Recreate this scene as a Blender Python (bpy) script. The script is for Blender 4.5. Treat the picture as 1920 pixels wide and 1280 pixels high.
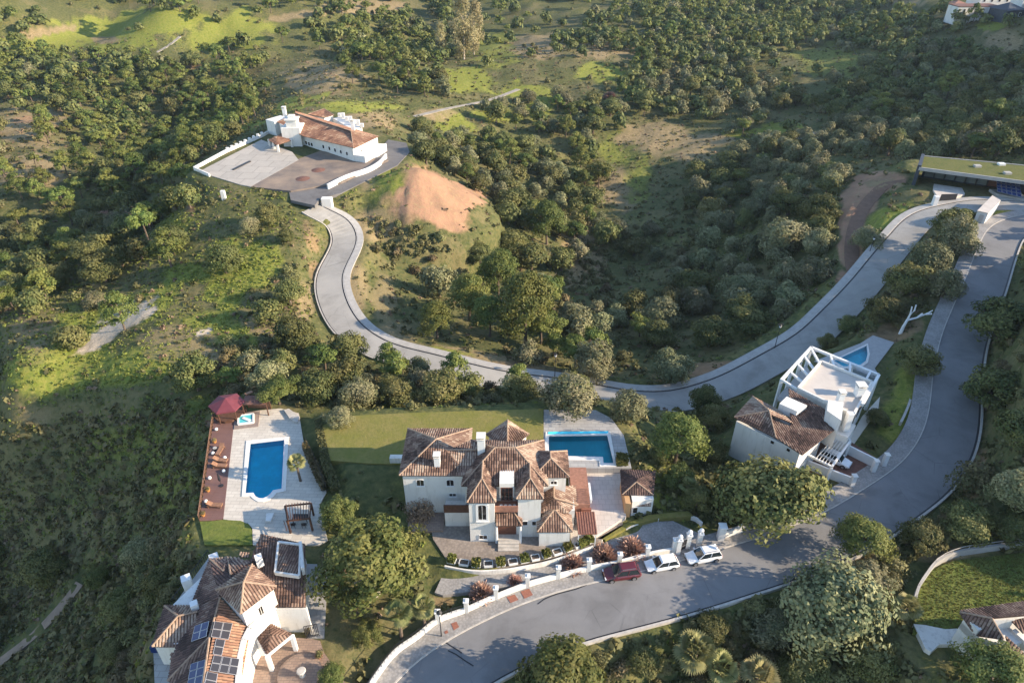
import bpy, bmesh, math, random
import numpy as np
from mathutils import Vector
for o in list(bpy.data.objects): bpy.data.objects.remove(o)
SC = bpy.context.scene
COL = SC.collection
R = math.radians
# ------------------------------------------------------------------ camera, sky, sun, exposure
CAM_H, CAM_PITCH = 71.0, R(34.0)
cam_d = bpy.data.cameras.new('camera'); cam = bpy.data.objects.new('camera', cam_d); COL.objects.link(cam)
cam.location = (0, 0, CAM_H); cam.rotation_euler = (math.pi/2-CAM_PITCH, 0, 0)
cam_d.sensor_width = 36; cam_d.lens = 24; cam_d.clip_start = .5; cam_d.clip_end = 9000
SC.camera = cam
SUN_EL, SUN_AZ = 21.0, -9.0            # elevation; azimuth from +x towards +y
sd = Vector((math.cos(R(SUN_EL))*math.cos(R(SUN_AZ)), math.cos(R(SUN_EL))*math.sin(R(SUN_AZ)), math.sin(R(SUN_EL))))
W = bpy.data.worlds.new('World'); SC.world = W; W.use_nodes = True
nt = W.node_tree; bg = nt.nodes['Background']
sky = nt.nodes.new('ShaderNodeTexSky'); sky.sky_type = 'NISHITA'; sky.sun_disc = False
sky.sun_elevation = R(SUN_EL); sky.sun_rotation = math.atan2(sd.x, sd.y)
sky.altitude = 100; sky.air_density = 1.0; sky.dust_density = 0.3; sky.ozone_density = 1.6
nt.links.new(sky.outputs[0], bg.inputs[0]); bg.inputs[1].default_value = 0.145
sl = bpy.data.lights.new('sun', 'SUN'); sl.energy = 4.8; sl.angle = R(.53); sl.color = (1, .83, .62)
so = bpy.data.objects.new('sun', sl); COL.objects.link(so); so.rotation_euler = sd.to_track_quat('Z', 'Y').to_euler()
so.location = (200, -60, 160)
SC.view_settings.view_transform = 'Standard'; SC.view_settings.look = 'None'
SC.view_settings.exposure = 1.3; SC.view_settings.gamma = 1; SC.view_settings.use_curve_mapping = False
SC.cycles.max_bounces = 5; SC.cycles.diffuse_bounces = 3; SC.cycles.glossy_bounces = 2; SC.cycles.transmission_bounces = 2
SC.cycles.transparent_max_bounces = 8; SC.cycles.use_denoising = True; SC.cycles.use_adaptive_sampling = True
SC.cycles.caustics_reflective = SC.cycles.caustics_refractive = False

rng = np.random.default_rng(7); random.seed(7)
F = 1280.0; CT, ST = math.cos(CAM_PITCH), math.sin(CAM_PITCH)
def P(px, py, z):                       # the world point at height z that the photo shows at px,py
    a, b = (px-960)/F, (640-py)/F
    d = np.array([a, CT+b*ST, -ST+b*CT]); t = (z-CAM_H)/d[2]
    return np.array([d[0]*t, d[1]*t, z])
def proj(x, y, z):
    zz = z-CAM_H; d = y*CT-zz*ST; u = y*ST+zz*CT
    d = np.where(d < 1, 1, d)
    return 960+F*x/d, 640-F*u/d, d
# ------------------------------------------------------------------ numpy noise
_tab = rng.random((256, 256))
def vnoise(x, y):
    xi, yi = np.floor(x).astype(int), np.floor(y).astype(int); fx, fy = x-xi, y-yi
    fx = fx*fx*(3-2*fx); fy = fy*fy*(3-2*fy)
    a = _tab[xi & 255, yi & 255]; b = _tab[(xi+1) & 255, yi & 255]; c = _tab[xi & 255, (yi+1) & 255]; d = _tab[(xi+1) & 255, (yi+1) & 255]
    return (a*(1-fx)+b*fx)*(1-fy)+(c*(1-fx)+d*fx)*fy
def fbm(x, y, s, o=4):
    r = 0; amp = .5; tot = 0
    for k in range(o):
        r = r+amp*vnoise(x/s+17.3*k, y/s+9.1*k); tot += amp; amp *= .5; s *= .5
    return r/tot
# ------------------------------------------------------------------ terrain heights
CP = [ # photo px, py, height
(740,1275,-.5),(900,1190,0),(1100,1130,0),(1300,1080,0),(1500,1040,.3),(1650,960,.8),(1760,860,1.5),(1790,760,2.2),(1790,680,3),(1810,590,4),(1840,500,5),(1890,430,6),(1910,390,6.5),
(1800,385,6),(1700,450,4),(1600,550,0),(1500,640,-4),(1380,710,-7),(1250,740,-8),(1100,725,-8.5),(950,695,-8.5),(800,660,-8),(700,625,-7.5),(630,560,-6),(620,500,-5),(660,440,-3.5),(630,405,-2),(560,370,0),
(480,300,2),(640,300,2),(560,250,2.5),(740,270,1.5),(400,320,1.5),(640,340,1),(700,230,2.5),(560,200,1),(650,190,1),(460,250,-3),(380,300,-3),
(690,360,.5),(900,390,-9),(830,445,-11),(720,420,-5),
(800,1040,1),(1000,1030,1),(1140,960,1.5),(1080,780,2.5),(700,820,2.3),(900,790,2.6),(640,860,1.6),(850,860,2),(1000,860,2),
(900,752,-1),(1020,742,-3),(700,735,-3.5),(560,730,-2.5),(1200,800,.5),(1300,830,-1.5),(1200,760,-3),
(1550,860,.5),(1450,880,-.3),(1600,700,-1),(1700,700,1.5),(1640,640,-1),(1400,770,-4.5),(1350,800,-3.5),(1400,960,.3),
(1500,1150,-2),(1700,1130,-1),(1900,1080,1),(1850,950,3.5),(1900,800,9),(1900,650,13),(1200,1230,-3),(1000,1275,-2.5),(1900,1250,-2.5),(1300,1180,-2.5),
(560,1100,1),(640,1000,1),(380,950,0),(400,790,0),(350,850,-7),(200,900,-19),(0,900,-35),(0,1050,-37),(0,1270,-32),(150,1200,-22),(280,1150,-10),(250,1270,-10),(380,1040,-1),(350,770,-6),(300,1000,-11),(620,1200,.5),(700,1150,.3),
(350,700,-5),(200,625,-7.6),(240,600,-6.6),(185,600,-9),(160,660,-8.5),(120,630,-9.5),(0,680,-9),(0,610,-10.5),(0,770,-13),(200,745,-9),(100,800,-16),(250,800,-11),(150,700,-8.5),(80,740,-10.5),(400,600,-5),(500,520,-4),(300,560,-6),(560,450,-1),(480,400,0),(330,400,-4),(450,650,-5),(550,620,-5),
(200,450,-23),(0,480,-27),(100,560,-12),(0,540,-17),(300,430,-16),(380,370,-6),(0,380,-18),(250,300,-22),(400,240,-22),(100,300,-16),(0,250,-14),(300,200,-20),(500,180,-14),(620,150,-5),(700,180,-7),(680,120,-4),
(200,70,-8),(400,80,-6),(0,100,-8),(0,0,14),(300,5,12),(600,15,5),(760,100,-18),(780,30,-10),(960,10,-5),(960,100,-8),(900,160,-10),(1100,120,-8),(1000,200,-14),(850,200,-9),(800,225,-9),(780,260,-6),
(950,280,-18),(1000,400,-23),(1150,500,-25),(1100,600,-19),(1250,620,-15),(1200,350,-24),(1300,500,-19),(1400,450,-13),(1450,350,-12),(1550,450,-3),(1600,370,2),(1500,300,-10),(1650,320,2.5),(1300,250,-19),(1200,200,-15),(1400,170,-15),(1500,230,-13),(1350,680,-9),(850,560,-14),(750,500,-10),(900,480,-18),(980,620,-14),(820,620,-10),(1480,560,-8),
(1700,250,-6),(1900,250,3),(1800,180,-1),(1900,120,2),(1700,130,-4),(1550,130,-9),(1500,60,-14),(1650,50,-8),(1850,40,11),(1920,20,13),(1300,60,-9),(1200,10,-2),(1400,0,-6),(1720,5,7),(1600,10,-4),(1900,190,3),(1900,70,8),(1880,95,4),(1860,345,6),(1740,335,5.5)]
CPW = [(-700,700,20),(-300,800,45),(0,800,25),(300,800,60),(600,700,90),(255,240,42),(272,300,43),(295,350,36),(250,195,40),(235,160,31),(300,250,55),(225,125,26),(390,400,22),(460,560,30),(185,95,22),(140,60,17),(105,35,11),(80,10,5),(260,20,14),(400,150,30),
(-190,60,-62),(-150,110,-32),(-260,160,-40),(-230,250,-24),(-420,350,-10),(-170,20,-60),(-80,0,-30),(0,-40,-6),(-200,-200,-60),(0,-250,-15),(250,-200,5),(600,0,30),(-700,0,-40),(-900,1500,120),(0,1600,140),(900,1500,200),(1500,400,90),(-1500,400,40),(96,105,15),(110,88,21),(118,110,17),(95,70,13),(112,132,6.5),(130,142,7),(150,140,10),(128,124,10),(85,50,4)]
pts = np.array([P(*c) for c in CP]+[np.array(c, float) for c in CPW])
_c2 = 9.0**2
def _ker(a, b): return np.sqrt(((a[:, None, :]-b[None, :, :])**2).sum(-1)+_c2)
_A = _ker(pts[:, :2], pts[:, :2]); _n = len(pts)
_M = np.zeros((_n+1, _n+1)); _M[:_n, :_n] = _A-np.eye(_n)*.6; _M[:_n, _n] = 1; _M[_n, :_n] = 1
_w = np.linalg.solve(_M, np.append(pts[:, 2], 0))
def rbf(x, y):
    q = np.stack([x.ravel(), y.ravel()], 1); out = np.empty(len(q))
    for i in range(0, len(q), 20000): out[i:i+20000] = _ker(q[i:i+20000], pts[:, :2])@_w[:_n]+_w[_n]
    return out.reshape(x.shape)
X0, X1, Y0, Y1, DG = -520., 520., -40., 720., 1.25
gx = np.arange(X0, X1+.1, DG); gy = np.arange(Y0, Y1+.1, DG)
# coarse solve, then bilinear onto the fine grid
cx = np.arange(X0, X1+5, 2.5); cy = np.arange(Y0, Y1+5, 2.5)
_cz = rbf(*np.meshgrid(cx, cy))
def bil(grid, x, y, x0, y0, d):
    u = np.clip((x-x0)/d, 0, grid.shape[1]-1.001); v = np.clip((y-y0)/d, 0, grid.shape[0]-1.001)
    i, j = u.astype(int), v.astype(int); fu, fv = u-i, v-j
    return (grid[j, i]*(1-fu)+grid[j, i+1]*fu)*(1-fv)+(grid[j+1, i]*(1-fu)+grid[j+1, i+1]*fu)*fv
GX, GY = np.meshgrid(gx, gy)
HZ = bil(_cz, GX, GY, X0, Y0, 2.5)
_far = np.clip((GY-60)/200, 0, 1)
HZ += (fbm(GX, GY, 14, 3)-.5)*(.7+2.2*_far)+(fbm(GX+300, GY, 45, 2)-.5)*3.5*_far
# the orange earth mound
_m = P(775, 316, 5.0); _dx, _dy = GX-_m[0], GY-_m[1]; _tt = np.clip(-_dx/26, 0, 1)
_e = np.hypot(np.where(_dx < 0, _dx/26, _dx/15), _dy/np.where(_dy < 0, 17, 13)); _g = (fbm(np.arctan2(_dy, _dx)*14, _e*1.5, 2.2, 3)-.5)
HZ = np.maximum(HZ, np.where(_e < 1.6, 4.9-9.0*np.maximum(_e-.1, 0)**1.15-_e*.4+_g*4.5*np.clip(_e-.1, 0, .55)+(fbm(GX, GY, 5, 3)-.5)*.9, -99))
HMASK = np.zeros_like(HZ)               # 1 where something is built: no plants
def hz(x, y): return bil(HZ, np.asarray(x, float), np.asarray(y, float), X0, Y0, DG)
def G(px, py):                          # photo pixel -> first hit on the terrain
    a, b = (px-960)/F, (640-py)/F
    d = np.array([a, CT+b*ST, -ST+b*CT]); t = np.geomspace(30, 900, 900)
    x, y, z = d[0]*t, d[1]*t, CAM_H+d[2]*t
    h = hz(x, y); k = np.argmax(z < h)
    if k == 0: k = len(t)-1
    g0, g1 = z[k-1]-h[k-1], z[k]-h[k]; f = g0/(g0-g1) if g0 != g1 else 0
    tt = t[k-1]+(t[k]-t[k-1])*f
    return np.array([d[0]*tt, d[1]*tt, CAM_H+d[2]*tt])
def sstep(a, b, x):
    t = np.clip((x-a)/(b-a), 0, 1); return t*t*(3-2*t)
def seg_dist(x, y, poly, closed):
    best = np.full(x.shape, 1e9); n = len(poly)
    for i in range(n if closed else n-1):
        ax, ay = poly[i][:2]; bx, by = poly[(i+1) % n][:2]; dx, dy = bx-ax, by-ay; L = dx*dx+dy*dy+1e-9
        t = np.clip(((x-ax)*dx+(y-ay)*dy)/L, 0, 1)
        best = np.minimum(best, np.hypot(x-ax-t*dx, y-ay-t*dy))
    return best
def in_poly(x, y, poly):
    ins = np.zeros(x.shape, bool); n = len(poly)
    for i in range(n):
        ax, ay = poly[i][:2]; bx, by = poly[(i+1) % n][:2]
        c = ((ay > y) != (by > y)) & (x < (bx-ax)*(y-ay)/((by-ay) if by != ay else 1e-9)+ax)
        ins ^= c
    return ins
def _sub(poly, m):
    xs = [p[0] for p in poly]; ys = [p[1] for p in poly]
    i0, i1 = np.searchsorted(gx, [min(xs)-m, max(xs)+m]); j0, j1 = np.searchsorted(gy, [min(ys)-m, max(ys)+m])
    return slice(j0, j1), slice(i0, i1)
def pad(poly, z, fall=5, drop=.2, plants=False):   # level the terrain under a built surface
    s = _sub(poly, fall+2); x, y = GX[s], GY[s]
    d = np.where(in_poly(x, y, poly), 0, seg_dist(x, y, poly, True))
    w = 1-sstep(.8, fall, d); HZ[s] = HZ[s]*(1-w)+(z-drop)*w
    if not plants: HMASK[s] = np.maximum(HMASK[s], d < .6)
def PP(px_list, z): return [P(px, py, z) for px, py in px_list]
def spline(ps, step=1.5):
    ps = np.array(ps, float); out = []
    for i in range(len(ps)-1):
        p0, p1, p2, p3 = ps[max(i-1, 0)], ps[i], ps[i+1], ps[min(i+2, len(ps)-1)]
        n = max(1, int(np.linalg.norm(p2-p1)/step))
        for k in range(n):
            t = k/n
            out.append(.5*((2*p1)+(-p0+p2)*t+(2*p0-5*p1+4*p2-p3)*t*t+(-p0+3*p1-3*p2+p3)*t**3))
    out.append(ps[-1]); return np.array(out)
def offset(line, d):                    # to the right of the running direction
    t = np.gradient(line[:, :2], axis=0)
    if len(t) > 12: t = np.stack([smooth(t[:, 0], 4), smooth(t[:, 1], 4)], 1)
    t /= np.linalg.norm(t, axis=1)[:, None]+1e-9
    o = line.copy(); o[:, 0] += t[:, 1]*d; o[:, 1] -= t[:, 0]*d; return o
def smooth(v, n=5):
    k = np.ones(2*n+1)/(2*n+1); return np.convolve(np.pad(v, n, 'edge'), k, 'valid')
def road_line(px_list, step=1.5, sm=6):
    l = spline([G(*p) for p in px_list], step); 
    for k in (0, 1): l[:, k] = smooth(l[:, k], 2)
    l[:, 2] = smooth(l[:, 2], sm); return l
def cut_road(line, half0, half1, fall=4.5, drop=.22):  # line = left edge; road covers -half0..half1 to its right
    c = offset(line, (half1-half0)/2); hw = (half0+half1)/2
    s = _sub(c, hw+fall+3); x, y = GX[s], GY[s]
    best = np.full(x.shape, 1e9); zz = np.zeros(x.shape)
    for p in c:
        d = (x-p[0])**2+(y-p[1])**2; m = d < best; best[m] = d[m]; zz[m] = p[2]
    d = np.sqrt(best); w = 1-sstep(hw+1.0, hw+fall, d)
    HZ[s] = HZ[s]*(1-w)+(zz-drop)*w
    HMASK[s] = np.maximum(HMASK[s], d < hw+.3)
# ------------------------------------------------------------------ built levels (photo outlines, level)
def V(u, v): return 700+u/3.4286, 740+v/3.4286          # enlarged views used for measuring
def Lp(u, v): return 240+u/4, 960+v/4
def Rp(u, v): return 1280+u/3, 580+v/3
def Dp(u, v): return 370+u*.2265, 720+v*.2265
PAVE_L = PP([Dp(*q) for q in [(312,250),(520,215),(690,200),(840,240),(880,480),(1000,760),(1070,890),(1010,1000),(1080,1290),(1010,1330),(460,1330),(455,1190),(420,1150),(215,1115)]], 1.0)
DECK = PP([Dp(*q) for q in [(150,180),(330,170),(312,250),(215,1115),(110,1128),(20,1130)]], 1.0)
LAWN_L = PP([Dp(*q) for q in [(20,1135),(110,1133),(215,1121),(360,1130),(430,1162),(452,1210),(455,1330),(60,1330)]], 1.0)
COURT_L = PP([Lp(*q) for q in [(960,930),(1340,940),(1440,960),(1470,1050),(1640,1290),(1640,1400),(900,1400)]], 1.0)
HOUSE_L = PP([Lp(*q) for q in [(350,700),(620,310),(1000,170),(1330,180),(1380,500),(1340,940),(960,1050),(900,1400),(200,1400),(240,1000)]], 1.0)
FRONT = PP([(800,950),(880,940),(1020,980),(1075,995),(1165,960),(1168,985),(1110,1022),(1075,1035),(1000,1050),(905,1062),(840,1052),(812,1010)], 1.0)
TERR = PP([V(*q) for q in [(1250,440),(1600,460),(1625,780),(1440,900),(1270,960)]], 1.5)
POOLT = PP([V(*q) for q in [(1095,95),(1430,98),(1530,150),(1610,260),(1660,470),(1250,470),(1095,390)]], 2.5)
LAWN_M = PP([(600,800),(640,780),(780,773),(1019,766),(1019,850),(750,870),(690,868),(610,862)], 2.6)
DRIVE = PP([(1308,1040),(1312,1000),(1262,976),(1200,979),(1130,1012),(1078,1040),(1000,1056),(905,1068),(838,1060),(815,1110),(830,1115),(990,1094),(1150,1056),(1262,1034)], .45)
HOUSE_R = PP([Rp(*q) for q in [(285,850),(400,500),(560,470),(760,220),(1110,380),(1010,620),(960,730),(600,900)]], -.6)
CARP = PP([Rp(*q) for q in [(680,900),(720,740),(940,740),(1110,850),(1080,910),(960,990)]], .4)
DECK_R = PP([Rp(*q) for q in [(740,290),(1000,190),(1070,145),(1190,185),(1080,330),(1110,380)]], .3)
YARD_R = PP([Rp(*q) for q in [(1010,600),(1110,490),(1100,560),(960,760),(930,740)]], .2)
HAC = PP([(360,322),(490,255),(545,215),(640,205),(728,262),(728,300),(600,360),(520,345),(450,350)], 2.0)
HACR = PP([(728,262),(762,268),(768,285),(745,310),(640,362),(600,372),(590,385),(545,375),(540,350),(650,342)], 1.6)
LAWN_BR = PP([(1712,1185),(1718,1110),(1740,1070),(1790,1050),(1925,1035),(2000,1030),(2000,1200),(1800,1195)], 0.6)
HOUSE_BR = PP([(1712,1180),(1800,1150),(1990,1110),(2010,1290),(1730,1230)], 0.3)
GREENH = PP([(1712,345),(1715,300),(1925,330),(2050,345),(2050,375),(1890,372),(1760,370)], 6.0)
for poly, z, f in [(LAWN_M,2.6,5),(POOLT,2.5,5),(HOUSE_L,1,7),(COURT_L,1,6),(PAVE_L,1,4),(DECK,-1.5,4),(LAWN_L,1,5),(DRIVE,.45,4),(TERR,1.5,3),(FRONT,1,3),(HOUSE_R,-.6,4),(CARP,.4,3),(DECK_R,.3,4),(YARD_R,.2,3),(HAC,2,7),(HACR,1.6,6),(LAWN_BR,.6,5),(HOUSE_BR,.3,5),(GREENH,6,8)]:
    pad(poly, z, f)
POOL_L = PP([Dp(u, v) for u, v in [(440,495),(720,462),(698,866),(628,880),(608,905),(580,930),(545,946),(510,944),(482,928),(465,900),(398,903)]], 1.0)
POOL_M = PP([V(*q) for q in [(1128,268),(1503,262),(1545,440),(1480,440),(1475,400),(1240,395),(1128,358)]], 2.5)
POOL_R = PP([Rp(u, v) for u, v in [(850,290),(1035,205),(1040,250),(1030,290),(1000,312),(905,322)]], .32)
for poly, z in ((POOL_L, -.5), (POOL_M, 1.0), (POOL_R, -1.1)): pad(poly, z, 1.6)
# ------------------------------------------------------------------ roads
R1L = road_line([(690,1345),(745,1280),(762,1257),(782,1236),(822,1208),(887,1175),(952,1143),(1026,1116),(1099,1096),(1180,1078),(1262,1056),(1360,1028),(1460,997),(1547,960),(1580,940),(1613,923),(1663,890),(1697,863),(1720,832),(1737,795),(1747,740),(1752,695),(1761,645),(1773,610),(1790,570),(1812,520),(1832,470),(1853,430),(1885,411),(1925,402),(1990,400)])
R2L = road_line([(1990,385),(1920,379),(1841,374),(1785,378),(1747,386),(1716,399),(1691,414),(1675,430),(1639,472),(1603,516),(1578,543),(1531,591),(1495,623),(1452,650),(1405,676),(1351,705),(1298,724),(1244,732),(1172,729),(1110,721),(1040,709),(960,696),(893,683),(827,667),(773,654),(743,646),(710,632),(683,613),(663,587),(648,557),(642,527),(645,507),(657,483),(670,453),(667,433),(652,414),(632,399),(611,385),(592,373)])
W1, W2 = 7.0, 6.2
PV1, PV2 = 2.6, 1.7
R2L = R2L[::-1].copy()                   # running from the hacienda: road lies to the right of its far edge
cut_road(R2L, PV2, W2)
cut_road(R1L, PV1, W1)
if True:                                # lower terrain a touch where both loops meet
    pass
TRACK = road_line([(1592,525),(1583,480),(1588,430),(1608,385),(1650,345),(1705,332)], 1.5, 4)
PATH_A = road_line([(770,218),(830,203),(900,190),(940,178),(970,165)], 2, 4)
PATH_B = road_line([(-30,1262),(60,1185),(115,1125),(150,1070)], 2, 4)
PATH_C = road_line([(285,102),(315,85),(335,65)], 2, 4)
PATH_D = road_line([(1455,268),(1500,255),(1530,246)], 2, 4)
for l, w in ((TRACK,3.2),(PATH_A,2.6),(PATH_B,1.8),(PATH_C,2.4),(PATH_D,3.0)): cut_road(l, 0, w, 3, .12)
# ------------------------------------------------------------------ materials
def newmat(name):
    m = bpy.data.materials.new(name); m.use_nodes = True
    return m, m.node_tree, m.node_tree.nodes['Principled BSDF']
def N(t, kind, **kw):
    n = t.nodes.new(kind)
    for k, v in kw.items(): setattr(n, k, v)
    return n
def mixc(t, fac, a, b, mode='MIX'):
    n = N(t, 'ShaderNodeMix', data_type='RGBA', blend_type=mode)
    for sock, v in ((0, fac), (6, a), (7, b)):
        if hasattr(v, 'type') or hasattr(v, 'is_linked'): t.links.new(v, n.inputs[sock])
        elif isinstance(v, (int, float)): n.inputs[sock].default_value = v
        else: n.inputs[sock].default_value = (*v, 1)
    return n.outputs[2]
def noise(t, scale, detail=4, rough=.55, coord=None, dist=0):
    n = N(t, 'ShaderNodeTexNoise'); n.inputs['Scale'].default_value = scale; n.inputs['Detail'].default_value = detail
    n.inputs['Roughness'].default_value = rough; n.inputs['Distortion'].default_value = dist
    if coord is None: coord = N(t, 'ShaderNodeNewGeometry').outputs['Position']
    t.links.new(coord, n.inputs['Vector']); return n.outputs['Fac']
def ramp(t, fac, stops):
    n = N(t, 'ShaderNodeValToRGB'); e = n.color_ramp.elements
    while len(e) < len(stops): e.new(.5)
    for k, (p, c) in enumerate(stops): e[k].position = p; e[k].color = (*c, 1) if len(c) == 3 else c
    t.links.new(fac, n.inputs[0]); return n.outputs[0]
def rampf(t, fac, a, b):
    n = N(t, 'ShaderNodeMapRange'); n.inputs[1].default_value = a; n.inputs[2].default_value = b
    t.links.new(fac, n.inputs[0]); return n.outputs[0]
def bump(t, b, h, s=.3, d=.05):
    n = N(t, 'ShaderNodeBump'); n.inputs['Strength'].default_value = s; n.inputs['Distance'].default_value = d
    t.links.new(h, n.inputs['Height']); t.links.new(n.outputs[0], b.inputs['Normal'])
def simple(name, c, rough=.6, var=.12, scale=1.2, c2=None, metal=0, bmp=0, bscale=8, spec=.3):
    m, t, b = newmat(name)
    c2 = c2 or tuple(x*(1-var*2) for x in c)
    f = noise(t, scale, 6, .6)
    col = mixc(t, rampf(t, f, .3, .7), c, c2)
    t.links.new(col, b.inputs['Base Color']); b.inputs['Roughness'].default_value = rough; b.inputs['Metallic'].default_value = metal
    b.inputs['Specular IOR Level'].default_value = spec
    if bmp: bump(t, b, noise(t, bscale, 4), bmp, .05)
    return m
def attr(t, name):
    n = N(t, 'ShaderNodeAttribute'); n.attribute_name = name; return n
M = {}
def plaster(name, c, c2, st):
    m, t, b = newmat(name); mp = N(t, 'ShaderNodeMapping'); mp.inputs['Scale'].default_value = (1.6, 1.6, .22); t.links.new(N(t, 'ShaderNodeNewGeometry').outputs['Position'], mp.inputs[0])
    f = noise(t, 1.4, 6, .65, mp.outputs[0]); g = noise(t, .35, 5, .6); k = mixc(t, rampf(t, g, .35, .7), c, c2); k = mixc(t, rampf(t, f, .52, .78), k, st)
    t.links.new(k, b.inputs['Base Color']); b.inputs['Roughness'].default_value = .75; b.inputs['Specular IOR Level'].default_value = .2; bump(t, b, noise(t, 9, 3), .12, .03); return m
M['plaster'] = plaster('white_plaster', (.70, .68, .64), (.63, .61, .57), (.50, .475, .43))
M['plaster_old'] = plaster('weathered_plaster', (.74, .71, .66), (.60, .57, .52), (.40, .37, .33))
M['white'] = simple('white_paint', (.74, .735, .72), .45, .04)
M['stone'] = simple('pale_stone', (.52, .48, .43), .75, .15, 2.0, bmp=.2)
M['dark'] = simple('dark_metal', (.03, .03, .034), .5, .1)
M['black'] = simple('black_fabric', (.02, .02, .025), .8, .1)
M['wood'] = simple('dark_wood', (.14, .07, .045), .6, .2, 3)
M['lightwood'] = simple('teak', (.32, .17, .10), .6, .2, 3)
M['deckwood'] = None
M['terracotta'] = simple('terracotta', (.36, .18, .125), .7, .2, 2.5)
M['rust'] = simple('red_cover', (.30, .125, .085), .7, .15, 4)
M['burgundy'] = simple('burgundy_cloth', (.17, .042, .055), .7, .1, 1.5)
M['brownroof'] = simple('brown_felt_roof', (.20, .10, .075), .8, .2, 2)
M['concrete'] = simple('concrete', (.42, .40, .37), .8, .12, .9, bmp=.15)
M['grey_tile'] = simple('grey_floor', (.40, .39, .38), .7, .1, 2)
M['flatroof'] = simple('flat_roof_coat', (.56, .50, .44), .7, .08, .6)
M['taupe'] = simple('taupe_floor', (.27, .21, .18), .7, .1, 1.5)
M['bark'] = simple('bark', (.16, .12, .09), .9, .25, 4)
M['palebark'] = simple('pale_bark', (.50, .43, .35), .8, .2, 2)
M['whitewood'] = simple('bleached_wood', (.80, .79, .78), .6, .05, 3)
M['pot'] = simple('orange_pot', (.55, .26, .08), .6, .15, 4)
M['cream'] = simple('cream_wall', (.62, .56, .47), .75, .08, .7)
M['orangewall'] = simple('ochre_wall', (.56, .33, .16), .75, .08, .7)
M['slateroof'] = simple('dark_slate_roof', (.06, .07, .09), .6, .2, 1)
M['tyre'] = simple('tyre_rubber', (.02, .02, .02), .85, .1)
M['rim'] = simple('wheel_alloy', (.45, .45, .47), .35, .05, metal=.8)
M['lamp'] = simple('headlamp_glass', (.75, .76, .78), .1, .05, spec=.8)
M['taillamp'] = simple('tail_lamp', (.35, .02, .02), .2, .05, spec=.6)
M['chrome'] = simple('grey_trim', (.25, .25, .26), .35, .05, metal=.5)
M['plate'] = simple('number_plate', (.75, .75, .72), .4, .02)
def paint(name, c, coat=.8):
    m, t, b = newmat(name); f = noise(t, 1.5, 4)
    t.links.new(mixc(t, rampf(t, f, .35, .7), c, tuple(x*.88 for x in c)), b.inputs['Base Color'])
    b.inputs['Roughness'].default_value = .38; b.inputs['Coat Weight'].default_value = coat; b.inputs['Coat Roughness'].default_value = .06; return m
M['redcar'] = paint('red_car_paint', (.10, .008, .013)); M['whitecar'] = paint('white_car_paint', (.76, .76, .76))
def glass(name, c, r=.05):
    m, t, b = newmat(name); f = noise(t, .8, 2)
    t.links.new(mixc(t, f, c, tuple(x*.5 for x in c)), b.inputs['Base Color']); b.inputs['Roughness'].default_value = r
    b.inputs['Specular IOR Level'].default_value = .7; return m
M['glass'] = glass('window_glass', (.035, .032, .032)); M['carglass'] = glass('car_glass', (.02, .03, .035), .06)
M['bigglass'] = glass('pale_glazing', (.22, .25, .24), .15)
M['curtain'] = simple('interior_curtain', (.50, .46, .38), .8, .15, 2)
M['doorwood'] = simple('door_wood', (.18, .075, .05), .55, .2, 3)
# roof tiles: the colour of each tile is its own
def tilemat(name, stops):
    m, t, b = newmat(name); a = attr(t, 'tint').outputs['Fac']
    f = noise(t, 5, 5, .7)
    c = ramp(t, a, stops); c = mixc(t, .45, c, ramp(t, f, [(.3, (.35, .3, .3)), (.7, (1, 1, 1))]), 'MULTIPLY')
    t.links.new(c, b.inputs['Base Color']); b.inputs['Roughness'].default_value = .85; b.inputs['Specular IOR Level'].default_value = .15; return m
M['tile'] = tilemat('weathered_roof_tile', [(0, (.055, .038, .033)), (.25, (.13, .082, .064)), (.5, (.225, .142, .108)), (.75, (.34, .235, .175)), (1, (.49, .39, .30))])
M['tile_red'] = tilemat('red_roof_tile', [(0, (.17, .09, .065)), (.4, (.30, .16, .105)), (.8, (.41, .235, .15)), (1, (.56, .38, .25))])
M['tile_dark_shade'] = tilemat('dark_and_shaded_roof_tile', [(0, (.05, .038, .036)), (.5, (.13, .085, .075)), (.85, (.24, .15, .12)), (1, (.34, .25, .20))])  # dark tiles; also paint the shade on slopes turned from the sun
M['tile_base'] = simple('roof_underlayer', (.12, .075, .055), .9, .2, 2)
M['ridge'] = simple('ridge_mortar', (.40, .28, .20), .85, .2, 3)
M['solar_blue'] = None
def solar(name, c, rough):
    m, t, b = newmat(name)
    u = N(t, 'ShaderNodeTexCoord').outputs['Object']
    f = noise(t, .6, 2, coord=u)
    t.links.new(mixc(t, f, c, tuple(x*.7 for x in c)), b.inputs['Base Color'])
    b.inputs['Roughness'].default_value = rough; b.inputs['Specular IOR Level'].default_value = .3; return m
M['solar_blue'] = solar('blue_photovoltaic_glass', (.012, .035, .14), .4); M['solar_grey'] = solar('grey_photovoltaic_glass', (.05, .05, .06), .3)
M['alu'] = simple('aluminium_frame', (.55, .55, .57), .4, .05, metal=.4)
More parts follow.
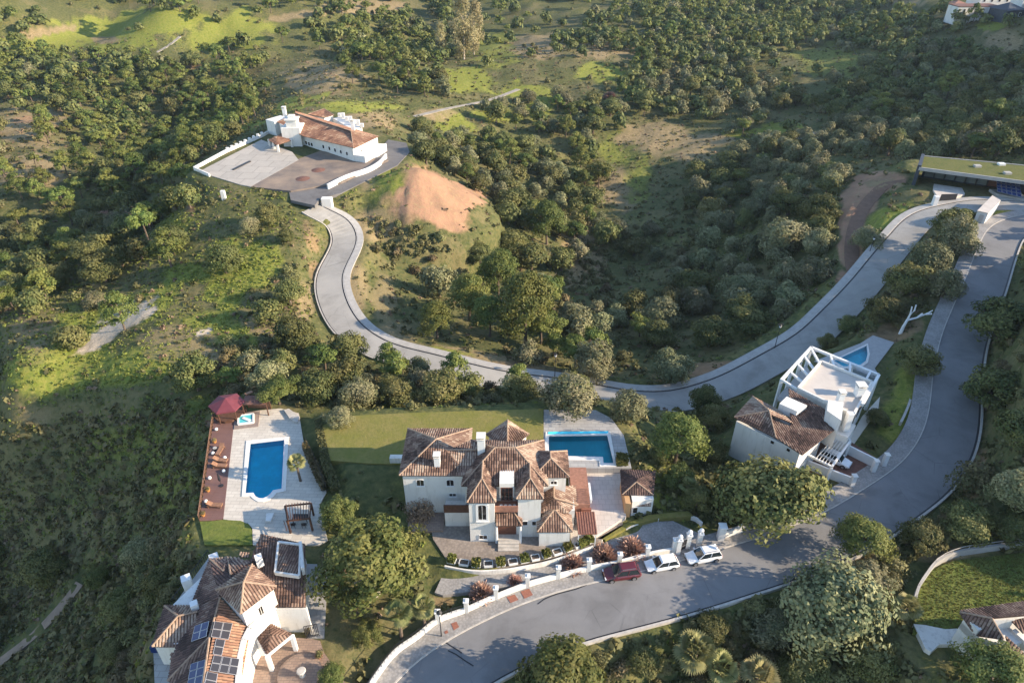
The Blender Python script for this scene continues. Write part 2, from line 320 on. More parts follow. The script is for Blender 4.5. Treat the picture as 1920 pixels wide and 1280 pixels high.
# asphalt and cobbles
def asphalt(name, base):
    m, t, b = newmat(name)
    f = noise(t, .25, 6, .6); g = noise(t, 30, 2); st = noise(t, .06, 3, .6, dist=1.5)
    c = mixc(t, rampf(t, f, .3, .7), base, tuple(x*.84 for x in base)); c = mixc(t, rampf(t, st, .45, .7), c, tuple(x*1.08 for x in base))
    vc = N(t, 'ShaderNodeTexVoronoi', feature='DISTANCE_TO_EDGE'); vc.inputs['Scale'].default_value = .16; wp = N(t, 'ShaderNodeVectorMath', operation='ADD'); nw = N(t, 'ShaderNodeTexNoise'); nw.inputs['Scale'].default_value = .22; nw.inputs['Detail'].default_value = 6; t.links.new(N(t, 'ShaderNodeNewGeometry').outputs['Position'], wp.inputs[0]); sc_ = N(t, 'ShaderNodeVectorMath', operation='SCALE'); sc_.inputs['Scale'].default_value = 9.0; t.links.new(nw.outputs['Color'], sc_.inputs[0]); t.links.new(sc_.outputs[0], wp.inputs[1]); t.links.new(wp.outputs[0], vc.inputs['Vector'])
    cm_ = N(t, 'ShaderNodeMath', operation='MULTIPLY'); cm_.inputs[1].default_value = .55; t.links.new(rampf(t, noise(t, .09, 3), .52, .62), cm_.inputs[0]); c = mixc(t, cm_.outputs[0], c, ramp(t, vc.outputs['Distance'], [(.003, (.4, .4, .4)), (.008, (1, 1, 1))]), 'MULTIPLY'); pt = noise(t, .13, 5, .7, dist=.6); c = mixc(t, .55, c, ramp(t, pt, [(.38, (.72, .71, .70)), (.5, (1, 1, 1)), (.62, (1.1, 1.09, 1.07))]), 'MULTIPLY')
    c = mixc(t, .25, c, ramp(t, g, [(.3, (.5, .5, .5)), (.7, (1, 1, 1))]), 'MULTIPLY')
    t.links.new(c, b.inputs['Base Color']); b.inputs['Roughness'].default_value = .85; b.inputs['Specular IOR Level'].default_value = .25
    bump(t, b, g, .15, .02); return m
M['asphalt'] = asphalt('pale_asphalt', (.215, .212, .213)); M['asphalt2'] = asphalt('pale_concrete_road', (.34, .325, .30))
M['oldasphalt'] = None
def cobble(name, a, c2, sc):
    m, t, b = newmat(name)
    v = N(t, 'ShaderNodeTexVoronoi'); v.inputs['Scale'].default_value = sc; t.links.new(N(t, 'ShaderNodeNewGeometry').outputs['Position'], v.inputs['Vector'])
    f = noise(t, .5, 5); c = mixc(t, rampf(t, f, .3, .7), a, c2); c = mixc(t, .55, c, ramp(t, v.outputs['Distance'], [(.1, (1.1, 1.1, 1.1)), (.75, (.55, .55, .55))]), 'MULTIPLY')
    t.links.new(c, b.inputs['Base Color']); b.inputs['Roughness'].default_value = .85; bump(t, b, v.outputs['Distance'], .3, .04); return m
M['cobble'] = cobble('grey_cobbles', (.36, .34, .32), (.25, .235, .22), 3.5); M['cobble_brown'] = cobble('brown_cobbles', (.32, .27, .23), (.21, .17, .14), 3)
M['gravel'] = cobble('pale_gravel', (.45, .40, .34), (.30, .26, .2), 4)
def paving(name, c, c2, w, h, mortar, rot=0, ms=.03):
    m, t, b = newmat(name)
    mp = N(t, 'ShaderNodeMapping'); mp.inputs['Rotation'].default_value = (0, 0, rot); t.links.new(N(t, 'ShaderNodeNewGeometry').outputs['Position'], mp.inputs[0])
    k = N(t, 'ShaderNodeTexBrick'); k.inputs['Scale'].default_value = 1; k.inputs['Brick Width'].default_value = w; k.inputs['Row Height'].default_value = h
    k.inputs['Mortar Size'].default_value = ms; k.inputs['Color1'].default_value = (*c, 1); k.inputs['Color2'].default_value = (*c2, 1); k.inputs['Mortar'].default_value = (*mortar, 1)
    t.links.new(mp.outputs[0], k.inputs['Vector'])
    f = noise(t, .7, 5); cc = mixc(t, .3, k.outputs['Color'], ramp(t, f, [(.3, (.6, .58, .55)), (.7, (1, 1, 1))]), 'MULTIPLY')
    t.links.new(cc, b.inputs['Base Color']); b.inputs['Roughness'].default_value = .7; return m
M['paving'] = paving('cream_stone_paving', (.60, .55, .47), (.52, .47, .40), 1.2, .6, (.40, .36, .31), .05)
M['terrace'] = paving('pale_terrace_tiles', (.58, .53, .47), (.52, .47, .42), .9, .9, (.42, .38, .34), 0)
M['greypave'] = paving('grey_pool_paving', (.40, .39, .37), (.33, .32, .31), 1.1, .7, (.26, .25, .24), 0)
M['deckboard'] = paving('brown_deck_boards', (.20, .105, .085), (.17, .09, .075), 3.0, .16, (.08, .045, .04), .06, .015)
M['brownpave'] = paving('brown_brick_paving', (.33, .235, .18), (.26, .18, .14), .6, .3, (.2, .15, .12), 0)
M['courtpave'] = paving('concrete_court_slabs', (.45, .40, .34), (.39, .35, .30), 5.0, 5.0, (.30, .27, .23), .1, .12)
def water(name, c, c2):
    m, t, b = newmat(name); tr = N(t, 'ShaderNodeBsdfTransparent'); f = noise(t, .35, 3)
    t.links.new(mixc(t, rampf(t, f, .3, .7), c, c2), tr.inputs[0])
    gl = N(t, 'ShaderNodeBsdfGlossy'); gl.inputs['Roughness'].default_value = .03
    fr = N(t, 'ShaderNodeFresnel'); fr.inputs[0].default_value = 1.33; ms = N(t, 'ShaderNodeMixShader')
    bm = N(t, 'ShaderNodeBump'); bm.inputs['Strength'].default_value = .12; bm.inputs['Distance'].default_value = .05; t.links.new(noise(t, 1.6, 4, .6), bm.inputs['Height'])
    t.links.new(bm.outputs[0], gl.inputs['Normal']); t.links.new(bm.outputs[0], fr.inputs['Normal'])
    t.links.new(fr.outputs[0], ms.inputs[0]); t.links.new(tr.outputs[0], ms.inputs[1]); t.links.new(gl.outputs[0], ms.inputs[2]); t.links.new(ms.outputs[0], t.nodes['Material Output'].inputs[0]); return m
def pooltile(name, c):
    m, t, b = newmat(name); k = N(t, 'ShaderNodeTexBrick'); k.inputs['Scale'].default_value = 1; k.inputs['Brick Width'].default_value = .5; k.inputs['Row Height'].default_value = .5; k.offset = 0
    k.inputs['Mortar Size'].default_value = .02; k.inputs['Color1'].default_value = (*c, 1); k.inputs['Color2'].default_value = (*[x*.88 for x in c], 1); k.inputs['Mortar'].default_value = (*[min(1, x*1.05+.005) for x in c], 1)
    t.links.new(N(t, 'ShaderNodeNewGeometry').outputs['Position'], k.inputs['Vector']); t.links.new(mixc(t, rampf(t, noise(t, .5, 4), .3, .7), k.outputs['Color'], tuple(x*.8 for x in c)), b.inputs['Base Color']); b.inputs['Roughness'].default_value = .5; return m
M['pool_blue'] = water('deep_blue_pool_water', (.2, .95, 1.0), (.18, .92, 1.0)); M['pool_teal'] = water('teal_pool_water', (.36, .9, .95), (.32, .87, .93)); M['pool_cyan'] = water('cyan_pool_water', (.45, .92, .97), (.4, .9, .96))
M['pool_blue_floor'] = pooltile('blue_pool_tiles', (.08, .76, .98)); M['pool_teal_floor'] = pooltile('teal_pool_tiles', (.11, .58, .63)); M['pool_cyan_floor'] = pooltile('cyan_pool_tiles', (.22, .82, .95))
# lawn and leaves
def lawn(name, a, c2, c3):
    m, t, b = newmat(name); f = noise(t, .35, 5, .6); g = noise(t, 2.5, 4, .6)
    c = mixc(t, rampf(t, f, .35, .65), a, c2); c = mixc(t, rampf(t, g, .45, .75), c, c3)
    t.links.new(c, b.inputs['Base Color']); b.inputs['Roughness'].default_value = .95; b.inputs['Specular IOR Level'].default_value = .1; bump(t, b, g, .5, .15); return m
M['lawn'] = lawn('garden_lawn', (.17, .165, .042), (.22, .185, .065), (.14, .145, .04)); M['lawn_green'] = lawn('green_lawn', (.11, .145, .032), (.16, .17, .045), (.085, .11, .03))
def leaf(name, a, c2, trans=.25, hue=.03):
    m, t, b = newmat(name)
    tint = attr(t, 'tint').outputs['Fac']; oi = N(t, 'ShaderNodeObjectInfo').outputs['Random']
    c = mixc(t, tint, a, c2)
    h = N(t, 'ShaderNodeHueSaturation'); t.links.new(c, h.inputs['Color'])
    mr = N(t, 'ShaderNodeMapRange'); mr.inputs[3].default_value = .5-hue; mr.inputs[4].default_value = .5+hue*.6; t.links.new(oi, mr.inputs[0]); t.links.new(mr.outputs[0], h.inputs['Hue'])
    w = N(t, 'ShaderNodeMath', operation='FRACT'); w0 = N(t, 'ShaderNodeMath', operation='MULTIPLY'); w0.inputs[1].default_value = 7.31; t.links.new(oi, w0.inputs[0]); t.links.new(w0.outputs[0], w.inputs[0])
    m2 = N(t, 'ShaderNodeMapRange'); m2.inputs[3].default_value = .72; m2.inputs[4].default_value = 1.25; t.links.new(w.outputs[0], m2.inputs[0]); t.links.new(m2.outputs[0], h.inputs['Value'])
    t.links.new(h.outputs[0], b.inputs['Base Color']); b.inputs['Roughness'].default_value = .65; b.inputs['Specular IOR Level'].default_value = .2
    tr = N(t, 'ShaderNodeBsdfTranslucent'); t.links.new(h.outputs[0], tr.inputs[0])
    ms = N(t, 'ShaderNodeMixShader'); ms.inputs[0].default_value = trans
    out = t.nodes['Material Output']; t.links.new(b.outputs[0], ms.inputs[1]); t.links.new(tr.outputs[0], ms.inputs[2]); t.links.new(ms.outputs[0], out.inputs[0]); return m
M['oakleaf'] = leaf('holm_oak_leaves', (.05, .076, .023), (.215, .205, .072))
M['oliveleaf'] = leaf('olive_leaves', (.075, .10, .042), (.29, .27, .14), .15)
M['pineleaf'] = leaf('pine_needles', (.055, .10, .024), (.215, .23, .06))
M['limeleaf'] = leaf('yellow_green_leaves', (.065, .10, .026), (.215, .22, .07), .35)
M['bushleaf'] = leaf('scrub_leaves', (.085, .095, .035), (.23, .20, .09), .2, .05)
M['dryleaf'] = leaf('dry_scrub', (.17, .12, .075), (.36, .27, .17), .2, .02)
M['grassleaf'] = leaf('wild_grass', (.11, .145, .03), (.215, .23, .055), .3, .04)
M['palmleaf'] = leaf('palm_fronds', (.13, .16, .05), (.38, .36, .16), .25)
M['gumleaf'] = leaf('poplar_leaves', (.27, .25, .11), (.52, .46, .24), .3)
M['hedgeleaf'] = leaf('hedge_leaves', (.07, .095, .02), (.17, .16, .04), .2)
# ------------------------------------------------------------------ object helpers
def tag(o, label=None, cat=None, group=None, kind=None):
    for k, v in (('label', label), ('category', cat), ('group', group), ('kind', kind)):
        if v: o[k] = v
    return o
def thing(name, label, cat, loc=(0, 0, 0), rz=0, group=None):
    o = bpy.data.objects.new(name, None); COL.objects.link(o); o.location = [float(v) for v in loc]; o.rotation_euler = (0, 0, rz); o.empty_display_size = .5
    return tag(o, label, cat, group)
def root_loc(p):
    while p.parent: p = p.parent
    return np.array(p.location)
class MB:
    def __init__(s): s.v = []; s.f = []; s.m = []; s.t = []; s.cut = []
    def add(s, vs, fs, m=0, tint=None):
        b = len(s.v); s.cut.append((b, len(s.f))); s.v += [tuple(float(c) for c in v) for v in vs]
        for f in fs: s.f.append([b+i for i in f]); s.m.append(m); s.t.append(.5 if tint is None else tint)
    def each(s, name, mats, parent=None, local=False):   # every piece added becomes an object of its own
        out = []; cuts = s.cut+[(len(s.v), len(s.f))]
        for (v0, f0), (v1, f1) in zip(cuts, cuts[1:]):
            b = MB(); b.v = s.v[v0:v1]; b.f = [[i-v0 for i in f] for f in s.f[f0:f1]]; b.m = s.m[f0:f1]; b.t = s.t[f0:f1]; out.append(b.build(name, mats, parent, local))
        return out
    def poly(s, ps, m=0, tint=None): s.add(ps, [range(len(ps))], m, tint)
    def box(s, x0, x1, y0, y1, z0, z1, m=0, tint=None):
        s.add([(x0,y0,z0),(x1,y0,z0),(x1,y1,z0),(x0,y1,z0),(x0,y0,z1),(x1,y0,z1),(x1,y1,z1),(x0,y1,z1)], [(3,2,1,0),(4,5,6,7),(0,1,5,4),(1,2,6,5),(2,3,7,6),(3,0,4,7)], m, tint)
    def obox(s, a, b, w, z0, z1, m=0, tint=None):   # a bar from a to b in plan, width w
        a = np.array(a[:2], float); b = np.array(b[:2], float); d = b-a; L = np.linalg.norm(d)+1e-9; n = np.array([-d[1], d[0]])/L*w/2
        s.prism([a-n, b-n, b+n, a+n], z0, z1, m, tint)
    def beam(s, a, b, w, h, m=0, tint=None):        # a rectangular bar between two points in space
        a = Vector(a); b = Vector(b); d = (b-a).normalized(); up = Vector((0, 0, 1)) if abs(d.z) < .95 else Vector((0, 1, 0))
        x = d.cross(up).normalized()*w/2; y = x.cross(d).normalized()*h/2
        s.add([a-x-y, a+x-y, a+x+y, a-x+y, b-x-y, b+x-y, b+x+y, b-x+y], [(3,2,1,0),(4,5,6,7),(0,1,5,4),(1,2,6,5),(2,3,7,6),(3,0,4,7)], m, tint)
    def prism(s, poly, z0, z1, m=0, tint=None):
        p = [(q[0], q[1]) for q in poly]; n = len(p)
        ar = sum(p[i][0]*p[(i+1) % n][1]-p[(i+1) % n][0]*p[i][1] for i in range(n))
        if ar < 0: p = p[::-1]
        g0 = z0 if callable(z0) else (lambda x, y: z0); g1 = z1 if callable(z1) else (lambda x, y: z1)
        s.add([(x, y, g0(x, y)) for x, y in p]+[(x, y, g1(x, y)) for x, y in p], [list(range(n))[::-1], list(range(n, 2*n))]+[(i, (i+1) % n, n+(i+1) % n, n+i) for i in range(n)], m, tint)
    def tube(s, ps, rs, n=6, m=0, tint=None, cap=True):
        ps = [Vector(p) for p in ps]; b = len(s.v); vs = []; fs = []
        for i, p in enumerate(ps):
            d = (ps[min(i+1, len(ps)-1)]-ps[max(i-1, 0)]).normalized(); up = Vector((0, 0, 1)) if abs(d.z) < .9 else Vector((1, 0, 0))
            x = d.cross(up).normalized(); y = x.cross(d); r = rs[i] if hasattr(rs, '__len__') else rs
            for k in range(n): a = 2*math.pi*k/n; vs.append(p+x*math.cos(a)*r+y*math.sin(a)*r)
        for i in range(len(ps)-1):
            for k in range(n): fs.append((i*n+k, i*n+(k+1) % n, (i+1)*n+(k+1) % n, (i+1)*n+k))
        if cap: fs += [list(range(n))[::-1], list(range((len(ps)-1)*n, len(ps)*n))]
        s.add(vs, fs, m, tint)
    def lathe(s, c, prof, n=12, m=0, tint=None):
        vs = []; fs = []
        for r, z in prof:
            for k in range(n): a = 2*math.pi*k/n; vs.append((c[0]+r*math.cos(a), c[1]+r*math.sin(a), c[2]+z))
        for i in range(len(prof)-1):
            for k in range(n): fs.append((i*n+k, i*n+(k+1) % n, (i+1)*n+(k+1) % n, (i+1)*n+k))
        fs += [list(range(n))[::-1], list(range((len(prof)-1)*n, len(prof)*n))]
        s.add(vs, fs, m, tint)
    def mesh(s, name, mats, off=(0, 0, 0)):
        me = bpy.data.meshes.new(name); off = np.array(off, float)
        me.from_pydata([tuple(np.array(v)-off) for v in s.v], [], s.f)
        for m in (mats if isinstance(mats, (list, tuple)) else [mats]): me.materials.append(m)
        me.polygons.foreach_set('material_index', s.m)
        a = me.attributes.new('tint', 'FLOAT', 'FACE'); a.data.foreach_set('value', s.t)
        me.update(); return me
    def build(s, name, mats, parent=None, local=False, smooth=False, bevel=0):
        me = s.mesh(name, mats, (0, 0, 0) if local or parent is None else root_loc(parent))
        if smooth: me.polygons.foreach_set('use_smooth', [True]*len(me.polygons))
        o = bpy.data.objects.new(name, me); COL.objects.link(o)
        if parent: o.parent = parent
        if bevel:
            b = o.modifiers.new('bevel', 'BEVEL'); b.width = bevel; b.segments = 1; b.limit_method = 'ANGLE'
        return o
def npmesh(name, v, faces_n, mat, tint=None, n=4):
    # v: (k*n,3) vertices of k separate n-gons
    k = len(v)//n; me = bpy.data.meshes.new(name)
    me.vertices.add(len(v)); me.vertices.foreach_set('co', np.asarray(v, np.float32).ravel())
    me.loops.add(k*n); me.loops.foreach_set('vertex_index', np.arange(k*n, dtype=np.int32))
    me.polygons.add(k); me.polygons.foreach_set('loop_start', np.arange(0, k*n, n, dtype=np.int32))
    if tint is not None:
        a = me.attributes.new('tint', 'FLOAT', 'FACE'); a.data.foreach_set('value', np.asarray(tint, np.float32))
    me.materials.append(mat); me.update(); me.validate(); return me
def centre_origin(o):                     # structures built in world coordinates keep their origin at 0
    return o
# ------------------------------------------------------------------ ground
yr = np.concatenate([np.linspace(-420, -20, 14), np.geomspace(1, 96, 430)*10+0, np.geomspace(1000, 2600, 14)])
yr = np.unique(np.concatenate([yr, np.linspace(-18, 9, 12)]))
tc = np.concatenate([-np.geomspace(1.3, 3.2, 12)[::-1], np.linspace(-1.25, 1.25, 540), np.geomspace(1.3, 3.2, 12)])
TX = tc[None, :]*(48+.72*np.clip(yr, 0, 1e9))[:, None]; TY = np.repeat(yr[:, None], len(tc), 1)
inside = (TX > X0) & (TX < X1-2) & (TY > Y0) & (TY < Y1-2)
TZ = hz(TX, TY)
_o = ~inside; zo = np.clip(rbf(TX[_o][:, None], TY[_o][:, None])[:, 0], -60, 260); TZ[_o] = zo
TZ[inside] += (fbm(TX, TY, 1.6, 2)-.5)[inside]*.35*(1-np.minimum(1, bil(HMASK, TX, TY, X0, Y0, DG)))[inside]
px_, py_, pd_ = proj(TX, TY, TZ)
cov = np.zeros(TX.shape+(4,)); nz = fbm(TX, TY, 9, 4); nz2 = fbm(TX+500, TY+90, 30, 3)
cov[..., 0] = sstep(.45, .62, nz2)*.26; cov[..., 1] = sstep(.45, .6, nz)*.33; cov[..., 3] = 0
GREEN, DRY, SOIL, ROCK = 0, 1, 2, 3
BL = [ # px, py, rx, ry, angle, channel, strength
(200,62,175,34,-4,0,1),(300,40,120,26,0,0,.9),(430,62,90,40,-10,0,.75),(50,85,80,14,0,0,.9),(360,120,30,9,0,2,.5),(200,75,45,8,0,1,.9),(90,60,70,10,-10,1,.8),(560,28,70,9,-8,1,.9),(700,12,90,16,0,1,.8),
(870,150,70,30,0,0,.8),(1000,175,70,20,10,0,.8),(930,95,75,40,0,0,.55),(1010,90,60,25,0,1,.8),(1140,95,80,25,0,1,.7),(1130,135,60,22,0,0,.7),(850,228,50,22,20,0,1),(820,215,40,14,0,1,.7),(930,215,60,16,0,0,.6),(1010,200,30,25,0,0,.9),
(600,150,80,40,0,1,.7),(700,225,60,20,0,1,.8),(660,200,90,12,0,0,.8),(560,195,60,14,-15,0,.7),(450,240,50,12,-20,0,.7),(60,240,90,50,0,1,.7),(60,320,90,35,0,1,.85),(45,225,30,8,0,2,.5),
(1170,280,60,50,0,0,.55),(1230,260,80,40,0,1,.7),(1300,290,60,30,0,1,.6),(1160,350,50,50,0,1,.7),(1200,330,40,50,0,0,.5),(1090,470,50,70,0,1,.8),(1400,250,50,10,0,0,1),(1330,265,60,14,0,1,.7),
(1470,240,50,18,0,0,.9),(1560,110,90,40,0,0,.45),(1880,85,45,40,0,1,.8),(1870,110,30,20,0,0,.7),(1700,5,40,8,0,1,.8),
(1600,420,26,110,8,2,.95),(1650,340,70,22,-5,2,.8),(1610,380,40,40,0,2,.8),(1680,400,60,22,-25,0,.8),(1640,440,25,45,0,0,.5),(1660,345,50,8,0,1,.6),
(838,385,72,52,22,2,1),(800,345,60,34,20,2,1),(720,335,45,28,0,0,.75),(1850,47,42,9,0,0,1),(690,345,40,22,0,1,.6),(640,360,60,12,-20,0,.5),(740,400,60,40,0,2,.5),(700,420,60,40,0,1,.6),
(660,540,40,60,0,1,.6),(720,560,30,60,0,1,.5),(740,620,60,30,0,1,.6),(900,670,120,14,10,1,.8),(1000,690,80,10,8,2,.4),(840,660,60,8,8,0,.6),
(583,450,20,50,-20,2,.4),(592,520,18,50,0,2,.45),(560,560,40,50,0,1,.7),(480,500,60,60,0,0,.9),(430,470,60,40,0,0,.7),(370,510,70,22,0,0,1),(420,560,50,40,0,0,.9),(390,600,60,40,0,0,.7),(340,390,30,30,0,2,.6),(330,420,40,40,0,0,.5),
(250,580,110,36,-22,0,1),(150,640,70,70,-30,0,.9),(90,700,100,60,0,0,.8),(260,690,80,40,-20,0,.7),(60,780,60,30,0,1,.5),(450,640,70,40,0,0,.8),(500,600,50,40,0,1,.8),(420,665,50,20,-10,1,.9),(250,560,90,60,0,1,.3),(350,640,90,40,0,1,.5),(60,620,60,60,0,1,.5),
(225,612,80,18,-33,3,.8),(180,645,30,10,-35,3,.75),(385,622,22,7,-15,3,.8),(240,580,60,20,-20,3,.35),
(230,830,110,40,0,0,.42),(320,900,50,60,0,0,.4),(120,1010,120,80,0,1,.28),(250,1220,50,60,-20,2,.3),
(610,900,40,60,0,0,.3),(830,1130,40,20,0,2,.4),(620,1080,40,80,0,2,.25),(1240,900,60,60,0,0,.6),(1680,620,60,25,-20,2,.45),(1690,760,40,90,15,0,.6),(1250,700,60,20,0,2,.35),(1330,690,50,16,-15,2,.5),(1420,670,40,10,-25,1,.5),
(1830,880,30,50,20,2,.5),(1640,1040,60,20,-15,2,.35),(1800,1030,120,20,-10,1,.7),(1880,1015,80,14,-5,0,.8),(1300,1170,160,40,-10,0,.28),(1640,1080,60,60,0,2,.3),(1560,590,40,10,-35,0,.4),(1840,430,30,30,0,0,.9),(1850,395,40,10,0,0,.8)]
for bx, by, rx, ry, an, ch, stg in BL:
    c_, s_ = math.cos(R(an)), math.sin(R(an)); dx, dy = px_-bx, py_-by
    near = (np.abs(dx) < 2*max(rx, ry)) & (np.abs(dy) < 2*max(rx, ry)) & inside & (TY > 20)
    if not near.any(): continue
    dx, dy = dx[near], dy[near]
    d = np.hypot((dx*c_+dy*s_)/rx, (-dx*s_+dy*c_)/ry)+(nz[near]-.5)*1.1+(fbm(TX[near]+77, TY[near], 4, 3)-.5)*.7
    w = (1-sstep(.55, 1.15, d))*stg
    for k in range(4):
        cov[..., k][near] = np.maximum(cov[..., k][near], w) if k == ch else cov[..., k][near]*(1-w)
# soil of the mound: the cut right-hand face is bare, the top grassed
_e2 = np.hypot(TX-_m[0], TY-_m[1]); _ang = (TX-_m[0])*.9-(TY-_m[1])*.45
mm = (1-sstep(11, 19, _e2+(nz-.5)*9)); bare = mm*sstep(-2, 2.5, _ang+(nz-.5)*10+(fbm(TX, TY, 3, 3)-.5)*6)*(.55+.45*sstep(.3, .6, fbm(TX+40, TY*.6, 2.5, 3)))
cov[..., 2] = np.maximum(cov[..., 2], bare); cov[..., 0] = cov[..., 0]*(1-bare)+0; cov[..., 0] = np.maximum(cov[..., 0], (mm-bare)*.5); cov[..., 1] *= (1-bare)
nr, nc = TX.shape
me = bpy.data.meshes.new('ground')
me.vertices.add(nr*nc); me.vertices.foreach_set('co', np.stack([TX, TY, TZ], -1).astype(np.float32).ravel())
ii = (np.arange(nr-1)[:, None]*nc+np.arange(nc-1)[None, :]).ravel()
q = np.stack([ii, ii+1, ii+nc+1, ii+nc], 1).astype(np.int32)
me.loops.add(q.size); me.loops.foreach_set('vertex_index', q.ravel())
me.polygons.add(len(q)); me.polygons.foreach_set('loop_start', np.arange(0, q.size, 4, dtype=np.int32)); me.polygons.foreach_set('use_smooth', np.ones(len(q), bool))
a = me.attributes.new('cover', 'FLOAT_COLOR', 'POINT'); a.data.foreach_set('color', cov.astype(np.float32).ravel())
me.update(); me.validate()
mt, t, b = newmat('hillside_ground')
at_ = attr(t, 'cover'); sp = N(t, 'ShaderNodeSeparateColor'); t.links.new(at_.outputs['Color'], sp.inputs[0])
f1 = noise(t, .9, 6, .65); f2 = noise(t, .16, 4, .6); f3 = noise(t, 4.5, 3, .6)
base = mixc(t, rampf(t, f1, .35, .68), (.062, .076, .028), (.135, .125, .052))
green = mixc(t, rampf(t, f1, .36, .66), (.15, .185, .03), (.26, .24, .06)); green = mixc(t, rampf(t, f3, .5, .75), green, (.09, .12, .03))
dry = mixc(t, rampf(t, f1, .35, .65), (.33, .245, .14), (.19, .15, .075)); dry = mixc(t, rampf(t, f3, .5, .7), dry, (.14, .12, .06))
soil = mixc(t, rampf(t, f2, .35, .65), (.37, .21, .13), (.25, .155, .10)); soil = mixc(t, rampf(t, f1, .5, .75), soil, (.30, .22, .12))
rock = mixc(t, rampf(t, f3, .35, .65), (.55, .47, .38), (.36, .30, .22))
c = base
def cw(ch, k=.55):
    mm_ = N(t, 'ShaderNodeMath', operation='ADD'); t.links.new(ch, mm_.inputs[0])
    s2 = N(t, 'ShaderNodeMath', operation='MULTIPLY_ADD'); t.links.new(f1, s2.inputs[0]); s2.inputs[1].default_value = k; s2.inputs[2].default_value = -k*.5
    t.links.new(s2.outputs[0], mm_.inputs[1]); return rampf(t, mm_.outputs[0], .22, .62)
c = mixc(t, cw(sp.outputs[1]), c, dry); c = mixc(t, cw(sp.outputs[0]), c, green); c = mixc(t, cw(sp.outputs[2], .4), c, soil); c = mixc(t, cw(at_.outputs['Alpha'], 1.3), c, rock)
t.links.new(c, b.inputs['Base Color']); b.inputs['Roughness'].default_value = .95; b.inputs['Specular IOR Level'].default_value = .1
bump(t, b, f1, .6, .35)
me.materials.append(mt)
ground = bpy.data.objects.new('ground', me); COL.objects.link(ground); tag(ground, 'rolling hillside ground of scrub, grass and bare earth', None, None, 'structure')
# ------------------------------------------------------------------ roads
def ribbon(name, line, d0, d1, lift, thick, mat, label=None, lines=True):
    a, c = offset(line, d0), offset(line, d1); n = len(line); b = MB(); vs = []; 
    for p, q_ in zip(a, c):
        z = p[2]+lift; vs += [(p[0], p[1], z), (q_[0], q_[1], z), (p[0], p[1], z-thick), (q_[0], q_[1], z-thick)]
    fs = []
    for i in range(n-1):
        k = 4*i; fs += [(k, k+1, k+5, k+4), (k+2, k, k+4, k+6), (k+1, k+3, k+7, k+5)]
    fs += [(0, 2, 3, 1), (4*n-4, 4*n-3, 4*n-1, 4*n-2)]
    b.add(vs, fs); o = b.build(name, mat)
    if label: tag(o, label, None, None, 'structure')
    return o
ribbon('road', R1L, 0, W1, 0, .5, M['asphalt'], 'grey road sweeping past the villas and parked cars')
ribbon('road', R2L, 0, W2, 0, .5, M['asphalt2'], 'pale winding road through the valley')
ribbon('pavement', R1L, -PV1, -.16, .12, .9, M['cobble'], 'grey cobbled pavement along the white boundary wall')
ribbon('kerb', R1L, -.16, 0.0, .10, .6, M['stone'], 'pale kerb beside the cobbled pavement')
ribbon('pavement', R2L, -PV2, -.2, .14, .9, M['concrete'], 'pale pavement on the far side of the winding road')
ribbon('kerb', R2L, -.2, 0, .11, .6, M['stone'], 'pale kerb of the winding road')
ribbon('drain', R2L, 0, .28, .006, .1, M['dark'], 'dark drain channel along the kerb of the winding road')
_nearL = R2L[:int(len(R2L)*.5)]
ribbon('kerb', _nearL, W2, W2+.25, .18, .6, M['stone'], 'pale near kerb of the winding road')
ribbon('drain', _nearL, W2-.25, W2, .006, .1, M['dark'], 'dark drain along the near kerb of the winding road')
ribbon('kerb', R1L, W1, W1+.3, .22, .7, M['stone'], 'pale kerb on the outer side of the road past the villas')
ribbon('drain', R1L, W1-.28, W1, .006, .1, M['dark'], 'dark gutter on the outer side of the road past the villas')
ribbon('dirt_track', TRACK, 0, 3.2, -.04, .4, simple('brown_earth', (.23, .135, .09), .95, .15, .8, bmp=.3), 'brown dirt track climbing to the green-roofed house')
ribbon('path', PATH_A, 0, 2.6, -.02, .4, M['gravel'], 'pale gravel path through the meadow behind the hacienda')
ribbon('path', PATH_B, 0, 1.7, -.02, .4, simple('path_earth', (.30, .22, .16), .95, .15, .8), 'narrow dirt path on the shaded slope')
ribbon('path', PATH_C, 0, 2.0, -.02, .4, M['gravel'], 'short pale path across the green field')
ribbon('path', PATH_D, 0, 3.0, -.02, .4, M['concrete'], 'pale lane end between trees')
from mathutils.geometry import tessellate_polygon
def sheet(name, poly, z, depth, mat, label, hole=None):
    b = MB()
    if hole is None: b.prism(poly, z-depth, z)
    else:
        A_ = [(p[0], p[1], z) for p in poly]; H_ = [(p[0], p[1], z) for p in hole]; n = len(A_)
        for tri in tessellate_polygon([[Vector(p) for p in A_], [Vector(p) for p in H_]]): b.add([(A_+H_)[i] for i in tri], [(0, 1, 2)])
        for i in range(n): p, q = A_[i], A_[(i+1) % n]; b.add([p, q, (q[0], q[1], z-depth), (p[0], p[1], z-depth)], [(0, 1, 2, 3)])
    return tag(b.build(name, mat), label, None, None, 'structure')
sheet('paving', PAVE_L, 1.0, 1.2, M['paving'], 'cream stone paving around the deep blue pool', POOL_L)
sheet('deck', DECK, 1.02, .25, M['deckboard'], 'brown wooden deck along the pool terrace')
sheet('lawn', LAWN_L, 1.03, .8, M['lawn_green'], 'small crescent lawn between deck and house')
sheet('courtyard', COURT_L, .98, .8, M['brownpave'], 'brown paved courtyard beside the house with solar panels')
sheet('terrace', FRONT, 1.0, .9, M['cobble_brown'], 'front terrace of the main villa')
sheet('terrace', TERR, 1.5, 1.2, M['terrace'], 'pale tiled terrace right of the main villa')
sheet('pool_terrace', POOLT, 2.5, 1.5, M['greypave'], 'grey paved terrace around the teal pool', POOL_M)
sheet('lawn', LAWN_M, 2.6, .9, M['lawn'], 'olive green lawn behind the main villa')
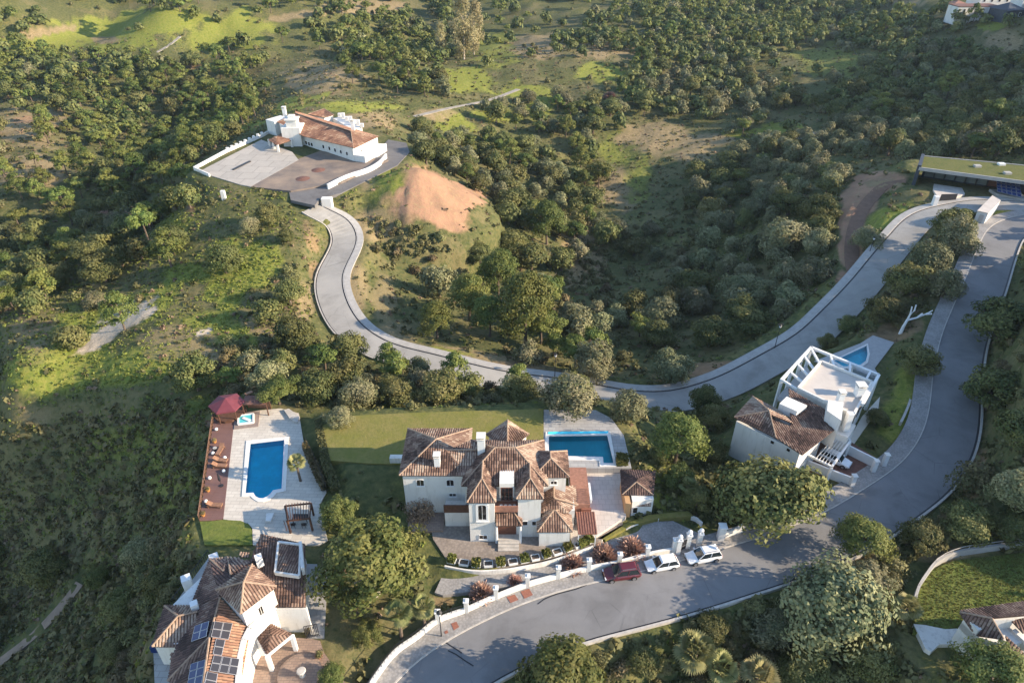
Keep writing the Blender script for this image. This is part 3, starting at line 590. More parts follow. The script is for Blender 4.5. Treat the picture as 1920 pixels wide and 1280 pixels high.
sheet('driveway', DRIVE, .45, .8, M['cobble'], 'cobbled driveway behind the white boundary wall')
sheet('driveway', CARP, .42, .8, M['brownroof'], 'dark brown carport floor')
sheet('terrace', DECK_R, .3, 1.5, M['grey_tile'], 'white pool terrace of the cubic villa', POOL_R)
sheet('terrace', YARD_R, .2, 1.0, M['cream'], 'narrow side yard of the cubic villa')
sheet('forecourt', PP([(372,322),(490,262),(548,285),(560,300),(470,350),(450,346)], 2.02), 2.02, 1.0, M['courtpave'], 'pale slab forecourt of the white hacienda')
sheet('forecourt', PP([(560,298),(600,283),(728,300),(640,342),(545,358),(470,350)], 2.0), 2.0, 1.0, simple('dusty_asphalt', (.115, .10, .095), .9, .2, .16, (.30, .225, .165)), 'dark cracked asphalt forecourt of the hacienda')
sheet('road', HACR, 1.6, .8, asphalt('lane_asphalt', (.17, .16, .155)), 'grey lane curving round the hacienda')
sheet('lawn', LAWN_BR, .6, .9, M['lawn_green'], 'dark green lawn in the lower right corner')
# ------------------------------------------------------------------ plants: leaf clumps
def leaves(clumps, per, size, seed, up=.25, squash=1.0, shell=.75):
    # clumps: list of (x,y,z,r,rz); returns rhombus leaf verts and tints
    g = np.random.default_rng(seed); V_ = []; T_ = []
    tot = sum(c[3]**2 for c in clumps); zc = min(c[2] for c in clumps)*.6+.4*np.mean([c[2] for c in clumps])
    for (x, y, z, r, rz) in clumps:
        n = max(6, int(per*r*r/tot)); d = g.normal(size=(n, 3)); d[:, 2] += up; d /= np.linalg.norm(d, axis=1)[:, None]
        rad = np.where(g.random(n) < shell, .82+.22*g.random(n), g.random(n)**.5*.85)
        p = np.stack([x+d[:, 0]*r*rad, y+d[:, 1]*r*rad, z+d[:, 2]*rz*rad], 1)
        cd = p-np.array([0, 0, zc]); cd /= np.linalg.norm(cd, axis=1)[:, None]+1e-9; nrm = d*.55+cd*.75+g.normal(size=(n, 3))*.42; nrm /= np.linalg.norm(nrm, axis=1)[:, None]
        a = np.cross(nrm, g.normal(size=(n, 3))); a /= np.linalg.norm(a, axis=1)[:, None]+1e-9; b = np.cross(nrm, a)
        s = size*(.6+.8*g.random(n))[:, None]
        V_.append(np.stack([p-a*s, p-b*s*.62*squash, p+a*s, p+b*s*.62*squash], 1))
        T_.append(np.clip(g.random()*.55+g.random(n)*.45+g.normal(size=n)*.05, 0, 1))
    return np.concatenate(V_).reshape(-1, 3), np.concatenate(T_)
def clumps_dome(seed, n, h0, h1, rr, flat=.7, irregular=.25):
    g = np.random.default_rng(seed); out = []; lob = g.random(6)*irregular*1.3; rr = rr*(46/max(n, 20))**.3
    for k in range(n):
        a = g.random()*6.283; u = g.random()**.55; e = g.random()
        prof = math.sqrt(max(0, 1-(e*1.02-.28)**2/.62)) if e > .28 else .82+.64*e
        prof = min(1, prof); R_ = 1-rr*.7-lob[int(a) % 6]*(.4+.6*e)+.12*g.normal()
        r = R_*prof*(.35+.65*u)
        out.append((r*math.cos(a), r*math.sin(a), h0+(h1-h0-rr*.5)*e+.07*g.normal(), rr*(.5+.8*g.random()), rr*flat*(.6+.7*g.random())))
    return out
def clumps_pine(seed, n, h0, h1):
    g = np.random.default_rng(seed); out = []
    for k in range(n):
        e = g.random()**.8; R_ = (1-e)**.55*.85+.12; a = g.random()*6.283; r = R_*(.45+.55*g.random()**.5)
        out.append((r*math.cos(a), r*math.sin(a), h0+(h1-h0)*e, .2+.12*g.random(), .13+.07*g.random()))
    return out
def clumps_col(seed, n, h0, h1, w):
    g = np.random.default_rng(seed); out = []
    for k in range(n):
        e = g.random(); R_ = w*math.sin(math.pi*(.12+.82*e))**.7; a = g.random()*6.283; r = R_*g.random()**.5
        out.append((r*math.cos(a), r*math.sin(a), h0+(h1-h0)*e, w*.33*(.7+.5*g.random()), w*.36*(.7+.6*g.random())))
    return out
def trunk_mb(h, r, lean=.1, limbs=4, seed=0, spread=.5):
    g = np.random.default_rng(seed); b = MB(); lx, ly = g.normal(size=2)*lean
    b.tube([(0, 0, -.25*h), (0, 0, 0), (lx*.3, ly*.3, h*.5), (lx, ly, h)], [r*1.5, r*1.15, r*.85, r*.6], 6)
    for k in range(limbs):
        a = 6.283*k/max(limbs, 1)+g.random(); L = spread*(.6+.5*g.random())
        b.tube([(lx*.6, ly*.6, h*.75), (lx+math.cos(a)*L*.5, ly+math.sin(a)*L*.5, h+L*.35), (lx+math.cos(a)*L, ly+math.sin(a)*L, h+L*.75)], [r*.6, r*.4, r*.15], 5)
    return b
TPL = {}                                  # kind -> list of (trunk mesh, crown mesh, joined mesh) at unit crown radius
def reg(kind, lod, tb, lv, lt, leafmat, barkmat):
    k = len(TPL.setdefault((kind, lod), []))
    tm = tb.mesh(kind+'_trunk', barkmat) if tb else None
    cm = npmesh(kind+'_crown', lv, 4, leafmat, lt)
    TPL[(kind, lod)].append((tm, cm, lv, lt, tb))
LOD = {'big': (1.0, 95, 24000, .0235), 'near': (1.0, 60, 9000, .040), 'mid': (.9, 34, 2800, .064), 'far': (.8, 22, 800, .115)}
for lod, (q, nc_, nl, ls) in LOD.items():
    nv = {'big': 2, 'near': 4, 'mid': 4, 'far': 5}[lod]
    for s in range(nv):
        k = s*31+7
        reg('oak', lod, trunk_mb(.55, .075, .06, 4, k), *leaves(clumps_dome(k, nc_, .42, 1.35, .30), nl/1, ls, k+1), M['oakleaf'], M['bark'])
        reg('olive', lod, trunk_mb(.45, .08, .08, 4, k+3), *leaves(clumps_dome(k+5, int(nc_*(.62 if lod == 'big' else .9)), .35, 1.3, .27 if lod != 'big' else .25, 1.25, .45), nl, ls*.95, k+6, .35), M['oliveleaf'], M['bark'])
        reg('lime', lod, trunk_mb(.6, .06, .06, 5, k+9), *leaves(clumps_dome(k+10, int(nc_*1.2), .4, 1.7, .24, .95, .4), nl*1.1, ls*.85, k+11, .2), M['limeleaf'], M['palebark'])
        reg('pine', lod, trunk_mb(1.3, .05, .08, 5, k+13, .6), *leaves(clumps_pine(k+14, int(nc_*1.1), .75, 2.1) if s % 2 else clumps_dome(k+14, int(nc_*.8), 1.15, 1.9, .24, .6, .3), nl, ls*.9, k+15, .5), M['pineleaf'], M['bark'])
        reg('bush', lod, None, *leaves(clumps_dome(k+20, int(nc_*.45), .0, .95, .34, .8, .3), nl*.4, ls*1.25, k+21, .5), M['bushleaf'], None)
        reg('dry', lod, None, *leaves(clumps_dome(k+22, int(nc_*.4), .0, .8, .34, .8, .4), nl*.35, ls*1.1, k+23, .5), M['dryleaf'], None)
# poplar (tall, loose)
for lod in ('big', 'near', 'mid', 'far'):
    for s in range(2):
        reg('poplar', lod, trunk_mb(3.0, .06, .05, 5, s+3, .5), *leaves(clumps_col(s+60, 80, .35, 4.6, 1.0), {'big': 12000, 'near': 6000}.get(lod, 2000), {'big': .05, 'near': .065}.get(lod, .085), s+61), M['gumleaf'], M['palebark'])
# fan palms: each frond is its own fan of segments
def fan_palm(seed, h, n=34, fr=.62, size=1.0):
    g = np.random.default_rng(seed); vs = []; ts = []
    for k in range(n):
        a = g.random()*6.283; e = (-.35 if size < 1.8 else .0)+(1.65 if size < 1.8 else 1.45)*(k/n)+g.normal()*.1; L = .55*size*(.85+.3*g.random())
        d = np.array([math.cos(a)*math.cos(e), math.sin(a)*math.cos(e), math.sin(e)]); side = np.array([-math.sin(a), math.cos(a), 0]); up = np.cross(d, side)*-1
        base = np.array([0, 0, h]); c0 = base+d*L; t0 = g.random()*.6+(.2 if size < 1.8 else .4)
        for j in range(13):
            w = (j-6)/6*1.35; dd = d*math.cos(w)+side*math.sin(w); dd = dd+up*.15*abs(w); r = fr*size*(1-.12*abs(w)); droop = np.array([0, 0, -.12*size])
            sw = (-d*math.sin(w)+side*math.cos(w))*.055*size
            vs += [c0, c0+dd*r*.6-sw, c0+dd*r+droop*abs(math.cos(e)), c0+dd*r*.6+sw]; ts.append(min(1, max(0, t0+g.normal()*.15)))
        sw = side*.02*size; vs += [base-sw, base+sw, c0+sw, c0-sw]; ts.append(.7)
    b = MB(); b.tube([(0, 0, -.5), (0.03, 0, h*.5), (0, .02, h)], [.17*size, .13*size, .15*size], 8)
    return b, np.array(vs), np.array(ts)
def palm(px, py, h, size, label, seed, name='fan_palm'):
    p = G(px, py) if not isinstance(px, np.ndarray) else px
    tb, lv, lt = fan_palm(seed, h, size=size)
    t_ = thing(name, label, 'palm tree', (p[0], p[1], p[2]-.1), random.random()*6, None)
    o = tb.build('trunk', M['bark'], t_, local=True)
    me = npmesh('fronds', lv, 4, M['palmleaf'], lt); c_ = bpy.data.objects.new('crown', me); COL.objects.link(c_); c_.parent = t_
    return t_
CAT = {'oak': ('oak_tree', 'tree'), 'olive': ('olive_tree', 'tree'), 'lime': ('deciduous_tree', 'tree'), 'pine': ('pine_tree', 'tree'), 'bush': ('bush', 'bush'), 'dry': ('dry_bush', 'bush'), 'poplar': ('poplar_tree', 'tree')}
PLANTED = []                              # x, y, r of everything planted
def plant(kind, x, y, r, lod, hs=1.0, z=None, v=None):
    name, cat = CAT[kind]; tl = TPL[(kind, lod)]; tm, cm, *_ = tl[rng.integers(len(tl)) if v is None else v % len(tl)]
    z = float(hz(x, y)) if z is None else z
    PLANTED.append((x, y, r)); rz = rng.random()*6.283; sc = (r*(.92+.16*rng.random()), r*(.92+.16*rng.random()), r*hs)
    if tm is None or (lod == 'far' and kind != 'olive'):
        o = bpy.data.objects.new(name, cm if tm is None else joined(kind, tl, cm)); COL.objects.link(o); o['category'] = cat
        o.location = (x, y, z-.03*r); o.rotation_euler = (0, 0, rz); o.scale = sc
        return o
    t_ = thing(name, None, cat, (x, y, z), rz); t_.scale = sc
    for nm, me_ in (('trunk', tm), ('crown', cm)):
        o = bpy.data.objects.new(nm, me_); COL.objects.link(o); o.parent = t_
    return t_
_join = {}
def joined(kind, tl, cm):
    if cm.name in _join: return _join[cm.name]
    tm, _, lv, lt, tb = [e for e in tl if e[1] is cm][0]
    nv, nf = len(lv), len(lv)//4
    fs = [tuple(range(4*i, 4*i+4)) for i in range(nf)]+[tuple(nv+i for i in f) for f in tb.f]
    me = bpy.data.meshes.new(cm.name+'_whole'); me.from_pydata([tuple(v) for v in lv]+[tuple(v) for v in tb.v], [], fs)
    me.materials.append(cm.materials[0]); me.materials.append(tm.materials[0])
    me.polygons.foreach_set('material_index', [0]*nf+[1]*len(tb.f))
    a = me.attributes.new('tint', 'FLOAT', 'FACE'); a.data.foreach_set('value', np.concatenate([lt, np.full(len(tb.f), .5)]).astype(np.float32)); me.update()
    _join[cm.name] = me; return me
def base_of(px, py, r, k):                # ground point of a crown whose middle shows at px,py; k = middle height / radius
    q = G(px, py+2)
    for _ in range(6):
        x, y, z = q; u, v, d = proj(x, y, z+k*r); q = G(px, py+2+max(0, (py+2-v)) if False else py+(py-float(v))+(float(proj(x, y, z)[1])-py)) if False else G(px+(px-float(u))*0, float(proj(x, y, z)[1])+(py-float(v)))
    return q
KMID = {'oak': .85, 'olive': .8, 'lime': 1.0, 'pine': 1.5, 'bush': .4, 'dry': .35, 'poplar': 2.6}
def hand(kind, px, py, rpx, label, hs=1.0, lod='near', v=None, at=None, group=None):
    q = G(px, py); d = float(proj(*q)[2]); r = rpx*d/F
    q = base_of(px, py, r*1.0, KMID[kind]*hs) if at is None else at
    o = plant(kind, float(q[0]), float(q[1]), r, lod, hs, None, v); tag(o, label, None, group); return o
# ------------------------------------------------------------------ building helpers
def roof(parent, faces, ridges=(), mat='tile', tint=(.1, .95), step=.31, row=.46, thick=.16, name='roof', seed=1, fascia='plaster_old'):
    g = np.random.default_rng(seed); slab = MB(); tl = MB(); rd = MB(); ps = np.random.default_rng(seed+5).random(2)*50
    for face in faces:
        f = [np.array(p, float) for p in face]; n = np.zeros(3)
        for i in range(len(f)): n += np.cross(f[i]-f[0], f[(i+1) % len(f)]-f[0])
        n /= np.linalg.norm(n)
        if n[2] < 0: n = -n; f = f[::-1]
        u = np.cross([0, 0, 1.], n); u /= np.linalg.norm(u)+1e-9; v = np.cross(n, u); o = f[0]
        uv = [((p-o)@u, (p-o)@v) for p in f]; k = len(f)
        fp = [o+u*a+v*b for a, b in uv]           # flattened onto one plane
        slab.add([p-n*.01 for p in fp]+[p-np.array([0, 0, thick]) for p in fp], [list(range(k)), list(range(k, 2*k))[::-1]]+[(i, k+i, k+(i+1) % k, (i+1) % k) for i in range(k)], 0)
        us = [a for a, b in uv]; w = step*.40
        uc = min(us)+step*.5
        while uc < max(us):
            cr = []
            for i in range(k):
                (a0, b0), (a1, b1) = uv[i], uv[(i+1) % k]
                if (a0 > uc) != (a1 > uc): cr.append(b0+(b1-b0)*(uc-a0)/(a1-a0))
            cr.sort()
            for va, vb in zip(cr[::2], cr[1::2]):
                vv = va-.05; first = True
                while vv < vb-.06:
                    ve = min(vv+row, vb); j = g.normal()*.012; P_ = lambda du, q, h: o+u*(uc+du+j)+v*q+n*h
                    cpt = P_(0, vv, 0); m_ = float(fbm(np.array([cpt[0]*1.0+ps[0]]), np.array([cpt[1]*1.0+cpt[2]+ps[1]]), 2.2, 3)[0])
                    tt = tint[0]+(tint[1]-tint[0])*min(1, max(0, .55*g.random()+1.7*(m_-.34)))
                    h0, h1 = .095+g.random()*.015, .062
                    tl.add([P_(-w, vv, .0), P_(-w*.55, vv, h0*.85), P_(w*.55, vv, h0*.85), P_(w, vv, .0), P_(-w*.9, ve, -.0), P_(-w*.5, ve, h1*.85), P_(w*.5, ve, h1*.85), P_(w*.9, ve, .0)],
                           [(0, 1, 5, 4), (1, 2, 6, 5), (2, 3, 7, 6)]+([(0, 3, 2, 1)] if first else []), 0, tt)
                    first = False; vv += row
            uc += step
    for a, b in ridges:
        a, b = np.array(a, float), np.array(b, float); n_ = max(1, int(np.linalg.norm(b-a)/.45))
        for i in range(n_):
            p, q = a+(b-a)*i/n_, a+(b-a)*(i+1)/n_
            rd.tube([p+[0, 0, .04], q+[0, 0, .04]], [.115, .10], 6, 0, .35+.6*g.random())
    r_ = slab.build(name, [M['tile_base']], parent)
    t_ = tl.build('roof_tiles', [M[mat]], r_); t_['kind'] = 'stuff'
    if ridges: x_ = rd.build('ridge_tiles', [M['ridge']], r_)
    return r_
def hip(x0, x1, y0, y1, ze, zr, inset=None):      # hip roof over an axis-aligned rectangle -> faces, ridges
    w, d = x1-x0, y1-y0; a, b, c, e = (x0, y0, ze), (x1, y0, ze), (x1, y1, ze), (x0, y1, ze)
    s = min(w, d)/2 if inset is None else inset
    if w >= d: p, q = (x0+s, (y0+y1)/2, zr), (x1-s, (y0+y1)/2, zr); F_ = [[a, b, q, p], [b, c, q], [c, e, p, q], [e, a, p]]
    else: p, q = ((x0+x1)/2, y0+s, zr), ((x0+x1)/2, y1-s, zr); F_ = [[a, b, p], [b, c, q, p], [c, e, q], [e, a, p, q]]
    if abs(w-d) < .05: q = p; F_ = [[a, b, p], [b, c, p], [c, e, p], [e, a, p]]
    rg = [(a, p), (b, q if w >= d else p), (c, q), (e, p if w >= d else q)]
    if p != q: rg.append((p, q))
    return F_, rg
def pyr(cs, ap): return [[cs[i], cs[(i+1) % len(cs)], ap] for i in range(len(cs))], [(c, ap) for c in cs]
def walls(parent, poly, z0, z1, mat='plaster', name='wall'):
    b = MB(); b.prism(poly, z0, z1); return b.build(name, M[mat], parent)
def rect(x0, x1, y0, y1): return [(x0, y0), (x1, y0), (x1, y1), (x0, y1)]
def window(parent, A, B, u, z, w, h, arch=False, frame='white', fw=.12, mull=1, pane='glass', name='window', proud=.07, sill=True):
    A = np.array(A[:2], float); B = np.array(B[:2], float); e = (B-A)/np.linalg.norm(B-A); n = np.array([e[1], -e[0]])
    def W(uu, zz, dd): q = A+e*uu+n*dd; return (q[0], q[1], zz)
    def prof(w_, h_, top):
        if not arch: return [(-w_/2, -h_/2), (w_/2, -h_/2), (w_/2, h_/2), (-w_/2, h_/2)]
        r = w_*.5; k = .42
        return [(-w_/2, -h_/2), (w_/2, -h_/2)]+[(math.cos(t_)*r, h_/2-r*k+math.sin(t_)*r*k) for t_ in np.linspace(0, math.pi, 7)]
    o_, i_ = prof(w+2*fw, h+2*fw, 1), prof(w, h, 1); k = len(o_); b = MB()
    vs = [W(u+a, z+c, proud) for a, c in o_]+[W(u+a, z+c, proud) for a, c in i_]+[W(u+a, z+c, -.05) for a, c in o_]+[W(u+a, z+c, .015) for a, c in i_]
    fs = []
    for i in range(k):
        j = (i+1) % k; fs += [(i, j, k+j, k+i), (2*k+i, 2*k+j, j, i), (k+i, k+j, 3*k+j, 3*k+i)]
    b.add(vs, fs)
    for m_ in range(mull):
        uu = u-w/2+w*(m_+1)/(mull+1); b.add([W(uu-.025, z-h/2, .06), W(uu+.025, z-h/2, .06), W(uu+.025, z+h/2-(.05 if arch else 0), .06), W(uu-.025, z+h/2-(.05 if arch else 0), .06)], [(0, 1, 2, 3)])
    if sill: 
        q0, q1 = W(u-w/2-fw-.06, 0, .09), W(u+w/2+fw+.06, 0, .09); b.obox(q0, q1, .14, z-h/2-fw-.06, z-h/2-fw)
    f = b.build(name, M[frame], parent)
    p = MB(); p.poly([W(u+a, z+c, .03) for a, c in i_]); p.build('pane', M[pane], f)
    return f
def onwall(px, py, A, B):                 # photo pixel -> (distance along the wall from A, height)
    A = np.array(A[:2], float); B = np.array(B[:2], float); e = (B-A)/np.linalg.norm(B-A); n = np.array([e[1], -e[0]])
    a, b = (px-960)/F, (640-py)/F; d = np.array([a, CT+b*ST, -ST+b*CT]); t = (A@n)/(d[:2]@n); q = d*t
    return (q[:2]-A)@e, CAM_H+q[2]
def winpx(parent, A, B, px, py, wpx, hpx, **kw):
    (u0, z0), (u1, z1) = onwall(px-wpx/2, py, A, B), onwall(px+wpx/2, py, A, B); (_, zt), (_, zb) = onwall(px, py-hpx/2, A, B), onwall(px, py+hpx/2, A, B)
    return window(parent, A, B, (u0+u1)/2, (zt+zb)/2, abs(u1-u0), abs(zt-zb), **kw)
def chimney(parent, x, y, z0, z1, w=.7, mat='white', cap=True, name='chimney', rot=0):
    b = MB(); q = [(math.cos(rot)*a-math.sin(rot)*c+x, math.sin(rot)*a+math.cos(rot)*c+y) for a, c in ((-w/2, -w/2), (w/2, -w/2), (w/2, w/2), (-w/2, w/2))]
    b.prism(q, z0, z1); c_ = b.build(name, M[mat], parent)
    if cap:
        k = MB(); s = lambda f: [(x+(a-x)*f, y+(c-y)*f) for a, c in q]
        k.prism(s(1.18), z1+.001, z1+.1)
        for a, c in s(.8): k.box(a-.06, a+.06, c-.06, c+.06, z1+.1, z1+.35)
        k.prism(s(1.25), z1+.35, z1+.47); k.build('chimney_cap', M['plaster_old'], c_)['kind'] = 'stuff'
    return c_
# ------------------------------------------------------------------ main villa
MV = thing('main_villa', 'large white villa with many weathered hipped tile roofs in the middle beside the teal pool', 'house', (-2, 62, 1))
walls(MV, rect(-14.0, -5.8, 62.75, 71.0), -.5, 8.38); walls(MV, rect(-5.95, 4.0, 60.95, 68.6), -.5, 8.36)
walls(MV, rect(-5.3, -2.15, 58.1, 62), .2, 8.33); walls(MV, rect(.75, 3.6, 58.85, 62), .2, 8.34)
walls(MV, rect(3.9, 6.9, 62.45, 66.5), .2, 8.32)
walls(MV, [(-.6+2.55*math.cos(a), 70.2+2.55*math.sin(a)) for a in np.arange(4)*math.pi/2], 1, 8.3)
walls(MV, rect(-2.2, .8, 60.4, 61.1), .2, 5.9); walls(MV, rect(-2.13, .73, 58.75, 60.38), .2, 4.45); walls(MV, rect(3.42, 7.25, 57.35, 60.6), -.2, 3.85); walls(MV, rect(3.7, 8.0, 60.0, 64.2), .2, 4.6)
walls(MV, rect(-8.7, -5.31, 60.6, 62.7), .2, 3.6, 'plaster_old')
f, r = hip(-14.35, -5.5, 62.4, 71.35, 8.4, 10.5); cap_ = (-9.95, 66.85, 10.5)
f.append([(-5.6, 62.4, 8.4), (-3.5, 62.4, 8.4), (-3.5, 66.0, 10.0), (-8.8, 66.0, 10.1)]); f.append([(-8.8, 66.0, 10.1), (-3.5, 66.0, 10.0), (-3.5, 70.2, 8.4), (-6, 70.2, 8.4)])
roof(MV, [[(-14.35, 62.4, 8.4), (-5.5, 62.4, 8.4), cap_], [(-5.5, 62.4, 8.4), (-5.5, 71.35, 8.4), cap_], [(-5.5, 71.35, 8.4), (-14.35, 71.35, 8.4), cap_], [(-14.35, 71.35, 8.4), (-14.35, 62.4, 8.4), cap_]], [((-14.35, 62.4, 8.4), cap_), ((-5.5, 71.35, 8.4), cap_), ((-14.35, 71.35, 8.4), cap_)], seed=2)
roof(MV, [[(-6.6, 62.38, 8.41), (-3.0, 62.38, 8.41), (-3.0, 65.6, 9.75), (-8.6, 65.6, 9.75)], [(-8.6, 65.6, 9.75), (-3.0, 65.6, 9.75), (-3.0, 69.0, 8.4), (-6.2, 69.0, 8.4)]], [((-8.6, 65.6, 9.78), (-4.6, 65.6, 9.78))], seed=3, name='roof')
cl, cr = (-2.2, 64.7, 11.0), (.47, 64.7, 11.0)
A_, B_, C_, D_ = (-6.35, 60.6, 8.4), (4.5, 60.6, 8.4), (4.3, 69.0, 8.4), (-5.4, 69.0, 8.4)
roof(MV, [[A_, B_, cr, cl], [B_, C_, cr], [C_, D_, cl, cr], [D_, A_, cl]], [(A_, cl), (B_, cr), (C_, cr), (D_, cl), (cl, cr)], seed=4)
g0, g1, ga, gb = (-5.5, 57.9, 8.35), (-2.0, 57.9, 8.35), (-3.7, 60.2, 10.1), (-3.7, 63.3, 10.1)
roof(MV, [[g0, g1, ga], [g1, (-2.0, 61.5, 8.35), gb, ga], [(-5.5, 61.5, 8.35), g0, ga, gb]], [(g0, ga), (g1, ga), (ga, gb)], seed=5)
h0, h1, ha, hb = (.5, 58.5, 8.35), (3.85, 58.5, 8.35), (2.25, 60.4, 9.95), (2.25, 63, 9.95)
roof(MV, [[h0, h1, ha], [h1, (3.85, 61.5, 8.35), hb, ha], [(.5, 61.5, 8.35), h0, ha, hb]], [(h0, ha), (h1, ha), (ha, hb)], seed=6)
f, r = hip(2.6, 7.3, 62.1, 66.9, 8.38, 9.9, 1.8); roof(MV, [f[0], f[1], f[2]] if False else f, r, seed=7)
bs = [(-.6+2.95*math.cos(a), 70.2+2.95*math.sin(a), 8.4) for a in np.arange(4)*math.pi/2]; f, r = pyr(bs, (-.6, 70.2, 10.1)); roof(MV, f, r, seed=8)
k0, k1 = (5.4, 62.6, 6.3), (5.35, 60.6, 6.2)
roof(MV, [[(3.6, 59.4, 4.9), (7.0, 59.4, 4.9), k1], [(7.0, 59.4, 4.9), (8.5, 61.2, 4.5), (8.4, 64.4, 4.6), k0, k1], [(3.6, 64.4, 4.9), (3.6, 59.4, 4.9), k1, k0]], [(k1, k0), ((8.5, 61.0, 4.55), k1)], seed=9)
f, r = hip(3.15, 7.55, 57.2, 61.4, 3.88, 5.35, 2.05); roof(MV, f, r, seed=10)
roof(MV, [[(-2.05, 57.65, 4.5), (1.25, 57.65, 4.5), (-.1, 59.6, 5.5), (-2.05, 59.6, 5.5)], [(1.25, 57.65, 4.5), (1.25, 59.4, 4.5), (-.1, 59.6, 5.5)]], [((1.25, 57.65, 4.5), (-.1, 59.6, 5.5))], seed=11)
# dormer between the two front gables, its balcony, the porch below
b = MB(); b.box(-1.55, .25, 59.95, 62.4, 7.0, 9.45); b.build('dormer', M['plaster'], MV)
FW = [(-1.55, 59.95), (.25, 59.95)]
winpx(MV, *FW, *V(858, 635), 20, 22, frame='doorwood', mull=2, fw=.08, sill=False)
b = MB(); b.box(-2.14, .74, 58.7, 60.38, 5.75, 5.95); b.box(-2.14, .74, 58.7, 58.85, 5.95, 6.75); b.build('balcony', M['terracotta'], MV)
for k in range(4):
    b = MB(); b.lathe((-1.35+k*.55, 59.2, 5.95), [(.14, 0), (.2, .3), (.22, .45)], 8); tag(b.build('flower_pot', M['white'], None), ['white pot at the left end of the villa balcony', 'second white pot on the villa balcony', 'third white pot on the villa balcony', 'white pot at the right end of the villa balcony'][k], 'flower pot', 'pots on the villa balcony')
FG = [(-5.3, 58.1), (-2.15, 58.1)]; FH = [(.75, 58.85), (3.6, 58.85)]; FL_ = [(-14, 62.75), (-5.8, 62.75)]; FA = [(3.9, 62.45), (6.9, 62.45)]; FP = [(-2.13, 58.75), (.73, 58.75)]
winpx(MV, *FG, *V(700, 753), 15, 27, arch=True, fw=.3); winpx(MV, *FG, *V(706, 912), 14, 6.5, mull=1, fw=.06)
winpx(MV, *FL_, *V(302, 563), 13, 11, arch=True, fw=.08); winpx(MV, *FL_, *V(494, 563), 13, 11, arch=True, fw=.08); winpx(MV, *FL_, *V(510, 641), 12, 5, fw=.06)
winpx(MV, *FH, *V(975, 823), 9, 7, mull=0, fw=.06); winpx(MV, *FH, *V(1033, 823), 7, 7, mull=0, fw=.06); winpx(MV, *FA, *V(1160, 562), 11, 6, arch=True, fw=.08)
window(MV, *FP, 1.43, 2.85, 2.2, 2.2, frame='doorwood', pane='doorwood', name='front_door', mull=2, sill=False, fw=.14)
b = MB()
for x in (-1.95, 1.05): b.lathe((x, 57.95, .9), [(.22, 0), (.2, .2), (.16, 3.2), (.24, 3.45)], 10)
b.each('porch_column', M['white'], MV)
b = MB()
for k in range(4): b.box(-1.75, .9, 56.5+k*.4, 58.7, 1.0+k*.17, 1.0+(k+1)*.17)
b.each('entrance_step', M['stone'], MV)
def on_roof_z(x, y): return 0
chimney(MV, -9.55, 63.75, 8.6, 10.4, .75); chimney(MV, -3.95, 65.35, 9.2, 12.1, .95)
# low left terrace with brown screen, right-hand terracotta stair terrace
b = MB(); b.box(-8.75, -5.3, 60.55, 60.7, 3.6, 4.9); b.build('reed_screen', M['wood'], MV)
b = MB(); b.box(-17.3, -14.6, 70.6, 71.4, 1.2, 3.5); b.build('garden_wall', M['plaster_old'], MV); b = MB(); b.box(-13.6, -8.9, 59.6, 62.7, .2, 1.25); b.build('side_court', M['brownpave'], MV)
b = MB(); b.box(8.0, 10.4, 64.2, 69.6, 1.0, 2.75); b.box(8.1, 10.1, 61.4, 64.19, 1.0, 4.2); b.each('terracotta_terrace', M['terracotta'], MV)
b = MB()
for k in range(7): b.box(9.0, 10.3, 59.0+.36*k, 59.36+.36*k, 1.2, 1.7+.3*k)
b.each('terracotta_step', M['rust'], MV)
b = MB()
for k in range(9): b.lathe((10.2, 61.6+.33*k, 4.2), [(.05, 0), (.09, .25), (.05, .5), (.09, .75)], 6)
b.box(10.08, 10.32, 61.4, 64.4, 4.95, 5.08); b.build('balustrade', M['white'], MV)['kind'] = 'stuff'
cp_ = MB(); cp_.box(8.25, 10.6, 57.3, 60.9, 3.25, 3.4); CNP = tag(cp_.build('canopy', M['rust'], None), 'flat terracotta-red canopy over the side terrace of the main villa', 'canopy')
b = MB()
for x, y in ((8.35, 57.4), (10.5, 57.4), (8.35, 60.8), (10.5, 60.8)): b.box(x-.06, x+.06, y-.06, y+.06, 1, 3.25)
b.each('post', M['white'], CNP)
b = MB()
for k in range(8): b.box(8.3+k*.32, 8.42+k*.32, 57.32, 60.88, 3.4, 3.46)
b.each('batten', M['terracotta'], CNP)
# teal pool
def pool(name, inner, outer, z, wmat, label, depth=.12):
    t_ = thing(name, label, 'swimming pool', (*np.mean([p[:2] for p in inner], 0), z))
    b = MB(); n = len(inner)
    def ring(zt, zb):
        v = [(*p[:2], zt) for p in outer]+[(*p[:2], zt) for p in inner]+[(*p[:2], zb) for p in inner]+[(*p[:2], z-.2) for p in outer]
        fs = []
        for i in range(n):
            j = (i+1) % n; fs += [(i, j, n+j, n+i), (n+i, n+j, 2*n+j, 2*n+i), (3*n+i, 3*n+j, j, i)]
        b.add(v, fs)
    ring(z+.07, z-.02); b.build('coping', M['white' if False else 'plaster'], t_)
    ccw = sum(inner[i][0]*inner[(i+1) % n][1]-inner[(i+1) % n][0]*inner[i][1] for i in range(n)) > 0
    w = MB(); w.poly([(*p[:2], z-.03) for p in (inner if ccw else inner[::-1])]); w.build('water', M[wmat], t_)
    k = MB(); vs = [(*p[:2], z-.02) for p in inner]+[(*p[:2], z-.95) for p in inner]; k.add(vs, [tuple(range(n, 2*n))]+[(i, (i+1) % n, n+(i+1) % n, n+i) for i in range(n)]); k.build('basin', M[wmat+'_floor'], t_); return t_
pin = POOL_M
pout = [P(*V(*q), 2.5) for q in [(1108, 240), (1522, 236), (1562, 462), (1455, 462), (1450, 425), (1232, 420), (1100, 365)]]
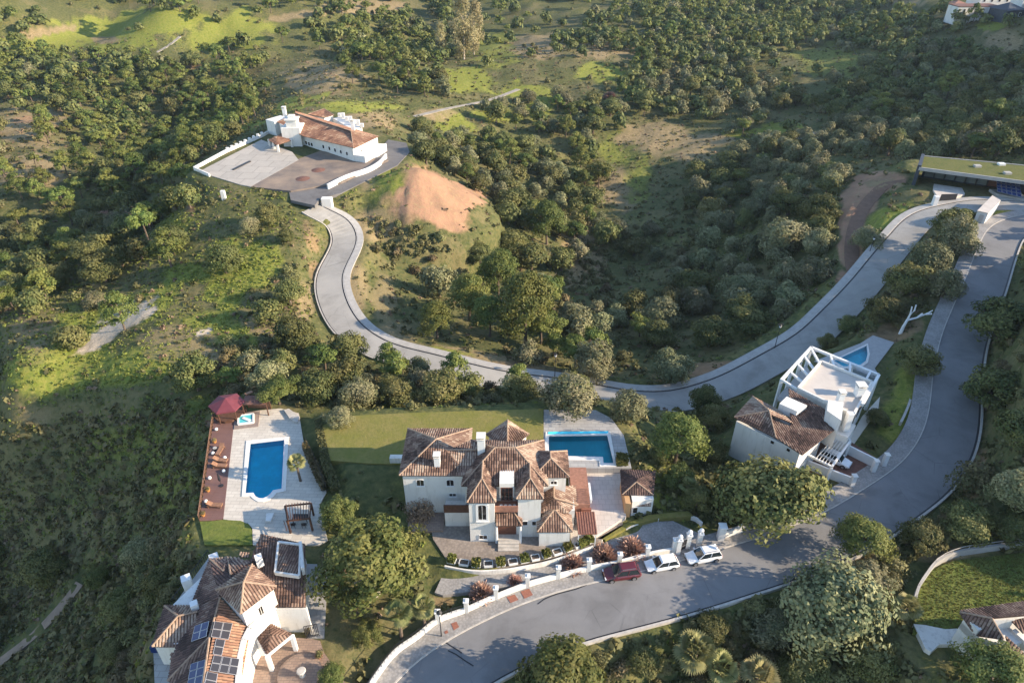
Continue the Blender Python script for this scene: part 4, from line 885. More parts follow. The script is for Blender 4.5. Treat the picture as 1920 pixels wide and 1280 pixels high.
pool('swimming_pool', pin, pout, 2.52, 'pool_teal', 'teal rectangular swimming pool on the grey terrace behind the main villa')
b = MB(); p_ = [P(*V(*q), 2.5) for q in [(1125, 242), (1510, 238), (1508, 250), (1125, 256)]]; b.prism(p_, 2.53, 2.66); tag(b.build('overflow_channel', M['pool_blue_floor'], None), 'narrow blue overflow channel at the far edge of the teal pool', 'pool channel')
# clipped box hedge by the pool
def box_hedge(poly, z0, z1, label, n=900, group=None, seed=1, mat='hedgeleaf', rnd=.12):
    g = np.random.default_rng(seed); b = MB(); b.prism([(np.mean([p[0] for p in poly])+(p[0]-np.mean([q[0] for q in poly]))*.88, np.mean([p[1] for p in poly])+(p[1]-np.mean([q[1] for q in poly]))*.88) for p in poly], z0, z1-.08)
    o = b.build('hedge', M[mat], None); tag(o, label, 'hedge', group)
    xs = np.array([p[:2] for p in poly]); pts_ = []
    lo, hi = xs.min(0), xs.max(0)
    while len(pts_) < n:
        q = lo+(hi-lo)*g.random((n*2, 2)); ins = in_poly(q[:, 0], q[:, 1], [tuple(p) for p in xs]); ed = seg_dist(q[:, 0], q[:, 1], [tuple(p) for p in xs], True)
        for (x, y), i_, e_ in zip(q, ins, ed):
            if not i_: continue
            top = g.random() < .55
            if top: pts_.append((x, y, z1+g.normal()*.05))
            elif e_ < .16: pts_.append((x, y, z0+(z1-z0)*g.random()))
            if len(pts_) >= n: break
    p = np.array(pts_); d = g.normal(size=p.shape); d[:, 2] = abs(d[:, 2])+.3; d /= np.linalg.norm(d, axis=1)[:, None]; a = np.cross(d, g.normal(size=p.shape)); a /= np.linalg.norm(a, axis=1)[:, None]; c_ = np.cross(d, a); s = (rnd*(.6+.8*g.random(len(p))))[:, None]
    me_ = npmesh('leaves', np.stack([p-a*s, p-c_*s, p+a*s, p+c_*s], 1).reshape(-1, 3), 4, M[mat], g.random(len(p)))
    l_ = bpy.data.objects.new('leaves', me_); COL.objects.link(l_); l_.parent = o; l_['kind'] = 'stuff'; return o
box_hedge([P(*V(*q), 2.6)[:2] for q in [(1560, 395), (1630, 400), (1640, 455), (1560, 460)]], 1.6, 3.4, 'clipped square box hedge at the near right corner of the teal pool', 700, seed=2)
# outbuilding
OB = thing('outbuilding', 'small outbuilding with dark hipped roof right of the pale terrace', 'outbuilding', P(*V(1700, 750), 1.2))
o0, o1, o2, o3 = [P(*V(*q), 3.6) for q in [(1600, 640), (1800, 645), (1810, 490), (1590, 480)]]; oa, ob = P(*V(1690, 560), 4.8), P(*V(1700, 540), 4.8)
roof(OB, [[o0, o1, oa], [o1, o2, ob, oa], [o2, o3, ob], [o3, o0, oa, ob]], [(o0, oa), (o1, oa)], 'tile_dark_shade', seed=21)
q0, q1 = P(*V(1655, 765), 1.2), P(*V(1790, 745), 1.2)
walls(OB, [q0[:2], q1[:2], (q1[0]+.1, q1[1]+5), (q0[0], q0[1]+5.2)], .6, 3.5)
e0, e1, e2, e3 = [P(*V(*q), z) for q, z in [((1665, 712), 2.6), ((1785, 712), 2.6), ((1790, 648), 3.3), ((1665, 648), 3.3)]]
roof(OB, [[e0, e1, e2, e3]], [], seed=22); winpx(OB, q0, q1, *V(1682, 740), 8, 10, mull=0, fw=.05, sill=False)
b = MB(); qa, qb = P(*V(1612, 770), 1.2), P(*V(1648, 775), 1.2); b.prism([qa[:2], qb[:2], (qb[0], qb[1]+4), (qa[0], qa[1]+4.5)], .6, 3.4); b.build('side_wall', M['orangewall'], OB)
# planters along the curved retaining wall
pl = spline(PP([(838, 1050), (875, 1057), (905, 1059), (950, 1056), (985, 1050), (1020, 1043), (1060, 1031), (1090, 1020), (1112, 1012)], 1.0), .2)
RW = thing('retaining_wall', 'low curved white retaining wall carrying planters below the villa front', 'wall', (pl[len(pl)//2][0], pl[len(pl)//2][1], .4))
b = MB(); w2 = offset(pl, .9); 
for i in range(0, len(w2)-4, 4): b.obox(w2[i], w2[i+4], .2, .1, 1.12)
b.build('wall', M['plaster_old'], RW)
hw = ['with sunlit yellow-green hedge', 'with dark soil', 'with sunlit yellow-green hedge', 'with dark soil', 'with sunlit yellow-green hedge', 'with dark soil', 'with olive hedge', 'with dark soil', 'with dark hedge', 'with dark soil', 'with dark hedge', 'with dark soil', 'with dark hedge']
nth = ['leftmost', 'second', 'third', 'fourth', 'fifth', 'sixth', 'seventh', 'eighth', 'ninth', 'tenth', 'eleventh', 'twelfth', 'thirteenth']
seglen = (len(pl)-1)//13
for k in range(13):
    i0, i1 = k*seglen+1, (k+1)*seglen-1; a_, c_ = pl[i0], pl[i1]; mid = (a_+c_)/2; d_ = (c_-a_)[:2]; n_ = np.array([d_[1], -d_[0]])/np.linalg.norm(d_)
    t_ = thing('planter', '%s white trough planter from the left %s on the curved wall' % (nth[k], hw[k]), 'planter', (mid[0], mid[1], 1.0), 0, 'planters along the curved wall')
    A2, B2 = a_[:2]+n_*.02, c_[:2]+n_*.02; b = MB(); L = np.linalg.norm(d_); e_ = d_/L
    for s_ in (-.38, .38): b.obox(A2+n_*s_, B2+n_*s_, .07, 1.0, 1.38)
    b.obox(A2-n_*.34, A2+n_*.34, .07, 1.0, 1.377); b.obox(B2-n_*.34, B2+n_*.34, .07, 1.0, 1.377); b.build('trough', M['white'], t_)
    s2 = MB(); s2.obox(A2+e_*.04, B2-e_*.04, .66, 1.05, 1.3); s2.build('soil', M['bark'], t_)
    if k % 2 == 0: box_hedge([A2-n_*.5, B2-n_*.5, B2+n_*.5, A2+n_*.5], 1.2, 1.8, ['sunlit clipped hedge block in the leftmost planter', '', 'sunlit clipped hedge block in the third planter', '', 'sunlit clipped hedge block in the fifth planter', '', 'olive hedge block in the seventh planter', '', 'dark hedge block in the ninth planter', '', 'dark hedge block in the eleventh planter', '', 'dark hedge block in the planter nearest the grass bank'][k], 420, 'hedge blocks in the planters', k+30)
box_hedge([p[:2] for p in PP([(1082, 1020), (1104, 1012), (1108, 1018), (1088, 1028)], 1.2)], .8, 2.1, 'dark low box hedge at the right end of the planters', 400, seed=50)
bk = [p[:2] for p in PP([(1120, 1010), (1165, 985), (1215, 966), (1290, 958), (1300, 968), (1235, 972), (1185, 985), (1135, 1012)], .9)]
b = MB(); b.prism(bk, .1, 1.0); tag(b.build('grass_bank', M['lawn'], None), 'strip of olive grass above the driveway kerb', None, None, 'structure')
kb = spline(PP([(1128, 1016), (1190, 988), (1240, 975), (1295, 972), (1315, 985)], .5), .5); ribbon('kerb', kb, -.25, 0, .45, .7, M['plaster_old'], 'pale curved kerb between grass bank and driveway')
# ------------------------------------------------------------------ white boundary wall with pillars
BW = [(690, 1305), (702.6, 1280), (741, 1230), (782, 1200), (822, 1169), (875, 1149), (930, 1124.5), (989, 1102), (1046, 1086), (1103, 1072), (1160, 1061), (1212, 1047), (1262, 1037)]
bl = spline([G(*p) for p in BW], .5); bl[:, 2] = smooth(bl[:, 2], 8)
WT = thing('boundary_wall', 'long white boundary wall with capped pillars along the cobbled pavement', 'wall', bl[len(bl)//2])
b = MB()
for i in range(len(bl)-1): b.add([(x+nx*s_*.16, y+ny*s_*.16, z+h) for (x, y, z), (nx, ny) in [(bl[j], (lambda d: (d[1], -d[0]))((bl[min(j+1, len(bl)-1)]-bl[max(j-1, 0)])[:2]/np.linalg.norm((bl[min(j+1, len(bl)-1)]-bl[max(j-1, 0)])[:2]))) for j in (i, i+1)] for s_ in (-1, 1) for h in (-.6, 1.05)], [(0, 1, 5, 4), (2, 6, 7, 3), (1, 3, 7, 5)])
b.build('wall', M['plaster'], WT)
for k in range(4, len(BW)):
    p = G(*BW[k]); b = MB(); z = float(p[2]); x, y = p[:2]; hh = 2.3 if k < 12 else 2.6
    b.box(x-.25, x+.25, y-.25, y+.25, z-.4, z+hh); pi_ = b.build('pillar', M['plaster'], WT)
    c_ = MB(); c_.box(x-.33, x+.33, y-.33, y+.33, z+hh+.001, z+hh+.1); c_.lathe((x, y, z+hh+.1), [(.26, 0), (.18, .1), (.05, .22)], 4); c_.build('pillar_cap', M['white'], pi_)
b = MB()
ri = [i for i in range(0, len(bl)-2) if bl[i][0] < G(940, 1122)[0]]
for i in ri[::1]: b.beam(bl[i]+[0, 0, 1.75], bl[i+1]+[0, 0, 1.75], .05, .05); b.beam(bl[i]+[0, 0, 1.0], bl[i]+[0, 0, 1.75], .03, .03)
for i in ri[::6]: b.beam(bl[i]+[0, 0, .9], bl[i]+[0, 0, 1.95], .06, .06)
b.build('railing', M['dark'], WT)['kind'] = 'stuff'
# gate pillars with crowns, gate wing
GPX = [(1270, 1036, 'gate pillar where the boundary wall ends'), (1288, 1027, 'middle white gate pillar with ball crown beside the dark gate'), (1309, 1024, 'white gate pillar with ball crown nearest the white estate car')]
for k, (px, py, l) in enumerate(GPX):
    p = P(px, py, .25); t_ = thing('gate_pillar', ('white crowned ' if k == 0 else '')+l, 'gate pillar', p, 0, 'crowned gate pillars')
    x, y, z = p; b = MB(); b.box(x-.27, x+.27, y-.27, y+.27, z-.3, z+2.5); b.build('shaft', M['plaster'], t_)
    b = MB(); b.box(x-.36, x+.36, y-.36, y+.36, z+2.501, z+2.62); b.lathe((x, y, z+2.62), [(.22, 0), (.14, .08), (.11, .16), (.24, .28), (.31, .44), (.24, .62), (.08, .7)], 10)
    for a in range(4): b.lathe((x+.3*math.cos(a*1.571+.785), y+.3*math.sin(a*1.571+.785), z+2.62), [(.09, 0), (.11, .1), (.03, .22)], 6)
    b.build('crown', M['white'], t_)
a_, c_ = P(1273, 1034, .25), P(1286, 1028, .25); b = MB(); b.obox(a_[:2], c_[:2], .08, .3, 2.1); gt_ = tag(b.build('gate', M['dark'], None), 'dark metal pedestrian gate between two white pillars', 'gate')
b = MB(); b.obox(a_[:2]-np.array([0, .06]), c_[:2]-np.array([0, .06]), .04, 1.1, 1.2); b.build('gate_rail', M['chrome'], gt_)
a_, c_ = P(1350, 1010, .3), P(1392, 996, .4); t_ = thing('gate_wing', 'white curved wall stub with pillar under the broad holm oak', 'wall', a_)
b = MB(); b.box(a_[0]-.4, a_[0]+.4, a_[1]-.4, a_[1]+.4, 0, 2.7); b.build('pillar', M['plaster'], t_); b = MB(); b.box(a_[0]-.5, a_[0]+.5, a_[1]-.5, a_[1]+.5, 2.701, 2.85); b.build('pillar_cap', M['white'], t_)
b = MB()
for k in range(8): q, w_ = a_+(c_-a_)*k/8, a_+(c_-a_)*(k+1)/8; b.obox(q[:2], w_[:2], .26, 0, 1.5+.5*(1-math.sin(math.pi*(k+.5)/8))); 
b.build('curved_wall', M['plaster'], t_)
def potplant(t_, p, r, kind):
    o = bpy.data.objects.new('plant', TPL[(kind, 'far')][int(rng.integers(5))][1]); COL.objects.link(o); o.parent = t_; o.location = [float(v) for v in np.array(p)-root_loc(t_)]; o.scale = (r, r, r)
# ------------------------------------------------------------------ left house with solar panels
LH = thing('solar_house', 'white villa with square tower and rooftop solar panels in the lower left', 'house', P(*Lp(800, 900), 1.0))
def LZ(*q): return [P(*Lp(u, v), z) for u, v, z in q]
def hull_walls(parent, pts3, z0, z1, inset=.3, mat='plaster'):
    c = np.mean([p[:2] for p in pts3], 0); q = []
    for p in pts3: d = c-p[:2]; q.append(p[:2]+d/np.linalg.norm(d)*inset)
    return walls(parent, q, z0, z1, mat), q
# tower
T4 = LZ((660, 580, 8.5), (845, 760, 8.5), (1115, 555, 8.5), (930, 390, 8.5)); tap = P(*Lp(868, 522), 10.3)
f, r = pyr(T4, tap); roof(LH, f, r, seed=31, tint=(.35, 1))
_, tq = hull_walls(LH, T4, .5, 8.42, .42)
winpx(LH, tq[1], tq[2], *Lp(1000, 748), 9, 26, frame='plaster', fw=.12, arch=True, sill=False, mull=1)
# main ridge wing (runs down from the tower), solar slope facing right
rA, rB, rC = P(*Lp(690, 640), 7.2), P(*Lp(612, 935), 7.0), P(*Lp(560, 1330), 7.0)
eR0, eR1 = P(*Lp(915, 880), 5.4), P(*Lp(835, 1330), 5.4)
roof(LH, [[rC, eR1, eR0, rA]], [(rA, rB), (rB, rC)], 'tile_red', seed=32)  # right slope: lighter, redder tiles paint the sunlight on it
eL0, eL1 = P(*Lp(470, 700), 5.1), P(*Lp(330, 1060), 5.0); hipL = P(*Lp(295, 1262), 5.0)
roof(LH, [[rA, rB, hipL, eL1, P(*Lp(420, 850), 5.05), eL0]], [(rB, hipL)], 'tile_dark_shade', seed=33)  # left slope: its shade is painted with the dark tiles
s0, s1 = P(*Lp(640, 975), 6.85), P(*Lp(345, 1285), 4.9)
roof(LH, [[rB, s0, s1, hipL]], [], seed=34, tint=(.42, .95))  # front strip: lightened tiles paint the sun falling on it
roof(LH, [[s0, rC, P(*Lp(330, 1400), 5.0), s1]], [], 'tile_dark_shade', seed=35)  # shade of this left-facing slope put into the tile colour
# upper left slope by the tower, shade painted dark; two hips painted lit
u0, u1, u2, u3 = LZ((612, 350, 5.3), (940, 360, 6.6), (690, 640, 7.2), (470, 700, 5.1))
roof(LH, [[u0, u1, u2], [u0, u2, u3]], [], 'tile_dark_shade', seed=36)
a0, a1, a2 = LZ((612, 350, 5.32), (738, 335, 5.5), (718, 445, 6.2)); a3 = P(*Lp(560, 420, ), 5.3)
roof(LH, [[a0, a1, a2]], [(a0, a2), (a1, a2)], seed=37, tint=(.42, .95))  # tint raised to paint sunlight on this hip
c0, c1, c2, c3 = LZ((748, 335, 5.6), (830, 340, 6.0), (905, 380, 6.6), (770, 470, 6.7)); roof(LH, [[c0, c1, c2, c3]], [(c0, c3)], seed=38, tint=(.42, .95))  # second hip, sunlight put into its lighter tiles
d0, d1, d2, d3 = LZ((838, 295, 6.4), (905, 300, 6.4), (910, 335, 6.2), (842, 332, 6.2)); roof(LH, [[d0, d1, d2, d3]], [], seed=39, tint=(.6, 1))
# left cross wing
w0, w1, w2_, w3, wa, wb = LZ((275, 700, 5.0), (180, 1005, 5.0), (360, 1003, 5.0), (480, 690, 5.4), (375, 778, 6.1), (520, 745, 6.1))
roof(LH, [[w0, wa, w1]], [(w0, wa), (w1, wa)], 'tile_dark_shade', seed=40); roof(LH, [[w1, w2_, P(*Lp(500, 870), 5.35), wb, wa]], [(wa, wb)], seed=41, tint=(.42, .95)); roof(LH, [[wa, wb, P(*Lp(545, 760), 5.6), w3, w0]], [], seed=42)  # left face painted shaded, front slope painted sunlit by tile colour
x0, x1, x2, x3 = LZ((320, 1145, 4.6), (322, 1055, 4.8), (375, 1040, 5.0), (430, 1050, 5.0)); roof(LH, [[x0, x3, x2, x1]], [], seed=43, tint=(.42, .95))
# right block: broad weathered slope, raised white-edged panel
r0, r1, r2, r3 = LZ((1005, 175, 6.3), (1330, 240, 6.3), (1335, 715, 5.1), (1090, 718, 5.1)); r4 = P(*Lp(905, 380), 6.2)
roof(LH, [[r0, r1, r2, r3, r4]], [], seed=44, tint=(.05, .75))
b0 = LZ((1130, 228, 6.75), (1295, 248, 6.75), (1285, 482, 6.5), (1105, 455, 6.5)); b = MB()
for i in range(4): b.beam(b0[i], b0[(i+1) % 4], .22, .5)
b.each('roof_parapet', M['plaster'], LH); roof(LH, [b0], [], seed=45, tint=(.15, .8), thick=.3)
sw = LZ((1300, 255, 6.2), (1325, 480, 5.6)); b = MB(); b.obox(sw[0], sw[1], .35, 4.5, 7.1); b.build('side_parapet', M['plaster'], LH)
for q in [[(1005,190,0),(1320,250,0),(1325,705,0),(1095,708,0),(930,500,0)], [(690,600,0),(900,860,0),(840,1330,0),(570,1330,0),(480,1000,0)], [(285,715,0),(200,990,0),(480,1000,0),(700,650,0),(640,380,0)]]:
    pts_ = [P(*Lp(u, v), 5.1) for u, v, _ in q]; hull_walls(LH, pts_, -2.0, 4.95, .25)
lw = LZ((205, 1010, 4.6), (360, 1010, 4.6)); walls(LH, [lw[0][:2], lw[1][:2], lw[1][:2]+[0, 2], lw[0][:2]+[0, 2]], -3, 4.6)
b = MB(); fr_ = LZ((1090, 716, 5.05), (1340, 716, 5.05)); b.obox(fr_[0], fr_[1], .3, .5, 5.06); b.build('front_wall', M['plaster'], LH)
pw = [P(*Lp(u, v), 5.0) for u, v in [(1085, 735), (1000, 830), (925, 900), (880, 985), (850, 1120), (835, 1330)]]; b = MB()
for i in range(5): b.obox(pw[i], pw[i+1], .5, .5, 5.85)
b.build('parapet', M['plaster'], LH)
k2 = LZ((760, 1000, 5.75), (850, 1100, 5.45), (855, 990, 5.5)); roof(LH, [[k2[0]+[0,0,.25], k2[1]+[0,0,.05], k2[2]+[0,0,.05]]], [(k2[0]+[0,0,.27], k2[1]+[0,0,.07])], 'tile_red', seed=46)
# chimneys
for (u, v, z, h, w_) in [(640, 330, 1.0, 4.4, 1.0), (430, 490, .8, 4.8, 1.0), (490, 680, 4.8, 6.6, .75), (975, 330, 5.9, 7.6, .75)]:
    p = P(*Lp(u, v), h); chimney(LH, p[0], p[1], z-1, h, w_, 'white', False, rot=.5)
# solar panels on the slopes
def panels(parent, quad, nu, nv, skip, mat, lift=.14):
    q = [np.array(p, float) for p in quad]; n = np.cross(q[1]-q[0], q[3]-q[0]); n /= np.linalg.norm(n); n = n if n[2] > 0 else -n
    for i in range(nu):
        for j in range(nv):
            if (i, j) in skip: continue
            def at(a, c): return (q[0]*(1-a)+q[1]*a)*(1-c)+(q[3]*(1-a)+q[2]*a)*c+n*lift
            a0, a1, c0, c1 = i/nu+.012, (i+1)/nu-.012, j/nv+.012, (j+1)/nv-.012; o = [at(a0, c0), at(a1, c0), at(a1, c1), at(a0, c1)]
            b = MB(); b.add([p+n*.0 for p in o]+[p+n*.05 for p in o], [(0, 1, 5, 4), (1, 2, 6, 5), (2, 3, 7, 6), (3, 0, 4, 7), (4, 5, 6, 7), (3, 2, 1, 0)]); s_ = b.build('solar_panel', M['alu'], parent)
            g_ = [at(a0+(a1-a0)*t_[0], c0+(c1-c0)*t_[1])+n*.056 for t_ in ((.04, .03), (.96, .03), (.96, .97), (.04, .97))]; k = MB(); k.poly(g_); k.build('glass', M[mat], s_)
def onplane(pl3, u, v):                    # photo pixel -> point on the plane through three points
    o = np.array(pl3[0]); n = np.cross(np.array(pl3[1])-o, np.array(pl3[2])-o); a, b_ = (u-960)/F, (640-v)/F; d = np.array([a, CT+b_*ST, -ST+b_*CT]); c_ = np.array([0, 0, CAM_H]); return c_+d*(((o-c_)@n)/(d@n))
SR = (rC, eR1, eR0); SLt = (rA, rB, eL0); SLb = (s0, rC, P(*Lp(330, 1400), 5.0))
Q = lambda pl3, *uv: [onplane(pl3, *Lp(u, v)) for u, v in uv]
panels(LH, Q(SR, (617, 940), (752, 962), (783, 838), (645, 822)), 2, 2, (), 'solar_grey')
panels(LH, Q(SR, (632, 1070), (700, 1082), (728, 962), (657, 952)), 1, 2, (), 'solar_grey')
panels(LH, Q(SR, (606, 1195), (815, 1228), (838, 1105), (640, 1075)), 3, 2, (), 'solar_grey')
panels(LH, Q(SR, (560, 1320), (650, 1338), (672, 1215), (590, 1198)), 1, 2, (), 'solar_grey')
panels(LH, Q(SLt, (482, 975), (597, 935), (618, 818), (510, 855)), 2, 2, (), 'solar_blue')
panels(LH, Q(SLb, (450, 1320), (565, 1285), (592, 1105), (480, 1140)), 2, 3, (), 'solar_blue')
# blue-grey roof terrace and its rail at the left
tz = [P(*Lp(u, v), 2.4) for u, v in [(345, 690), (615, 325), (640, 345), (500, 560), (470, 720)]]; b = MB(); b.prism(tz, -3, 2.4); b.build('side_terrace', M['grey_tile'], LH)
b = MB(); t0, t1 = P(*Lp(345, 690), 2.4), P(*Lp(612, 322), 2.4)
for k in range(22): q = t0+(t1-t0)*k/21; b.beam(q, q+[0, 0, 1], .04, .04)
b.beam(t0+[0, 0, 1], t1+[0, 0, 1], .06, .06); b.build('terrace_rail', M['dark'], LH)['kind'] = 'stuff'
bt = [P(*Lp(u, v), 1.4) for u, v in [(190, 1040), (235, 1020), (330, 1180), (320, 1290), (200, 1290)]]; b = MB(); b.prism(bt, -3, 1.4); b.build('lower_terrace', M['greypave'], LH)
b = MB(); b.box(bt[0][0]-.1, bt[1][0], bt[0][1]-.2, bt[0][1]+.6, 1.4, 2.3); b.build('blue_awning', M['solar_blue'], LH)
# porch pavilion
po = LZ((975, 945, 3.9), (1062, 832, 3.9), (1225, 912, 3.9), (1040, 1062, 3.9)); pa = P(*Lp(1055, 905), 4.9)
f, r = pyr(po, P(*Lp(1065, 925), 4.6)); roof(LH, f, [], seed=47, tint=(.1, .7))
b = MB(); b.beam(po[3]-[0, 0, .25], po[2]-[0, 0, .25], .3, .35); b.beam(po[3]-[0, 0, .25], po[0]-[0, 0, .25], .3, .35)
for p in (po[3], po[2], po[0]): b.box(p[0]-.2, p[0]+.2, p[1]-.2, p[1]+.2, .9, 3.6)
b.each('porch_beam', M['white'], LH)
# side gate and annex at the right
b = MB(); q = [P(*Lp(u, v), 4.2) for u, v in [(1335, 385), (1418, 388), (1415, 525), (1335, 522)]]; b.prism(q, 4.0, 4.2); b.build('flat_canopy', M['grey_tile'], LH)
b = MB(); q = [P(*Lp(u, v), 1.0) for u, v in [(1340, 945), (1435, 925)]]
for k in range(9): w_ = q[0]+(q[1]-q[0])*k/8; b.beam(w_, w_+[0, 0, 2.2], .05, .05)
for z in (.3, 2.2): b.beam(q[0]+[0, 0, z], q[1]+[0, 0, z], .06, .06)
GT_ = thing('garden_gate', 'black metal garden gate beside the right wall of the house with solar panels', 'gate', q[0]); b.each('bar', M['dark'], GT_)
b = MB(); q = [P(*Lp(u, v), 1) for u, v in [(1330, 400), (1500, 430), (1470, 940), (1345, 940)]]; b.prism(q, .2, .96); tag(b.build('side_path', M['greypave'], None), 'grey paved path right of the house with solar panels', None, None, 'structure')
for (u, v, s, l) in [(1435, 1085, .55, 'orange-red flower pot by the courtyard gate'), (1350, 915, .45, 'dark pot by the front wall corner')]:
    p = P(*Lp(u, v), 1.0); t_ = thing('plant_pot', l, 'flower pot', p); b = MB(); b.lathe(p, [(s*.5, 0), (s*.75, s*.7), (s*.8, s)], 10); b.build('pot', M['terracotta' if 'orange' in l else 'dark'], t_)
    potplant(t_, p+[0, 0, s*.9], s*1.1, 'bush')
# bed with urn in the courtyard
p = P(*Lp(1290, 1215), 1.0); t_ = thing('flower_bed', 'round raised flower bed with a small grey urn in the courtyard', 'flower bed', p); b = MB(); b.lathe(p, [(2.3, -.1), (2.3, .3), (2.0, .34)], 20); b.build('bed_rim', M['brownpave'], t_); b = MB(); b.lathe(p+[.4, -.3, .3], [(.35, 0), (.2, .3), (.5, .9), (.42, 1.0)], 12); b.build('urn', M['stone'], t_)
# ------------------------------------------------------------------ left pool estate
inn = POOL_L
out_ = [P(*Dp(u, v), 1) for u, v in [(405, 470), (757, 436), (733, 885), (655, 902), (632, 930), (596, 958), (548, 977), (500, 974), (462, 950), (440, 928), (368, 931)]]
pool('swimming_pool', inn, out_, 1.02, 'pool_blue', 'deep blue swimming pool with rounded end on cream paving')
# deck rail, posts
dk = [P(*Dp(u, v), 1.0) for u, v in [(150, 195), (20, 1130)]]
RL = thing('deck_railing', 'low timber railing along the outer edge of the brown deck', 'railing', dk[0]); b = MB(); nn = 26
for k in range(nn+1): q = dk[0]+(dk[1]-dk[0])*k/nn; b.beam(q-[0, 0, .3], q+[0, 0, 1.0], .09, .09)
b.each('post', M['wood'], RL); b = MB(); b.beam(dk[0]+[0, 0, 1.0], dk[1]+[0, 0, 1.0], .12, .06); b.beam(dk[0]+[0, 0, .5], dk[1]+[0, 0, .5], .05, .05); b.each('rail', M['lightwood'], RL)
b = MB(); b.prism([p[:2] for p in DECK], -2.5, .76); tag(b.build('deck_base', M['wood'], None), 'dark timber base under the deck edge', None, None, 'structure')
b = MB(); q = [P(*Dp(u, v), 1.0) for u, v in [(316, 242), (520, 225), (505, 350), (305, 375)]]; b.prism(q, .9, 1.12); tag(b.build('spa_platform', M['taupe'], None), 'taupe stone platform round the small hot tub', None, None, 'structure')
q = [P(*Dp(u, v), 1.12) for u, v in [(342, 270), (466, 250), (466, 322), (340, 338)]]; c_ = np.mean(q, 0); HT = thing('hot_tub', 'small rectangular hot tub with white rim on the taupe platform', 'hot tub', c_)
b = MB()
for i in range(4): b.obox(q[i], q[(i+1) % 4], .25, 1.1, 1.4)
b.build('rim', M['white'], HT); b = MB(); b.prism(q, 1.1, 1.28); b.build('water', M['pool_teal_floor'], HT)
b = MB(); b.beam(np.array(q[0])*.7+np.array(q[2])*.3+[0, 0, .25], np.array(q[2])*.8+np.array(q[0])*.2+[0, 0, .25], .5, .05); b.build('cover_panel', M['white'], HT)
# burgundy gazebo
gc = P(*Dp(240, 150), 1.0+2.5); GZ = thing('gazebo', 'hexagonal gazebo with burgundy roof at the head of the deck', 'gazebo', (gc[0], gc[1], 1.0)); rg = 2.75
b = MB(); ring = [(gc[0]+rg*math.cos(a), gc[1]+rg*.95*math.sin(a), 3.3) for a in np.arange(6)*math.pi/3+.25]; ap = (gc[0], gc[1], 4.3)
for i in range(6): b.poly([ring[i], ring[(i+1) % 6], ap]); b.poly([ring[i], (*ring[i][:2], 3.1), (*ring[(i+1) % 6][:2], 3.1), ring[(i+1) % 6]])
b.build('roof', M['burgundy'], GZ); b = MB()
for p in ring: b.box(gc[0]+(p[0]-gc[0])*.9-.07, gc[0]+(p[0]-gc[0])*.9+.07, gc[1]+(p[1]-gc[1])*.9-.07, gc[1]+(p[1]-gc[1])*.9+.07, 1, 3.3)
b.each('post', M['wood'], GZ); b = MB(); b.lathe((gc[0], gc[1], .9), [(2.2, 0), (2.2, .6), (2.3, .62)], 12); b.build('bar_counter', M['wood'], GZ)
s_ = [P(*Dp(u, v), 3.2) for u, v in [(368, 165), (568, 168), (585, 110), (400, 95)]]; SH = thing('bar_shed', 'brown flat-roofed timber shed beside the burgundy gazebo', 'shed', (*np.mean(s_, 0)[:2], 1))
b = MB(); b.prism(s_, lambda x, y: 3.05+(y-s_[0][1])*.08, lambda x, y: 3.2+(y-s_[0][1])*.08); b.build('roof', M['brownroof'], SH)
b = MB()
for p in s_: b.box(p[0]-.08, p[0]+.08, p[1]-.08, p[1]+.08, .8, 3.2)
b.each('post', M['wood'], SH); b = MB(); b.obox(s_[2], s_[3], .1, .8, 3.2); b.build('back_wall', M['lightwood'], SH)
b = MB(); b.beam(np.array(s_[3])+[0, 0, .3], np.array(P(*Dp(455, 60), 3.3)), .5, .1); b.build('sunlit_edge_strip', M['lightwood'], SH)  # lighter strip paints the sunlit left edge of the roof
# pots, lanterns, loungers, tables
for k, (u, v, l) in enumerate([(170, 282, 'orange flower pot at the gazebo end of the deck rail'), (145, 482, 'orange flower pot beside the upright lounger end of the deck'), (90, 885, 'orange flower pot midway along the deck rail'), (50, 1088, 'orange flower pot at the lawn end of the deck rail')]):
    p = P(*Dp(u, v), 1.02); t_ = thing('plant_pot', l, 'flower pot', p, 0, 'orange pots along the deck'); b = MB(); b.lathe(p, [(.22, 0), (.34, .35), (.38, .5), (.33, .5)], 10); b.build('pot', M['pot'], t_)
    potplant(t_, p+[0, 0, .45], .42, 'lime_pot' if False else 'bush')
for k, (u, v, l) in enumerate([(160, 382, 'white globe lantern near the gazebo end of the deck rail'), (132, 580, 'white globe lantern behind the upright lounger'), (105, 785, 'white globe lantern midway along the deck rail'), (75, 978, 'white globe lantern by the single lounger'), (230, 618, 'white globe lantern between the loungers and the paving'), (222, 728, 'white globe lantern below the pair of loungers')]):
    p = P(*Dp(u, v), 1.02); t_ = thing('lantern', l, 'lantern', p, 0, 'white lanterns on the deck'); b = MB(); b.lathe(p, [(.12, 0), (.22, .12), (.26, .28), (.2, .42), (.08, .5)], 10); b.build('globe', M['white'], t_); b = MB(); b.lathe(p, [(.15, -.01), (.16, .06)], 8); b.build('foot', M['dark'], t_)
